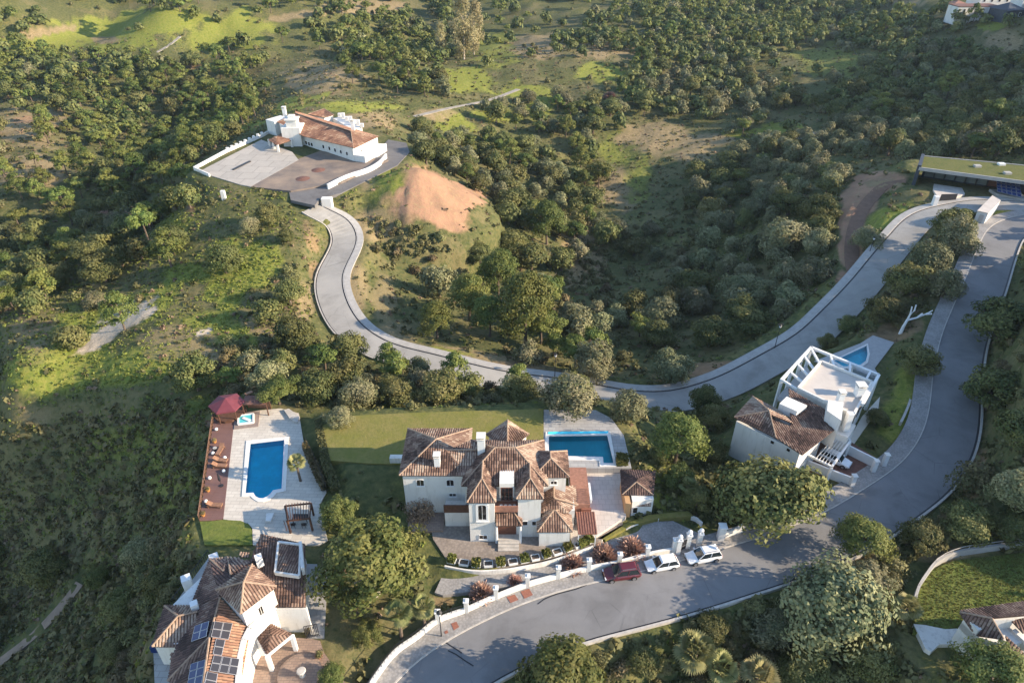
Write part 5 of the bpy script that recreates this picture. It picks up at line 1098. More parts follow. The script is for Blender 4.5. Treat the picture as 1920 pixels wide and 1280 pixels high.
def lounger(u, v, rz, l):
    p = P(*Dp(u, v), 1.02); t_ = thing('sun_lounger', l, 'sun lounger', p, rz, 'teak sun loungers on the deck'); b = MB()
    b.box(-1.0, 1.0, -.34, .34, .28, .34)
    for x in (-.85, .85):
        for y in (-.3, .3): b.box(x-.04, x+.04, y-.04, y+.04, 0, .28)
    b.build('frame', M['lightwood'], t_, local=True); b = MB(); b.add([(-1, -.32, .341), (.35, -.32, .341), (.35, .32, .341), (-1, .32, .341), (-1, -.32, .43), (.35, -.32, .43), (.35, .32, .43), (-1, .32, .43)], [(4, 5, 6, 7), (0, 1, 5, 4), (1, 2, 6, 5), (2, 3, 7, 6), (3, 0, 4, 7)]); b.build('cushion', M['lightwood'], t_, local=True)
    b = MB(); b.beam((.35, 0, .4), (1.02, 0, .82), .64, .08); b.build('backrest', M['lightwood'], t_, local=True)
lounger(192, 560, 1.5, 'teak sun lounger standing lengthwise along the deck'); lounger(198, 640, 3.05, 'teak sun lounger across the deck, upper of the touching pair'); lounger(190, 685, 3.1, 'teak sun lounger across the deck, lower of the touching pair'); lounger(150, 1012, 3.1, 'single teak sun lounger near the lawn end of the deck')
for (u, v, l) in [(125, 690, 'dark side table left of the pair of loungers'), (75, 1015, 'dark side table left of the single lounger'), (150, 545, 'small grey side table beside the lengthwise lounger')]:
    p = P(*Dp(u, v), 1.02); t_ = thing('side_table', l, 'side table', p, 0); b = MB(); b.lathe(p, [(.3, .42), (.3, .47)], 10); b.build('top', M['dark' if 'dark' in l else 'concrete'], t_); b = MB(); b.lathe(p, [(.2, 0), (.04, .05), (.04, .42)], 8); b.build('pedestal', M['dark'], t_)
pp_ = P(*Dp(200, 840), 1.02); t_ = thing('parasol', 'closed dark parasol on the deck opposite the pool', 'parasol', pp_); b = MB(); b.tube([pp_, pp_+[0, 0, 2.4]], .035, 6); b.build('pole', M['dark'], t_); b = MB(); b.lathe(pp_+[0, 0, 1.0], [(.14, 0), (.2, .3), (.1, 1.2), (.03, 1.5)], 8); b.build('canopy', M['black'], t_); b = MB(); b.lathe(pp_, [(.3, 0), (.3, .08)], 10); b.build('base', M['dark'], t_)
# pergola
PG = thing('pergola', 'dark timber pergola between the pool and the huge deciduous tree', 'pergola', P(*Dp(830, 1080), 1.0)); top = [P(*Dp(u, v), 3.3) for u, v in [(725, 1008), (940, 985), (930, 1110), (745, 1130)]]
b = MB()
for p in top: b.box(p[0]-.11, p[0]+.11, p[1]-.11, p[1]+.11, 1, 3.3)
b.each('post', M['wood'], PG); b = MB()
for i in range(4): b.beam(top[i], top[(i+1) % 4], .14, .22)
b.each('beam', M['wood'], PG)
for k in range(9):
    q, w_ = top[0]+(top[1]-top[0])*(k+.5)/9, top[3]+(top[2]-top[3])*(k+.5)/9; b = MB(); b.beam(q+(q-w_)*.06+[0, 0, .17], w_+(w_-q)*.06+[0, 0, .17], .08, .12); b.build('slat', M['wood'], PG)
b = MB(); q = [P(*Dp(u, v), 2.4) for u, v in [(735, 1130), (780, 1215), (740, 1210)]]; b.beam(q[0], q[1], .1, .1); b.beam(q[0]-[.3, 0, 0], q[2], .1, .1); b.each('brace', M['wood'], PG)
p = P(*Dp(860, 1130), 1.0); t_ = thing('garden_table', 'dark garden table with chairs under the pergola', 'table', p); b = MB(); b.box(p[0]-1, p[0]+1, p[1]-.5, p[1]+.5, 1.72, 1.78); b.build('top', M['dark'], t_); b = MB()
for x in (-.9, .9):
    for y in (-.4, .4): b.box(p[0]+x-.04, p[0]+x+.04, p[1]+y-.04, p[1]+y+.04, 1, 1.72)
b.each('leg', M['dark'], t_)
for k, dx in enumerate((-1.0, .4)):
    q = p+[dx+.3, -1.0, 0]; t_ = thing('garden_chair', ['dark garden chair left side of the pergola table', 'dark garden chair right side of the pergola table'][k], 'chair', q); b = MB(); b.box(q[0]-.25, q[0]+.25, q[1]-.25, q[1]+.25, 1.42, 1.47); b.build('seat', M['dark'], t_); b = MB(); b.box(q[0]-.25, q[0]+.25, q[1]-.27, q[1]-.22, 1.47, 1.95); b.build('backrest', M['dark'], t_)
    for x in (-.22, .22):
        for y in (-.22, .22): b = MB(); b.box(q[0]+x-.025, q[0]+x+.025, q[1]+y-.025, q[1]+y+.025, 1, 1.42); b.build('leg', M['dark'], t_)
b = MB(); q = [P(*Dp(u, v), 1.0) for u, v in [(575, 1080), (640, 1075), (610, 1145), (568, 1140)]]; b.prism(q, .95, 1.3); tag(b.build('stone_bench', M['plaster'], None), 'low white stone bench between pool and lawn', 'bench')
b = MB(); q = [P(*Dp(u, v), 1.0) for u, v in [(720, 225), (760, 215), (850, 280), (830, 330), (770, 300)]]; b.prism(q, .9, 1.35); tag(b.build('rock_bed', M['stone'], None), 'pale rock bed at the far corner of the paving', 'rock bed')
fl_ = spline([P(*Dp(u, v), 1.0) for u, v in [(905, 500), (960, 610), (1020, 760), (1070, 890)]], 1.0); FN = thing('garden_fence', 'thin dark garden fence right of the cream paving', 'fence', fl_[0]); b = MB()
for q in fl_[::2]: b.beam(q-[0, 0, .3], q+[0, 0, 1.5], .06, .06)
b.each('post', M['dark'], FN); b = MB()
for i in range(len(fl_)-1):
    for z in (.3, .9, 1.5): b.beam(fl_[i]+[0, 0, z], fl_[i+1]+[0, 0, z], .03, .03)
b.build('wires', M['dark'], FN)['kind'] = 'stuff'
hl = [P(*Dp(u, v), .9) for u, v in [(880, 560), (905, 520), (1010, 700), (1075, 880), (1030, 890), (960, 740)]]; box_hedge([p[:2] for p in hl], .6, 2.2, 'dark green hedge along the fence right of the paving', 2600, seed=61, rnd=.2, mat='bushleaf')
hl = [P(*(q)) for q in [(592, 800, 1.2), (604, 800, 1.2), (622, 880, 1.2), (640, 925, 1.2), (622, 928, 1.2), (606, 880, 1.2)]]; box_hedge([p[:2] for p in hl], .8, 2.6, 'tall dark hedge dividing the two gardens', 2600, seed=62, rnd=.2, mat='bushleaf')
# ------------------------------------------------------------------ cubic villa on the right
RH = thing('cubic_villa', 'white villa with flat roof terrace, pergola frame and a weathered tile roof above the bend', 'house', P(*Rp(700, 600), -.6))
RZ = lambda *q: [P(*Rp(u, v), z) for u, v, z in q]
rA, rB, rC, rD, rX = RZ((395, 490, 6.5), (290, 605, 6.5), (680, 805, 6.3), (862, 668, 6.5), (487, 570, 8.0)); rE = P(*Rp(590, 455), 7.3)
rN = P(*Rp(820, 560), 7.3); rM = P(*Rp(540, 545), 6.9)
roof(RH, [[rB, rA, rX]], [(rA, rX), (rB, rX)], seed=71); roof(RH, [[rB, rX, P(*Rp(525, 720), 6.4)]], [], seed=72)
roof(RH, [[rX, rA, rM, P(*Rp(620, 640), 7.1)]], [], seed=73, tint=(.42, .95))  # right-facing slope: lighter tint paints the sun on it
roof(RH, [[rX, P(*Rp(620, 640), 7.35), rE, rN, rD, rC, P(*Rp(525, 720), 6.38)]], [(rX, P(*Rp(525, 720), 6.45))], seed=74, tint=(.05, .8))
wl = [P(*Rp(u, v), 6.3)[:2] for u, v in [(305, 615), (665, 790), (800, 670), (640, 600), (480, 575), (400, 510)]]
walls(RH, wl, -3.5, 5.85); 
for (u, v) in [(505, 742), (595, 785)]: winpx(RH, wl[0], wl[1], *Rp(u, v+4), 7, 6, mull=0, fw=.04, sill=False)
fA, fB, fC, fD = [P(*Rp(u, v), 7.5) for u, v in [(780, 290), (1065, 405), (960, 590), (650, 440)]]
b = MB(); b.prism([fA[:2], fB[:2], fC[:2], fD[:2]], -2.5, 7.2); b.build('cube_walls', M['plaster'], RH)
b = MB(); c_ = (fA+fC)/2; b.prism([(p*.97+c_*.03)[:2] for p in (fA, fB, fC, fD)], 7.2, 7.26); b.build('flat_roof', M['flatroof'], RH)
b = MB()
for p, q in ((fA, fB), (fB, fC), (fC, fD), (fD, fA)): b.obox(p, q, .3, 7.0, 7.62)
b.each('roof_parapet', M['plaster'], RH)
# pergola frame round two sides
pA, pB, pC, pD = RZ((725, 210, 7.1), (1105, 365, 7.1), (555, 395, 7.1), (600, 450, 7.1)); pE = pB+(fC-fB)*.95
b = MB()
for p, q in ((pA, pB), (pA, pC), (pB, pE)): b.obox(p, q, .42, 6.75, 7.15)
for k in range(5): t_ = k/4*.96+.02; q = pA+(pC-pA)*t_; e_ = fA+(fD-fA)*t_; b.obox(q, e_, .3, 6.8, 7.12)
for k in range(1, 4): q = pA+(pB-pA)*k/3.4; e_ = fA+(fB-fA)*k/3.4; b.obox(q, e_, .3, 6.8, 7.12)
b.each('pergola_beam', M['white'], RH); b = MB()
for t_ in (0, .33, .66, .98): q = pA+(pC-pA)*t_; b.box(q[0]-.2, q[0]+.2, q[1]-.2, q[1]+.2, -3, 6.75)
for t_ in (.33, .66, .99): q = pA+(pB-pA)*t_; b.box(q[0]-.2, q[0]+.2, q[1]-.2, q[1]+.2, -2, 6.75)
b.each('pergola_column', M['white'], RH)
b = MB(); b.prism([pA[:2], pC[:2], fD[:2], fA[:2]], 3.2, 3.45); b.build('upper_terrace', M['grey_tile'], RH)
b = MB(); b.prism([(pA*.35+pB*.65)[:2], pB[:2], fB[:2], (fA*.35+fB*.65)[:2]], 6.3, 6.36); b.build('glass_canopy', M['bigglass'], RH)
for t_ in (.18, .5, .8):
    q = fA+(fD-fA)*t_; window(RH, fD, fA, np.linalg.norm((fD-fA)[:2])*(1-t_), 4.8, 1.6, 2.2, frame='dark', fw=.06, sill=False)
for t_ in (.25, .55, .8): window(RH, fC, fB, np.linalg.norm((fC-fB)[:2])*t_, 4.6, 1.2, 1.6, frame='dark', fw=.06, sill=False)
# white stair tower and chimneys on the roof
q = RZ((815, 520, 8.3), (905, 520, 8.3), (890, 640, 7.4), (800, 600, 7.4)); 
s0, s1, s2, s3 = RZ((818, 510, 8.4), (905, 525, 8.4), (885, 645, 7.8), (805, 590, 7.8)); b = MB(); b.prism([s0[:2], s1[:2], s2[:2], s3[:2]], 3, 8.5); b.build('stair_tower', M['plaster'], RH)
p = P(*Rp(890, 490), 8.8); chimney(RH, p[0], p[1], 7.2, 9.4, .8); p = P(*Rp(1000, 445), 8.5); chimney(RH, p[0], p[1], 7.2, 8.9, 1.1); p = P(*Rp(945, 585), 8); chimney(RH, p[0], p[1], 5, 8.1, .8, cap=False)
d = RZ((585, 490, 7.7), (700, 540, 7.7), (640, 590, 7.2), (540, 545, 7.2)); b = MB(); b.prism([x[:2] for x in d], 6.2, 7.75); b.build('roof_lantern', M['plaster'], RH)
l_ = RZ((870, 605, 4.6), (975, 650, 4.6), (930, 720, 4.6), (845, 690, 4.6)); b = MB(); b.prism([x[:2] for x in l_], 0, 4.6); b.build('entrance_block', M['plaster'], RH)
# carport pergola and walls
CPT = thing('carport', 'white walled carport with slatted pergola beside the road', 'carport', P(*Rp(850, 820), .4)); g = RZ((690, 805, 3.4), (830, 660, 3.4), (945, 735, 3.4), (840, 880, 3.4))
b = MB()
for i in range(4): b.obox(g[i], g[(i+1) % 4], .28, 3.1, 3.4)
for p in g: b.box(p[0]-.16, p[0]+.16, p[1]-.16, p[1]+.16, 0, 3.1)
b.each('frame_beam', M['white'], CPT)
for k in range(5): t_ = .42+k*.11; q, w_ = g[0]+(g[3]-g[0])*t_, g[1]+(g[2]-g[1])*t_; b = MB(); b.beam(q+[0, 0, .06], w_+[0, 0, .06], .05, .12); b.build('slat', M['white'], CPT)
w1, w2_, w3, w4 = RZ((690, 890, .4), (930, 985, .4), (915, 790, .4), (1085, 880, .4)); b = MB(); b.obox(w1, w2_, .28, -1.5, 1.9); b.obox(RZ((915, 755, 1.9))[0], RZ((1095, 845, 1.9))[0], .28, -.5, 1.95); b.each('side_wall', M['white'], CPT)
for k, (u, v, l) in enumerate([(948, 990, 'white gate pillar at the near corner of the carport'), (1070, 905, 'white gate pillar at the far side of the carport entrance'), (1130, 870, 'white gate pillar beside the side yard entrance')]):
    p = P(*Rp(u, v), .6); t_ = thing('gate_pillar', l, 'gate pillar', p, 0, 'gate pillars of the cubic villa'); b = MB(); b.box(p[0]-.28, p[0]+.28, p[1]-.28, p[1]+.28, -.3, 2.5); b.build('shaft', M['white'], t_); b = MB(); b.box(p[0]-.36, p[0]+.36, p[1]-.36, p[1]+.36, 2.501, 2.62); b.build('cap', M['plaster'], t_)
q = POOL_R; o_ = [P(*Rp(u, v), .32) for u, v in [(835, 292), (1042, 192), (1052, 252), (1042, 300), (1005, 326), (898, 335)]]
pool('swimming_pool', q, o_, .32, 'pool_cyan', 'bright cyan kite-shaped swimming pool behind the cubic villa')
b = MB(); gl = spline([P(*Rp(u, v), .6) for u, v in [(1285, 440), (1275, 520), (1245, 600), (1220, 650)]], .8)
for i in range(len(gl)-1): b.obox(gl[i], gl[i+1], .35, -.5, 1.3)
tag(b.build('garden_wall', M['stone'], None), 'low grey garden wall between cubic villa and road', 'wall')
# ------------------------------------------------------------------ white hacienda on the hill
HQ = lambda u, v, z: P(340+u/3.0968, 180+v/3.0968, z)
HC = thing('hacienda', 'long white hacienda with orange tile roof and chimney tower on the hilltop', 'house', HQ(800, 250, 2))
e = [HQ(555, 150, 6.2), HQ(1000, 305, 6.2), HQ(1145, 235, 6.2), HQ(660, 90, 6.2)]; rd0, rd1 = HQ(660, 100, 8.0), HQ(985, 205, 8.4)
roof(HC, [[e[0], HQ(705, 225, 6.2), e[1], rd1, rd0], [e[1], e[2], rd1]], [(rd0, rd1), (e[1], rd1), (e[2], rd1)], 'tile_red', seed=81, step=.6, row=.9)
roof(HC, [[e[2], e[3], rd0, rd1]], [], 'tile_red', seed=82, step=.6, row=.9)
hq = [HQ(570, 165, 6), HQ(995, 300, 6.1), HQ(1138, 235, 6.1), HQ(665, 100, 6)]; walls(HC, [p[:2] for p in hq], .5, 6.15)
b = MB(); q = [HQ(1000, 365, 2), HQ(1190, 290, 2)]; w_ = [HQ(995, 300, 6.1), HQ(1138, 235, 6.1)]
ad = [HQ(1065, 350, 4), HQ(1190, 275, 4), HQ(1140, 235, 4.0)]; b.prism([hq[1][:2], ad[0][:2], ad[1][:2], hq[2][:2]], .0, 3.9); b.build('side_terrace', M['plaster'], HC)
for k, (u, v) in enumerate([(690, 275), (725, 272), (742, 278), (758, 282), (825, 295), (860, 305), (893, 315), (927, 325), (962, 335)]): winpx(HC, hq[0], hq[1], 340+u/3.0968, 180+v/3.0968, 3.2, 6, mull=0, fw=.15, sill=False)
for (u, v) in [(1045, 320), (1065, 312)]: winpx(HC, hq[1], hq[2], 340+u/3.0968, 180+v/3.0968, 2.2, 4, mull=0, fw=.12, sill=False)
tw = HQ(655, 290, 2.0); b = MB(); b.box(tw[0]-3.2, tw[0]+2.6, tw[1], tw[1]+6, .5, 7.5); b.build('tower', M['plaster'], HC); b = MB(); b.box(tw[0]-1.6, tw[0]+1.6, tw[1]+.8, tw[1]+4, 7.5, 9.6); b.box(tw[0]-1.9, tw[0]+1.9, tw[1]+.5, tw[1]+4.3, 9.601, 10.0); b.box(tw[0]-.9, tw[0]+.9, tw[1]+1.4, tw[1]+3.2, 10.001, 10.9); b.each('belfry_tier', M['plaster'], HC)
lw = [HQ(505, 170, 6), HQ(560, 195, 6), HQ(615, 165, 6), HQ(560, 140, 6)]; b = MB(); b.prism([HQ(505, 215, 2)[:2], HQ(555, 230, 2)[:2], HQ(640, 205, 2)[:2], HQ(590, 190, 2)[:2]], .5, 6.4); b.build('left_block', M['plaster'], HC)
pr = [HQ(505, 255, 4.2), HQ(555, 285, 4.2), HQ(635, 255, 4.2), HQ(590, 210, 5.2)]; roof(HC, [[pr[0], pr[1], HQ(555, 230, 5.3)], [pr[1], pr[2], pr[3], HQ(555, 230, 5.3)]], [], 'tile_red', seed=83, step=.6, row=.9)
b = MB()
for p in (pr[0], pr[1], (pr[0]+pr[1])/2, pr[2]): b.box(p[0]-.3, p[0]+.3, p[1]+.1, p[1]+.7, 1, 4.2)
b.each('porch_pillar', M['plaster'], HC)
bk = [HQ(735, 105, 6.5), HQ(830, 125, 6.5), HQ(885, 110, 6.5), HQ(830, 75, 7.2)]; roof(HC, [[bk[0], bk[1], bk[3]], [bk[1], bk[2], bk[3]]], [(bk[0], bk[3]), (bk[2], bk[3])], 'tile_red', seed=84, step=.6, row=.9); walls(HC, [HQ(740, 110, 6)[:2], HQ(830, 130, 6)[:2], HQ(880, 115, 6)[:2], HQ(830, 85, 6)[:2]], 1, 6.4)
bl_ = [HQ(880, 130, 5.5), HQ(985, 190, 5.5), HQ(1050, 180, 5.5), HQ(920, 120, 5.5)]; walls(HC, [p[:2] for p in bl_], 1, 5.5)
b = MB()
for k in range(7): q = bl_[3]+(bl_[2]-bl_[3])*k/6; b.box(q[0]-.5, q[0]+.5, q[1]-.5, q[1]+.5, 5.5, 6.6+.6*(k % 2))
b.each('roof_turret', M['plaster'], HC); p = HQ(600, 100, 6.3); chimney(HC, p[0], p[1], 5, 8.0, 1.1); p = HQ(990, 200, 8); chimney(HC, p[0], p[1]+2, 7, 10.2, 1.0)
cwp = [HQ(75, 425, 2), HQ(250, 330, 2), HQ(470, 235, 2), HQ(505, 215, 2)]; CW_ = thing('court_wall', 'white parapet wall with stubby pillars along the left of the slab forecourt', 'wall', cwp[0]); b = MB()
for i in range(3): b.obox(cwp[i], cwp[i+1], .4, 0, 2.7)
b.obox(cwp[0], HQ(165, 465, 2), .4, 0, 2.7); b.build('wall', M['plaster'], CW_)
for k in range(9): q = HQ(270, 320, 2)+(HQ(470, 230, 2)-HQ(270, 320, 2))*k/8; b = MB(); b.box(q[0]-.35, q[0]+.35, q[1]-.35, q[1]+.35, 1, 3.1); b.build('pillar', M['plaster'], CW_)
lw_ = spline([HQ(u, v, 1.9) for u, v in [(850, 535), (960, 480), (1080, 440), (1150, 400), (1190, 355)]], 2); b = MB()
for i in range(len(lw_)-1): b.obox(lw_[i], lw_[i+1], .45, .5, 3.0)
tag(b.build('lane_wall', M['plaster'], None), 'white wall between the asphalt forecourt and the lane round the hacienda', 'wall')
p = HQ(848, 625, .5); b = MB(); b.box(p[0]-1.4, p[0]+1.4, p[1]-.8, p[1]+.8, -1.5, 2.2); tag(b.build('gate_block', M['plaster'], None, bevel=.15), 'white gate block at the head of the winding road', 'gate block')
p = HQ(250, 600, -2); p = G(340+250/3.0968, 180+600/3.0968); b = MB(); b.box(p[0]-.5, p[0]+.5, p[1]-.5, p[1]+.5, p[2]-.5, p[2]+2.4); tag(b.build('marker_post', M['plaster'], None), 'lone white post on the knoll below the forecourt', 'post')
p0, p1 = HQ(300, 430, 2.05), HQ(400, 380, 2.05); b = MB(); b.obox(p0, p1, .7, 2.0, 2.25); tag(b.build('fallen_beam', M['dark'], None), 'dark beam lying on the slab forecourt', 'beam')
for k, (u, v, l) in enumerate([(795, 430, 'upper brown earth heap on the asphalt forecourt'), (705, 480, 'lower brown earth heap on the asphalt forecourt')]):
    p = HQ(u, v, 2.0); b = MB(); b.lathe(p, [(2.0, 0), (1.4, .15), (.7, .3), (.2, .35)], 14); tag(b.build('earth_heap', M['brownroof'], None), l, 'earth heap')
# ------------------------------------------------------------------ green-roofed house and kiosk
KQ = lambda u, v, z: P(1560+u*.1875, 240+v*.1875, z)
GH = thing('green_roof_house', 'low modern house with planted green roof and glass front at the right edge', 'house', KQ(1300, 500, 6))
rf = [KQ(870, 400, 10.2), KQ(2300, 590, 10.2), KQ(2350, 420, 10.2), KQ(905, 285, 10.2)]
b = MB(); b.prism([p[:2] for p in rf], 9.5, 10.15); b.build('roof_slab', M['slateroof'], GH); b = MB(); c_ = np.mean(rf, 0); b.prism([(p*.98+c_*.02)[:2] for p in rf], 10.15, 10.3); b.build('green_roof', lawn('sedum_roof', (.12, .13, .04), (.085, .105, .033), (.17, .14, .06)), GH)
b = MB(); b.obox(rf[0], rf[3], .8, 5.5, 10.9); b.build('end_wall', M['slateroof'], GH); b = MB()
for p, q in ((rf[0], rf[1]), (rf[3], rf[2])): b.obox(p, q, .3, 9.6, 10.45)
b.each('roof_edge', M['concrete'], GH)
fa, fb = KQ(940, 500, 6.3), KQ(2250, 700, 6.3); fa[1] += 1.5; fb[1] += 1.5; fv = (fb-fa)/12
b = MB(); b.obox(fa+[0, .8, 0], fb+[0, .8, 0], .4, 5.5, 9.5); b.build('back_wall', M['slateroof'], GH)
for k in range(8): window(GH, fa, fb, np.linalg.norm((fb-fa)[:2])*(k+.5)/12, 7.7, np.linalg.norm(fv[:2])*.9, 2.8, frame='dark', fw=.08, mull=0, pane='bigglass' if k < 6 else 'doorwood', name='glass_door', proud=.6, sill=False)
sp_ = [KQ(1650, 640, 7.0), KQ(1900, 700, 7.0), KQ(1870, 515, 9.3), KQ(1640, 495, 9.3)]; b = MB(); b.prism([KQ(1620, 500, 9.3)[:2], KQ(1920, 520, 9.3)[:2], KQ(1960, 720, 6.4)[:2], KQ(1650, 660, 6.4)[:2]], 5.5, 6.45); b.build('panel_base', M['concrete'], GH); panels(GH, sp_, 5, 5, (), 'solar_blue', .1)
tr_ = [KQ(1020, 560, 6.1), KQ(1300, 600, 6.1), KQ(1330, 660, 6.1), KQ(1240, 690, 6.1), KQ(1060, 690, 6.1), KQ(1010, 620, 6.1)]; b = MB(); b.prism([p[:2] for p in tr_], 5, 6.12); tag(b.build('terrace', M['terrace'], None), 'cream entrance terrace in front of the green-roofed house', None, None, 'structure')
b = MB(); b.obox(KQ(1080, 710, 6), KQ(1240, 705, 6), .15, 5.6, 7.2); tag(b.build('entrance_gate', M['dark'], None), 'dark slatted entrance gate below the green-roofed house', 'gate'); b = MB(); b.box(*(lambda p: (p[0]-.5, p[0]+.5, p[1]-.5, p[1]+.5))(KQ(1030, 735, 6)), 5, 7.4); tag(b.build('gate_pillar', M['white'], None), 'white pillar left of the dark entrance gate', 'gate pillar')
for k, (u, v, l) in enumerate([(1450, 390, 'grey vent box in the middle of the green roof'), (1690, 370, 'white skylight at the far edge of the green roof'), (1750, 460, 'grey roof vent near the glass front of the green roof')]): p = KQ(u, v, 10.3); b = MB(); b.box(p[0]-.8, p[0]+.8, p[1]-.6, p[1]+.6, 10.2, 10.8); v_ = b.build('roof_vent', M['white' if 'white' in l else 'concrete'], GH)
ks = [KQ(1415, 930, 5.5), KQ(1520, 955, 5.5), KQ(1640, 830, 5.5), KQ(1560, 780, 5.5)]; KS = thing('kiosk', 'small white box-shaped service kiosk between the two roads', 'kiosk', np.mean(ks, 0)); b = MB(); b.prism([p[:2] for p in ks], 4, 8.0); b.build('body', M['white'], KS); b = MB(); c_ = np.mean(ks, 0); b.prism([(p*1.05-c_*.05)[:2] for p in ks], 8.001, 8.15); b.build('lid', M['flatroof'], KS); b = MB(); b.obox(ks[0]*.7+ks[1]*.3-[0, .08, 0], ks[0]*.3+ks[1]*.7-[0, .08, 0], .1, 5.6, 7.4); b.build('door', M['alu'], KS)
# ------------------------------------------------------------------ far villas, top right
def farhouse(px, py, z, w, d, h, label, wall, rmat, rise=1.6, rot=0.0, wins=3, name='far_villa'):
    p = P(px, py, z); t_ = thing(name, label, 'house', p, rot); b = MB(); b.box(-w/2, w/2, 0, d, -4, h); b.build('wall', M[wall], t_, local=True)
    b = MB(); o = .4; c4 = [(-w/2-o, -o, h), (w/2+o, -o, h), (w/2+o, d+o, h), (-w/2-o, d+o, h)]; s = min(w, d)/2; r0, r1 = (-w/2+s, d/2, h+rise), (w/2-s, d/2, h+rise)
    if rise > 0: b.poly([c4[0], c4[1], r1, r0]); b.poly([c4[1], c4[2], r1]); b.poly([c4[2], c4[3], r0, r1]); b.poly([c4[3], c4[0], r0]); b.poly(c4[::-1])
    else: b.box(-w/2-.2, w/2+.2, -.2, d+.2, h, h+.4)
    b.build('roof', M[rmat], t_, local=True)
    for k in range(wins):
        x = -w/2+w*(k+.5)/wins; f_ = MB(); f_.box(x-.7, x+.7, -.08, .05, h*.4, h*.8); wi = f_.build('window', M['white'], t_, local=True); f_ = MB(); f_.box(x-.55, x+.55, -.1, -.081, h*.43, h*.77); f_.build('pane', M['glass'], wi, local=True)
    return t_
farhouse(1862, 16, 13, 17, 12, 7.5, 'white far villa with red roof at the top right', 'plaster', 'terracotta', 2.6, .05, 4)
farhouse(1830, 31, 12, 22, 9, 4.5, 'low pale annex in front of the white far villa', 'plaster_old', 'brownroof', .0, .05, 3)
farhouse(1899, 40, 12, 11, 11, 5.0, 'dark slate-roofed far house at the top right edge', 'slateroof', 'slateroof', 3.0, .25, 2)
farhouse(1921, 30, 13, 8, 8, 8, 'white narrow far house at the right frame edge', 'plaster', 'slateroof', 0, .2, 1)
farhouse(1795, 26, 11, 6, 6, 5, 'small ochre far house among the trees', 'orangewall', 'terracotta', 1.2, 0, 1)
# ------------------------------------------------------------------ tiled house, bottom right
BQ = lambda u, v, z: P(1700+u*.2187, 1000+v*.2187, z)
BH = thing('corner_house', 'white house with striped tile roofs cut by the bottom right corner', 'house', BQ(700, 800, .3))
q0, q1, q2, q3 = BQ(455, 672, 5.2), BQ(1150, 560, 5.2), BQ(1150, 700, 6.3), BQ(730, 725, 6.3)
roof(BH, [[q0, q1, q2, q3]], [(q3, q0)], seed=91); roof(BH, [[q0, q3, BQ(830, 900, 5.0), BQ(590, 870, 4.0)]], [(q3, BQ(830, 900, 5.0))], 'tile_dark_shade', seed=92, tint=(.3, 1))
roof(BH, [[BQ(910, 740, 5.6), BQ(1150, 690, 5.6), BQ(1150, 800, 5.2), BQ(1000, 850, 4.8)], [BQ(850, 870, 4.4), BQ(1000, 1010, 4.2), BQ(1100, 1150, 4), BQ(880, 1000, 4)]], [], seed=93, tint=(.3, 1))
w_ = [BQ(485, 735, 4.7), BQ(590, 880, 3.8)]; walls(BH, [BQ(490, 730, 4.6)[:2], BQ(585, 880, 3.9)[:2], BQ(850, 960, 4)[:2], BQ(1150, 900, 4)[:2], BQ(1150, 610, 5)[:2]], -2, 4.0)
b = MB(); b.prism([BQ(490, 730, 4.6)[:2], BQ(585, 880, 3.9)[:2], BQ(620, 860, 4)[:2], BQ(530, 720, 4.6)[:2]], 3, 4.95); b.build('gable', M['plaster'], BH)
b = MB(); b.obox(BQ(890, 860, 3.5), BQ(1010, 1010, 3), .5, -1, 4.4); b.obox(BQ(735, 740, 5.4), BQ(915, 735, 5.4), .3, 4, 5.6); b.each('white_wall', M['plaster'], BH)
tz = [BQ(u, v, .35) for u, v in [(50, 790), (150, 800), (320, 835), (420, 830), (560, 960), (270, 965), (200, 1030), (150, 1000)]]; b = MB(); b.prism([p[:2] for p in tz], -2.2, .75); tag(b.build('terrace', M['plaster_old'], None), 'white terrace at the corner of the lower right lawn', None, None, 'structure')
rl = spline([BQ(u, v, .6) for u, v in [(55, 590), (90, 480), (160, 370), (230, 280), (300, 235), (450, 180), (650, 150), (1000, 100), (1300, 60)]], 1.0); LWT = thing('lawn_wall', 'curved brown retaining wall round the lower right lawn', 'wall', rl[5]); b = MB()
for i in range(len(rl)-1): b.obox(rl[i], rl[i+1], .3, -1.5, 1.5)
b.build('wall', M['concrete'], LWT); b = MB()
for i in range(len(rl)-1): b.beam(rl[i]+[0, 0, 1.5], rl[i+1]+[0, 0, 1.5], .07, .07)
for i in range(0, len(rl), 2): b.beam(rl[i]+[0, 0, .9], rl[i]+[0, 0, 1.5], .05, .05)
b.build('handrail', M['stone'], LWT)['kind'] = 'stuff'
# ------------------------------------------------------------------ street things
def lamp(px, py, h, label, arm=True):
    p = G(px, py); t_ = thing('street_lamp', label, 'street lamp', p, 0); b = MB(); b.tube([p-[0, 0, .3], p+[0, 0, .6], p+[0, 0, h]], [.11, .07, .05], 8); b.build('post', M['dark'], t_)
    b = MB(); b.lathe(p+[0, 0, h], [(.08, 0), (.2, .12), (.26, .5), (.3, .52)], 8); b.build('lantern', M['lamp'], t_); b = MB(); b.lathe(p+[0, 0, h+.52], [(.34, 0), (.2, .14), (.04, .3)], 8); b.build('lamp_cap', M['dark'], t_)
lamp(828, 1195, 4.2, 'dark street lamp on the cobbled pavement near the slim fan palms'); lamp(1040, 708, 5, 'street lamp on the winding road behind the pool terrace'); lamp(1452, 654, 5, 'street lamp on the pavement below the shaded hollow')
lamp(1626, 487, 5, 'street lamp beside the foot of the dirt track'); 
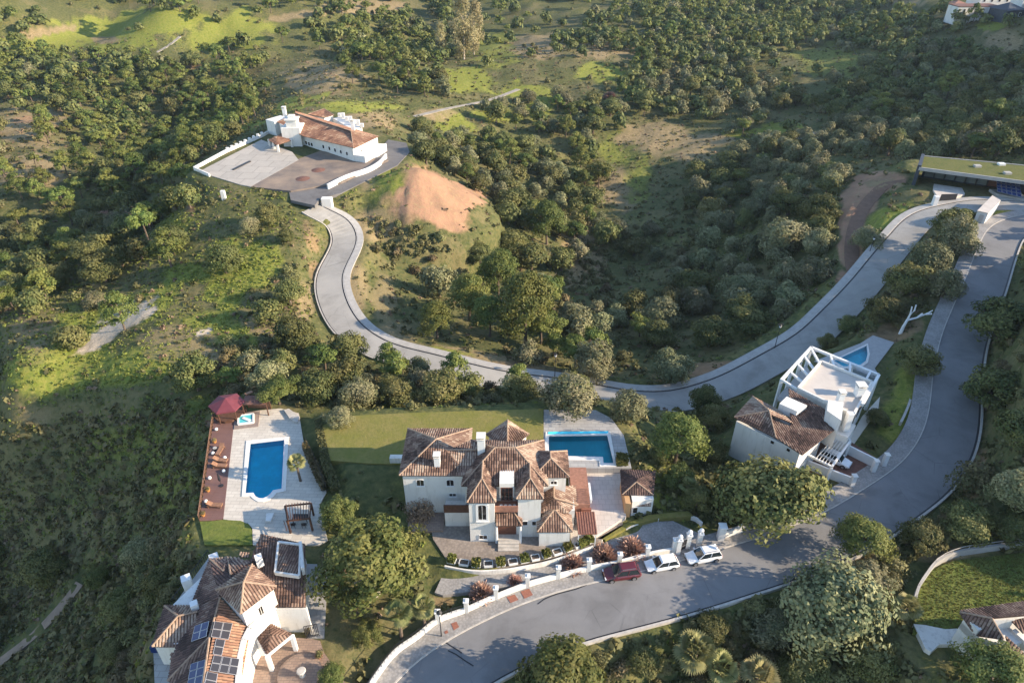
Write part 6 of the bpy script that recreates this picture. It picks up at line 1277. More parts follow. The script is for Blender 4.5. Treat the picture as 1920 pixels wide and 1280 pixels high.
for k, (cs, l) in enumerate([([(950, 1122), (965, 1117), (972, 1127), (957, 1133)], 'terracotta ground hatch, left of the larger pair'), ([(976, 1112), (992, 1106), (999, 1118), (983, 1125)], 'terracotta ground hatch, right of the larger pair'), ([(846, 1172), (856, 1168), (861, 1178), (851, 1184)], 'small terracotta hatch near the street lamp'), ([(833, 1187), (839, 1184), (841, 1189), (835, 1191)], 'tiny terracotta hatch at the foot of the street lamp')]):
    pts_ = [G(*q) for q in cs]; z = max(p[2] for p in pts_); zz = float(np.mean([p[2] for p in pts_])); b = MB()
    for p in pts_: p[2] = hz(p[0], p[1])+.22+.12
    b.prism([p[:2] for p in pts_], zz-.4, max(p[2] for p in pts_)+.03); tag(b.build('ground_hatch', M['rust'], None), l, 'ground hatch')
# skid cracks in the road are repairs: thin dark strips of tar
for pl_, l in [([(832, 1203), (845, 1212), (858, 1220), (866, 1226)], 'upper tar seam near the street lamp'), ([(840, 1221), (855, 1228), (872, 1240), (888, 1250)], 'lower tar seam near the street lamp'), ([(1008, 1134), (1020, 1125), (1045, 1115), (1080, 1106), (1100, 1098)], 'long tar seam beside the parked red car')]:
    s_ = spline([G(*q) for q in pl_], .8); b = MB(); o1, o2 = offset(s_, -.07), offset(s_, .07)
    for i in range(len(s_)-1): b.poly([o1[i]+[0, 0, .23+.012], o2[i]+[0, 0, .23+.012], o2[i+1]+[0, 0, .23+.012], o1[i+1]+[0, 0, .23+.012]])
    tag(b.build('tar_seam', M['dark'], None), 'dark '+l, None, None, 'structure')
# cars
def car(p, rz, L, Wd, H_, pm, label, kind='suv', rack=True):
    t_ = thing('parked_car', label, 'car', p, rz, None); hw = Wd/2; g_ = .22
    # stations along x: (x, half width, sill z, shoulder z)
    belt = H_*.56; st = [(-L/2, .78, .42, belt*.86), (-L/2+.12, .93, .34, belt*.97), (-L*.3, 1, g_, belt), (0, 1, g_, belt*.99), (L*.2, 1, g_, belt*.97), (L*.34, .97, g_+.02, belt*.9), (L/2-.18, .88, .33, belt*.76), (L/2, .66, .42, belt*.62)]
    b = MB(); vs = []; fs = []
    for x, w_, z0, z1 in st:
        y = hw*w_; vs += [(x, -y*.9, z0), (x, -y, z0+.18), (x, -y*.985, z1-.14), (x, -y*.88, z1), (x, y*.88, z1), (x, y*.985, z1-.14), (x, y, z0+.18), (x, y*.9, z0)]
    for i in range(len(st)-1):
        for k in range(8): fs.append((i*8+k, i*8+(k+1) % 8, (i+1)*8+(k+1) % 8, (i+1)*8+k))
    fs += [tuple(range(8))[::-1], tuple(range((len(st)-1)*8, len(st)*8))]; b.add(vs, fs); o = b.build('body', M[pm], t_, local=True, smooth=False, bevel=.03)
    x0, x1, x2, x3 = (-L/2+.12, -L*.5+.55, L*.06, L*.235) if kind == 'suv' else (-L*.36, -L*.2, L*.06, L*.26)
    zr = H_; wb, wt = hw*.87, hw*.70
    def sec(x, w_, z): return [(x, -w_, z), (x, w_, z)]
    b = MB(); v8 = sec(x0, wb, belt*.97)+sec(x3, wb, belt*.94)+sec(x1, wt, zr-.07)+sec(x2, wt, zr-.07); b.add(v8, [(0, 2, 6, 4), (3, 1, 5, 7), (2, 3, 7, 6), (1, 0, 4, 5)]); b.build('windows', M['carglass'], t_, local=True)
    b = MB(); r_ = [(x1-.04, -wt-.01, zr-.09), (x1-.04, wt+.01, zr-.09), (x2+.05, wt+.01, zr-.09), (x2+.05, -wt-.01, zr-.09), (x1+.12, -wt*.9, zr), (x1+.12, wt*.9, zr), (x2-.14, wt*.9, zr), (x2-.14, -wt*.9, zr)]; b.add(r_, [(4, 7, 6, 5), (0, 3, 7, 4), (1, 0, 4, 5), (2, 1, 5, 6), (3, 2, 6, 7)])
    for s in (-1, 1):
        for (xa, za, wa_, xb, zb, wb_) in ((x3, belt*.94, wb, x2, zr-.07, wt), (x0, belt*.97, wb, x1, zr-.07, wt), ((x0+x3)/2, belt*.96, wb, (x1+x2)/2-.05, zr-.07, wt)): b.beam((xa, s*(wa_+.005), za), (xb, s*(wb_+.005), zb), .07, .06)
    b.build('roof', M[pm], t_, local=True)
    if rack:
        b = MB()
        for s in (-1, 1): b.beam((x1+.2, s*wt*.86, zr+.07), (x2-.2, s*wt*.86, zr+.07), .05, .05); b.beam((x1+.2, s*wt*.86, zr-.02), (x1+.2, s*wt*.86, zr+.07), .05, .04); b.beam((x2-.2, s*wt*.86, zr-.02), (x2-.2, s*wt*.86, zr+.07), .05, .04)
        b.each('roof_rail', M['chrome'], t_, local=True)
    rw = H_*.21
    for sx in (-L*.3, L*.31):
        for s in (-1, 1):
            y = s*(hw-.06); b = MB(); b.tube([(sx, y-.11, rw), (sx, y+.11, rw)], rw, 16); w_ = b.build('wheel', M['tyre'], t_, local=True); b = MB(); b.tube([(sx, y+s*.112, rw), (sx, y+s*.125, rw)], rw*.62, 10); b.build('rim', M['rim'], w_, local=True)
    for s in (-1, 1):
        b = MB(); b.box(L/2-.24, L/2-.06, s*hw*.66-.17, s*hw*.66+.17, belt*.60, belt*.76); b.build('headlight', M['lamp'], t_, local=True)
        b = MB(); b.box(-L/2-.012, -L/2+.1, s*hw*.7-.1, s*hw*.7+.1, belt*.58, belt*.88); b.build('taillight', M['taillamp'], t_, local=True)
        b = MB(); b.box(x3-.32, x3-.12, s*(hw+.09)-.1, s*(hw+.09)+.1, belt*.95, belt*1.1); b.build('mirror', M[pm], t_, local=True)
    b = MB(); b.box(L/2-.06, L/2+.015, -.42, .42, .36, .55); b.build('grille', M['dark'], t_, local=True)
    b = MB(); b.box(-L/2-.02, -L/2+.02, -.26, .26, .5, .62); b.build('number_plate', M['plate'], t_, local=True)
    return t_
def carpx(front, rear, z, *a, **k):
    f_, r_ = P(*front, z), P(*rear, z); c_ = (f_+r_)/2; d = f_-r_; car((c_[0], c_[1], z), math.atan2(d[1], d[0]), *a, **k)
carpx((1134, 1083), (1194, 1075), .06, 4.6, 1.86, 1.74, 'redcar', 'dark red estate car parked against the cobbled pavement')
carpx((1213, 1066), (1266, 1057), .08, 4.25, 1.78, 1.5, 'whitecar', 'white hatchback parked between the red car and the white estate', kind='suv', rack=False)
carpx((1288, 1052), (1346, 1041), .12, 4.55, 1.84, 1.68, 'whitecar', 'larger white estate car parked by the crowned gate pillars')
carpx((1590, 876), (1540, 853), .45, 4.4, 1.8, 1.6, 'whitecar', 'white car under the slatted carport of the cubic villa')
# bleached dead tree
p = G(1688, 625); t_ = thing('dead_tree', 'bare bleached white tree beside the kite-shaped pool', 'tree', p); b = MB(); b.tube([p-[0, 0, .3], p+[.1, 0, 1.6], p+[.5, .2, 2.9]], [.36, .27, .22], 8); b.build('trunk', M['whitewood'], t_)
for k, ps in enumerate([[(.5, .2, 2.8), (.7, .3, 4.2), (.5, .3, 5.7)], [(.7, .3, 4.0), (1.3, .4, 4.8), (1.2, .4, 6.0)], [(.5, .2, 2.8), (2.2, .2, 3.4), (3.6, .3, 4.1), (4.6, .3, 4.9)], [(3.6, .3, 4.1), (4.6, .2, 4.2)], [(2.2, .2, 3.4), (2.9, .2, 4.3)]]):
    b = MB(); b.tube([p+np.array(q) for q in ps], [.2, .15, .11, .08][:len(ps)], 6); b.build('limb', M['whitewood'], t_)
# pinkish bare shrubs along the driveway
def twig_shrub(px, py, rpx, label, seed):
    q = G(px, py+rpx*.5); d = float(proj(*q)[2]); r = rpx*d/F; g_ = np.random.default_rng(seed); n = 1500
    a = g_.random(n)*6.283; e = .15+1.35*g_.random(n); L = r*(.55+.55*g_.random(n)); dd = np.stack([np.cos(a)*np.cos(e), np.sin(a)*np.cos(e), np.sin(e)*1.0], 1); st = dd*(L*(.1+.5*g_.random(n)))[:, None]; en = dd*L[:, None]+g_.normal(size=(n, 3))*r*.08; sd_ = np.cross(dd, g_.normal(size=(n, 3))); sd_ /= np.linalg.norm(sd_, axis=1)[:, None]; sd_ *= (.03+.03*g_.random(n))[:, None]
    t_ = thing('bare_shrub', label, 'shrub', q, 0, None); me_ = npmesh('twigs', np.stack([st-sd_, st+sd_, en+sd_*1.4, en-sd_*1.4], 1).reshape(-1, 3), 4, M['twig'], g_.random(n)); o = bpy.data.objects.new('twigs', me_); COL.objects.link(o); o.parent = t_; o.scale = (1, 1, .8)
    b = MB()
    for k in range(5): a = k*1.257; b.tube([(0, 0, -.1), (math.cos(a)*r*.2, math.sin(a)*r*.2, r*.4)], [.05, .03], 5)
    b.build('stem', M['bark'], t_, local=True)
M['twig'] = leaf('pinkish_twigs', (.30, .17, .13), (.52, .33, .25), .2, .01)
for k, (px, py, r, l) in enumerate([(1185, 1020, 30, 'large pinkish bare shrub behind the wall, nearest the gate pillars'), (1133, 1032, 28, 'pinkish bare shrub behind the wall, second from the gate pillars'), (1073, 1050, 26, 'pinkish bare shrub behind the wall beside the red car'), (965, 1085, 18, 'small pinkish bare shrub behind the wall, left of the middle'), (903, 1103, 26, 'pinkish bare shrub behind the wall nearest the slim palms')]): twig_shrub(px, py, r, l, 100+k)
for k, (px, py, r, l) in enumerate([(1143, 178, 14, 'bare pinkish tree by the clearing at the top'), (950, 335, 24, 'bare purplish shrub right of the earth mound'), (200, 405, 24, 'bare purplish thicket in the left ravine')]): twig_shrub(px, py, r, l, 200+k)
# --- the trees the photograph shows one by one (photo px of the crown's middle, radius in px)
hand('lime', 705, 1050, 112, 'huge yellow-green deciduous tree between the left house and the main villa', .85, v=0)
hand('oak', 1425, 925, 112, 'broad olive-green holm oak in front of the cubic villa beside the road', .8, v=1)
hand('pine', 1605, 1000, 58, 'bright green pine overhanging the bend of the road near the lower right lawn', .62, v=1)
hand('olive', 1545, 1135, 112, 'big silvery olive tree on the lower side of the road', .85, v=0)
hand('pine', 1265, 810, 50, 'tall bright stone pine right of the teal pool terrace', .95, v=1)
hand('olive', 1175, 758, 42, 'silvery olive tree behind the grey pool terrace', .9, v=1)
hand('olive', 1066, 738, 52, 'wide pale olive tree beside the winding road behind the pool', .8, v=2)
hand('lime', 1050, 1258, 108, 'round yellow-green tree cut by the bottom edge below the road', .8, v=1)
hand('lime', 1845, 1258, 78, 'yellow-green tree in front of the tiled house in the bottom right corner', .9, v=2)
hand('oak', 1850, 725, 66, 'brownish oak leaning over the inner side of the right-hand road', .9, v=2)
hand('oak', 1868, 600, 72, 'large dark oak beside the upper part of the right-hand road', .8, v=3)
hand('oak', 1714, 672, 46, 'dark oak between the kite-shaped pool and the right-hand road', .85, v=0)
hand('oak', 1905, 800, 56, 'dark oak on the bank right of the road, cut by the frame edge', .9, v=1)
hand('bush', 1830, 900, 50, 'bushy green shrub mass on the bank outside the road bend', 1.1, v=1)
hand('olive', 1900, 915, 62, 'grey-green olive tree on the shaded bank above the lower right lawn', .9, v=3)
hand('oak', 1800, 975, 55, 'dark green tree in the shade above the lower right lawn', .9, v=2)
hand('oak', 1720, 1000, 45, 'dark shrubby oak outside the road bend above the lawn', .9, v=0)
hand('oak', 1890, 985, 48, 'dark oak at the frame edge above the lawn wall', .9, v=3)
hand('olive', 1790, 440, 44, 'pale olive tree between the two roads, nearest the white kiosk', .95, v=0)
hand('olive', 1735, 480, 46, 'silvery olive tree in the middle of the strip between the two roads', .95, v=1)
hand('olive', 1765, 530, 42, 'sunlit olive tree beside the right-hand road', .95, v=2)
hand('oak', 1690, 520, 44, 'dark oak in the strip between the two roads', .95, v=1)
hand('oak', 1650, 575, 40, 'dark oak on the verge below the upper road', .9, v=2)
hand('oak', 1548, 640, 24, 'dark round oak behind the white pergola of the cubic villa', .9, v=3)
hand('oak', 1588, 606, 26, 'small dark oak between the road and the cubic villa pool', .9, v=0)
hand('oak', 1805, 400, 20, 'small bush-like oak beside the white kiosk', .8, v=2)
hand('olive', 1620, 445, 33, 'round pale olive tree right of the dirt track', .95, v=3)
hand('olive', 1114, 674, 44, 'round pale olive tree beyond the lamp post on the winding road', .95, v=0)
hand('olive', 1258, 684, 48, 'wide pale olive tree on the far verge of the winding road', .8, v=1)
hand('oak', 1400, 590, 48, 'wide dark oak in the shaded hollow above the winding road', .8, v=1)
hand('olive', 1300, 560, 40, 'grey olive tree in the shaded hollow', .85, v=2)
hand('olive', 1240, 585, 44, 'grey olive tree at the lower end of the shaded hollow', .85, v=3)
hand('olive', 1520, 505, 40, 'grey olive tree left of the foot of the dirt track', .9, v=1)
hand('olive', 1460, 440, 50, 'large sunlit olive tree on the slope left of the dirt track', .9, v=0)
hand('olive', 1530, 450, 36, 'sunlit olive tree beside the dirt track', .9, v=2)
hand('pine', 935, 500, 42, 'tall bright pine at the top of the pine group in the valley', 1.0, v=1)
hand('pine', 985, 560, 50, 'tallest bright pine in the valley above the winding road', 1.1, v=1)
hand('pine', 880, 545, 42, 'bushy pine on the left of the valley pine group', .9, v=3)
hand('pine', 820, 590, 36, 'small dark green pine near the bend of the winding road', .9, v=1)
hand('pine', 1015, 600, 40, 'rounded pine on the right of the valley pine group', .8, v=0)
hand('pine', 1025, 405, 34, 'bright pine on the valley slope above the pine group', 1.0, v=3)
hand('oak', 960, 450, 34, 'dark oak between mound and pine group', .9, v=0)
hand('oak', 900, 470, 30, 'small dark oak below the orange mound', .9, v=1)
hand('oak', 545, 545, 40, 'round dark oak on the bank left of the winding road', .85, v=3)
hand('oak', 425, 480, 42, 'dark oak on the sunlit left knoll', .95, v=2)
hand('olive', 470, 420, 24, 'grey round olive on the knoll below the forecourt', .9, v=0)
hand('oak', 505, 400, 30, 'dark round oak beside the first bend below the hacienda', .9, v=0)
hand('oak', 540, 440, 20, 'small dark oak on the earth bank of the road', .9, v=1)
hand('oak', 330, 440, 34, 'grey-green oak at the rim of the dark ravine', .95, v=2)
hand('olive', 235, 415, 36, 'pale olive tree in the ravine below the hacienda wall', .95, v=1)
hand('olive', 185, 560, 28, 'low pale olive on the left knoll edge', .8, v=2)
hand('poplar', 870, 46, 19, 'tall pale eucalyptus, left one of the close pair at the top of the picture', .95, v=0); hand('poplar', 889, 48, 17, 'tall pale eucalyptus, right one of the close pair at the top of the picture', .95, v=1)
hand('poplar', 828, 66, 11, 'slender yellow poplar left of the tall eucalyptus', .9, v=1)
hand('pine', 525, 725, 42, 'bright green pine behind the burgundy gazebo', .6, v=0)
hand('pine', 375, 755, 26, 'bright green tree left of the burgundy gazebo', .6, v=2)
hand('lime', 190, 1080, 30, 'sunlit yellow-green tree alone on the dark left slope', .8, v=3)
hand('olive', 270, 1030, 38, 'pale grey-topped olive on the dark slope near the left house', .9, v=1)
hand('oak', 310, 1090, 40, 'dark oak on the shaded slope left of the left house', .9, v=0)
hand('oak', 235, 1130, 45, 'dark oak lower on the shaded left slope', .85, v=2)
hand('oak', 220, 1215, 32, 'dark round bushy oak near the bottom left', .85, v=3)
hand('lime', 625, 1265, 34, 'bright lime-green small tree at the bottom edge beside the courtyard', .8, v=3)
hand('lime', 690, 1185, 34, 'bright green bushy tree under the huge deciduous tree', .8, v=2)
hand('dry', 790, 945, 42, 'bare brownish tree in front of the main villa left wing', 1.2, v=0)
hand('lime', 640, 960, 44, 'yellow-green side crown beside the wooden pergola', .9, v=3)
hand('olive', 640, 780, 30, 'pale olive at the corner of the olive green lawn', .85, v=3)
hand('lime', 1270, 890, 34, 'yellow-green young tree beside the dark-roofed outbuilding', .9, v=0)
hand('oak', 1235, 850, 26, 'dark oak right of the teal pool', .9, v=1)
hand('oak', 1330, 840, 34, 'dark oak behind the broad holm oak', .9, v=2)
hand('oak', 1340, 780, 36, 'dark oak left of the cubic villa tile roof', .9, v=3)
hand('oak', 1305, 930, 36, 'dark oak behind the white gate', .9, v=0)
hand('oak', 1640, 780, 26, 'dark shrub tree between side yard and road pavement', .8, v=1)
hand('olive', 1450, 1175, 60, 'low grey-green olive thicket below the road', .7, v=2)
hand('olive', 1620, 1080, 55, 'grey olive beside the bright roadside pine', .8, v=3)
hand('oak', 1620, 1230, 60, 'dark shaded oak below the big silvery olive', .8, v=0)
hand('oak', 1500, 1260, 55, 'dark shaded oak near the bottom edge', .8, v=1)
hand('oak', 1330, 1170, 40, 'dark shrubby oak at the outer kerb of the road', .7, v=2)
hand('oak', 1200, 1235, 45, 'dark shaded oak right of the round yellow-green tree', .7, v=3)
for px, py, h, s, l in [(1293, 1262, 4.2, 2.3, 'tall shaggy fan palm at the bottom edge below the road'), (1345, 1275, 2.6, 2.0, 'shorter fan palm leaning beside the tall shaggy palm'), (1412, 1300, 3.4, 2.1, 'fan palm cut by the bottom edge right of the shaggy pair'), (753, 1196, 4.8, 1.5, 'slim fan palm behind the white wall near the lamp'), (797, 1176, 4.2, 1.4, 'slim fan palm nearer the villa driveway'), (1690, 1158, 2.2, 1.5, 'lime green young palm beside the lower right lawn'), (1285, 935, 2.5, 1.3, 'small fan palm beside the dark-roofed outbuilding')]:
    palm(px, py, h, s, l, px)
palm(P(*Dp(855, 800), 1.0), 0, 3.6, 1.25, 'sunlit fan palm at the edge of the deep blue pool', 5)
# --- woodland by density
def inpx(poly, px, py): return bool(in_poly(np.array([px]), np.array([py]), poly)[0])
OPEN = [([(0,75),(90,58),(200,26),(330,24),(380,48),(480,48),(560,18),(640,12),(540,62),(430,85),(350,125),(240,108),(100,98),(0,92)],.02),
([(640,0),(800,0),(840,70),(760,40),(660,30)],.15),
([(560,110),(680,110),(740,150),(700,210),(640,190),(540,205),(480,170),(440,150)],.3),
([(0,200),(90,190),(150,240),(180,300),(120,330),(0,340)],.25),
([(500,215),(560,188),(660,180),(740,212),(775,262),(745,315),(620,368),(560,372),(500,352),(350,325),(430,262)],0),
([(670,365),(770,300),(860,335),(925,385),(890,425),(800,430),(720,385)],0),
([(850,130),(900,62),(1040,60),(1080,90),(1200,100),(1180,160),(1060,190),(960,180),(880,200),(800,232),(770,215),(840,190)],.09),
([(760,220),(870,200),(930,230),(880,262),(800,255)],.08),
([(1130,240),(1220,220),(1340,250),(1400,290),(1300,330),(1230,420),(1140,450),(1120,380),(1160,320)],.05),
([(1080,470),(1230,400),(1330,330),(1400,290),(1330,400),(1300,470),(1180,500),(1130,560),(1020,600)],.62),
([(1250,600),(1350,560),(1400,620),(1300,680),(1190,640)],.3),
([(1450,100),(1560,80),(1660,100),(1640,150),(1520,200),(1450,170)],.06),
([(1420,230),(1500,203),(1560,218),(1500,265),(1400,262)],.03),
([(1560,400),(1590,350),(1660,310),(1712,325),(1712,365),(1640,480),(1605,530),(1570,530)],.02),
([(1700,330),(2000,290),(2000,400),(1700,400)],0),
([(1835,60),(1940,48),(1940,112),(1870,128)],.1),([(1790,0),(1940,0),(1940,55),(1800,40)],0),([(1650,0),(1770,0),(1740,22),(1660,12)],.1),
([(140,560),(330,480),(360,385),(470,380),(560,380),(640,440),(600,560),(640,640),(480,650),(400,700),(300,700),(0,790),(0,720),(100,640)],.34),
([(150,560),(320,560),(310,600),(180,680),(130,670)],0),
([(0,740),(300,740),(390,790),(380,1000),(330,1100),(250,1290),(-10,1290)],.22),
([(640,470),(760,430),(800,500),(740,600),(770,655),(690,610)],.3),([(760,640),(900,660),(1060,700),(1060,712),(960,695),(760,660)],.05),
([(400,745),(560,768),(640,772),(1020,766),(1180,772),(1230,860),(1300,960),(1330,1050),(1100,1130),(800,1230),(700,1290),(250,1290),(330,1050),(370,980)],0),
([(1370,740),(1480,640),(1640,630),(1740,640),(1740,780),(1690,850),(1540,960),(1330,960)],0),
([(1700,1200),(1700,1060),(1940,1010),(1940,1290),(1740,1290)],0),([(1100,1230),(1400,1110),(1700,1000),(1720,1180),(1500,1290),(1100,1290)],.9),
([(1240,640),(1420,600),(1440,660),(1300,715),(1180,715),(1060,700)],.1)]
KIND = [([(0,0),(760,0),(760,360),(480,420),(0,420)],(.34,.02,.48,.16)),([(0,380),(400,380),(400,740),(0,740)],(.45,.1,.3,.15)),
([(430,620),(1060,700),(1060,780),(400,780)],(.5,.2,.2,.1)),([(760,0),(1300,0),(1300,130),(760,200)],(.5,.15,.25,.1)),
([(860,180),(1240,180),(1240,700),(800,640),(780,300)],(.42,.26,.2,.12)),([(1080,240),(1700,240),(1700,740),(1080,740)],(.25,.62,.03,.1)),
([(1240,90),(1940,90),(1940,300),(1240,300)],(.6,.32,.02,.06)),([(1240,0),(1940,0),(1940,100),(1240,100)],(.5,.15,.25,.1))]
KN = ('oak', 'olive', 'pine', 'bush')
def dens(px, py):
    for poly, d in OPEN:
        if inpx(poly, px, py): return d
    return 1.0
def kinds(px, py):
    for poly, k in KIND:
        if inpx(poly, px, py): return k
    return (.4, .2, .1, .3)
DENSE = [([(1380,90),(1940,90),(1940,295),(1430,305),(1380,250)],.75),([(1270,300),(1560,290),(1580,540),(1420,600),(1250,560),(1300,430)],.55),([(0,380),(400,330),(300,560),(0,600)],.6),([(860,200),(1130,200),(1120,420),(1020,640),(850,520)],.5),([(0,110),(500,120),(480,260),(300,340),(0,200)],.5),([(430,620),(1060,700),(1060,780),(400,780)],.8),([(640,20),(800,20),(800,190),(640,150)],.6),([(1200,0),(1700,0),(1700,90),(1240,110)],.5),([(1440,640),(1940,380),(1940,1010),(1500,1290),(1100,1290)],.8)]
class Hash:
    def __init__(s, c=8): s.c = c; s.d = {}
    def add(s, x, y, r): s.d.setdefault((int(x//s.c), int(y//s.c)), []).append((x, y, r))
    def free(s, x, y, r, k):
        i, j = int(x//s.c), int(y//s.c)
        for a_ in (-1, 0, 1):
            for b_ in (-1, 0, 1):
                for (u, v, w) in s.d.get((i+a_, j+b_), ()):
                    if (u-x)**2+(v-y)**2 < ((r+w)*k)**2: return False
        return True
HS = Hash()
for x, y, r in PLANTED: HS.add(x, y, r)
WOOD = []                                 # kind, x, y, r, d
g2 = np.random.default_rng(23)
def try_wood(x, y, px, py, d, opens=True):
    de = dens(px, py) if opens else .8
    nf = float(sstep(.40, .53, fbm(np.array([x+900.]), np.array([y+300.]), 42, 3))[0]); fl = next((f_ for p_, f_ in DENSE if inpx(p_, px, py)), .12) if opens else .5; de *= fl+(1-fl)*nf
    if nf < .3 and fl < .3 and de < .5 and g2.random() < .4: de = 0
    if g2.random() > de: return
    kd = KN[int(np.searchsorted(np.cumsum(kinds(px, py)), g2.random()*.999))]
    if de < .35 and kd != 'bush' and g2.random() < (.93 if px < 390 and py > 740 else .55): kd = 'bush'
    if px > 1100 and py > 1100 and kd != 'bush' and g2.random() < .8: kd = 'bush'
    r = {'oak': 3.6+2.4*g2.random(), 'olive': 3.1+2.0*g2.random(), 'pine': 3.1+2.1*g2.random(), 'bush': 1.0+1.3*g2.random()}[kd]
    if d < 130: r *= .8
    m = bil(HMASK, np.array([x]), np.array([y]), X0, Y0, DG)[0]
    if m > .05: return
    for a_ in range(6):
        if bil(HMASK, np.array([x+math.cos(a_*1.047)*r*.75]), np.array([y+math.sin(a_*1.047)*r*.75]), X0, Y0, DG)[0] > .4: return
    if not HS.free(x, y, r, .60): return
    HS.add(x, y, r); WOOD.append((kd, x, y, r, d, px, py))
for k in range(26000):
    yy = 45+g2.random()**.75*620; xx = (g2.random()*2-1)*(60+.80*yy)
    if abs(xx) > 505 or yy > 700: continue
    z = float(hz(xx, yy)); u, v, d = [float(q_) for q_ in proj(xx, yy, z)]
    if -40 < u < 1960 and -25 < v < 1330: try_wood(xx, yy, u, v, d)
    elif (u > 1960 and u < 2600 and d < 420) or (v <= -25 and yy < 690 and abs(u-960) < 1100): 
        if g2.random() < .55: try_wood(xx, yy, u, v, d, False)
for poly, n_ in (([(1640,1015),(1765,935),(1840,830),(1840,640),(1940,560),(1940,1010)],900),([(1100,1215),(1400,1115),(1680,1010),(1715,1180),(1640,1290),(1100,1290)],700),([(420,640),(620,640),(760,690),(960,735),(1060,760),(640,768),(400,745)],900),([(1560,650),(1700,500),(1800,410),(1830,430),(1780,580),(1640,640)],500),([(650,400),(760,420),(830,450),(800,520),(700,470)],300),([(1040,470),(1230,420),(1330,340),(1300,480),(1180,520),(1120,600),(1020,610)],420),([(260,1040),(380,980),(370,1060),(280,1170),(240,1290),(200,1290)],300)):
    xs_ = [p[0] for p in poly]; ys_ = [p[1] for p in poly]
    for k in range(n_):
        px, py = min(xs_)+(max(xs_)-min(xs_))*g2.random(), min(ys_)+(max(ys_)-min(ys_))*g2.random()
        if not inpx(poly, px, py): continue
        q = G(px, py); r = 1.1+1.3*g2.random()**2
        if max(bil(HMASK, np.array([q[0]+dx_]), np.array([q[1]+dy_]), X0, Y0, DG)[0] for dx_ in (-r*.6, 0, r*.6) for dy_ in (-r*.6, 0, r*.6)) > .1 or not HS.free(q[0], q[1], r, .5): continue
        HS.add(q[0], q[1], r); WOOD.append(('bush', q[0], q[1], r, float(proj(*q)[2]), px, py))
print('wood', len(WOOD))
# largest in the picture stay individual (at most 290 of a kind), the rest become one mass
WOOD.sort(key=lambda w: -w[3]/w[4])
cnt = {}; REST = []; IND = []
for w in WOOD:
    off = not (-30 < w[5] < 1950 and -40 < w[6] < 1310)
    lim = {'oak': 225, 'olive': 245, 'pine': 265, 'bush': 285}[w[0]]
    if off or cnt.get(w[0], 0) >= lim: REST.append(w); continue
    cnt[w[0]] = cnt.get(w[0], 0)+1
    kd, x, y, r, d, px, py = w; rp = r*F/d
    lod = 'near' if rp > 38 else 'mid' if rp > 17 else 'far'
    o = plant(kd, x, y, r, lod, {'oak': 1.0, 'olive': 1.0, 'pine': .92, 'bush': .95}[kd]*(.85+.3*g2.random())); IND.append((o, w))
print('individual', cnt, 'rest', len(REST))
for x, y, r in [(80,56,5.5),(92,50,6),(84,36,6),(74,34,5),(95,66,7),(88,70,6),(97,78,6)]: REST.append(('oak', x, y, r, 100, 2000, 1100))  # unseen oaks right of the frame, added to shade the lawn
def mass(name, rest, label):
    byk = {}
    for w in rest: byk.setdefault(w[0], []).append(w)
    for kd, ws in byk.items():
        vs = []; ts = []
        for kd_, x, y, r, d, px, py in ws:
            lv, lt = (lambda e: (e[2], e[3]))(TPL[(kd, 'far')][g2.integers(5)])
            off = not (-30 < px < 1950 and -40 < py < 1310); k_ = len(lv)//4; fr = (.12 if off else .40 if kd == 'bush' else .27); sel = g2.permutation(k_)[:max(24, int(k_*fr))]
            qv = lv.reshape(k_, 4, 3)[sel]; cm_ = qv.mean(1, keepdims=True); lv = (cm_+(qv-cm_)*min(2.2, .88/math.sqrt(fr))).reshape(-1, 3); lt = lt[sel]
            a = g2.random()*6.283; c_, s_ = math.cos(a), math.sin(a); h = r*(.85+.3*g2.random())
            z = float(hz(x, y)) if (X0 < x < X1 and Y0 < y < Y1) else 0
            vs.append(np.stack([x+(lv[:, 0]*c_-lv[:, 1]*s_)*r, y+(lv[:, 0]*s_+lv[:, 1]*c_)*r, z+lv[:, 2]*h], 1)); ts.append(np.clip(lt*.8+g2.random()*.35-.1, 0, 1))
        me_ = npmesh(name, np.concatenate(vs), 4, M[{'oak': 'oakleaf', 'olive': 'oliveleaf', 'pine': 'pineleaf', 'bush': 'bushleaf'}[kd]], np.concatenate(ts))
        o = bpy.data.objects.new(name, me_); COL.objects.link(o); tag(o, label % {'oak': 'dark oak', 'olive': 'grey olive', 'pine': 'green pine', 'bush': 'scrubby'}[kd], None, None, 'stuff')
mass('woodland', REST, 'far %s woodland blending into one mass on the hills')
M['lawnleaf'] = leaf('lawn_blades', (.10, .13, .03), (.22, .22, .055), .25, .03)
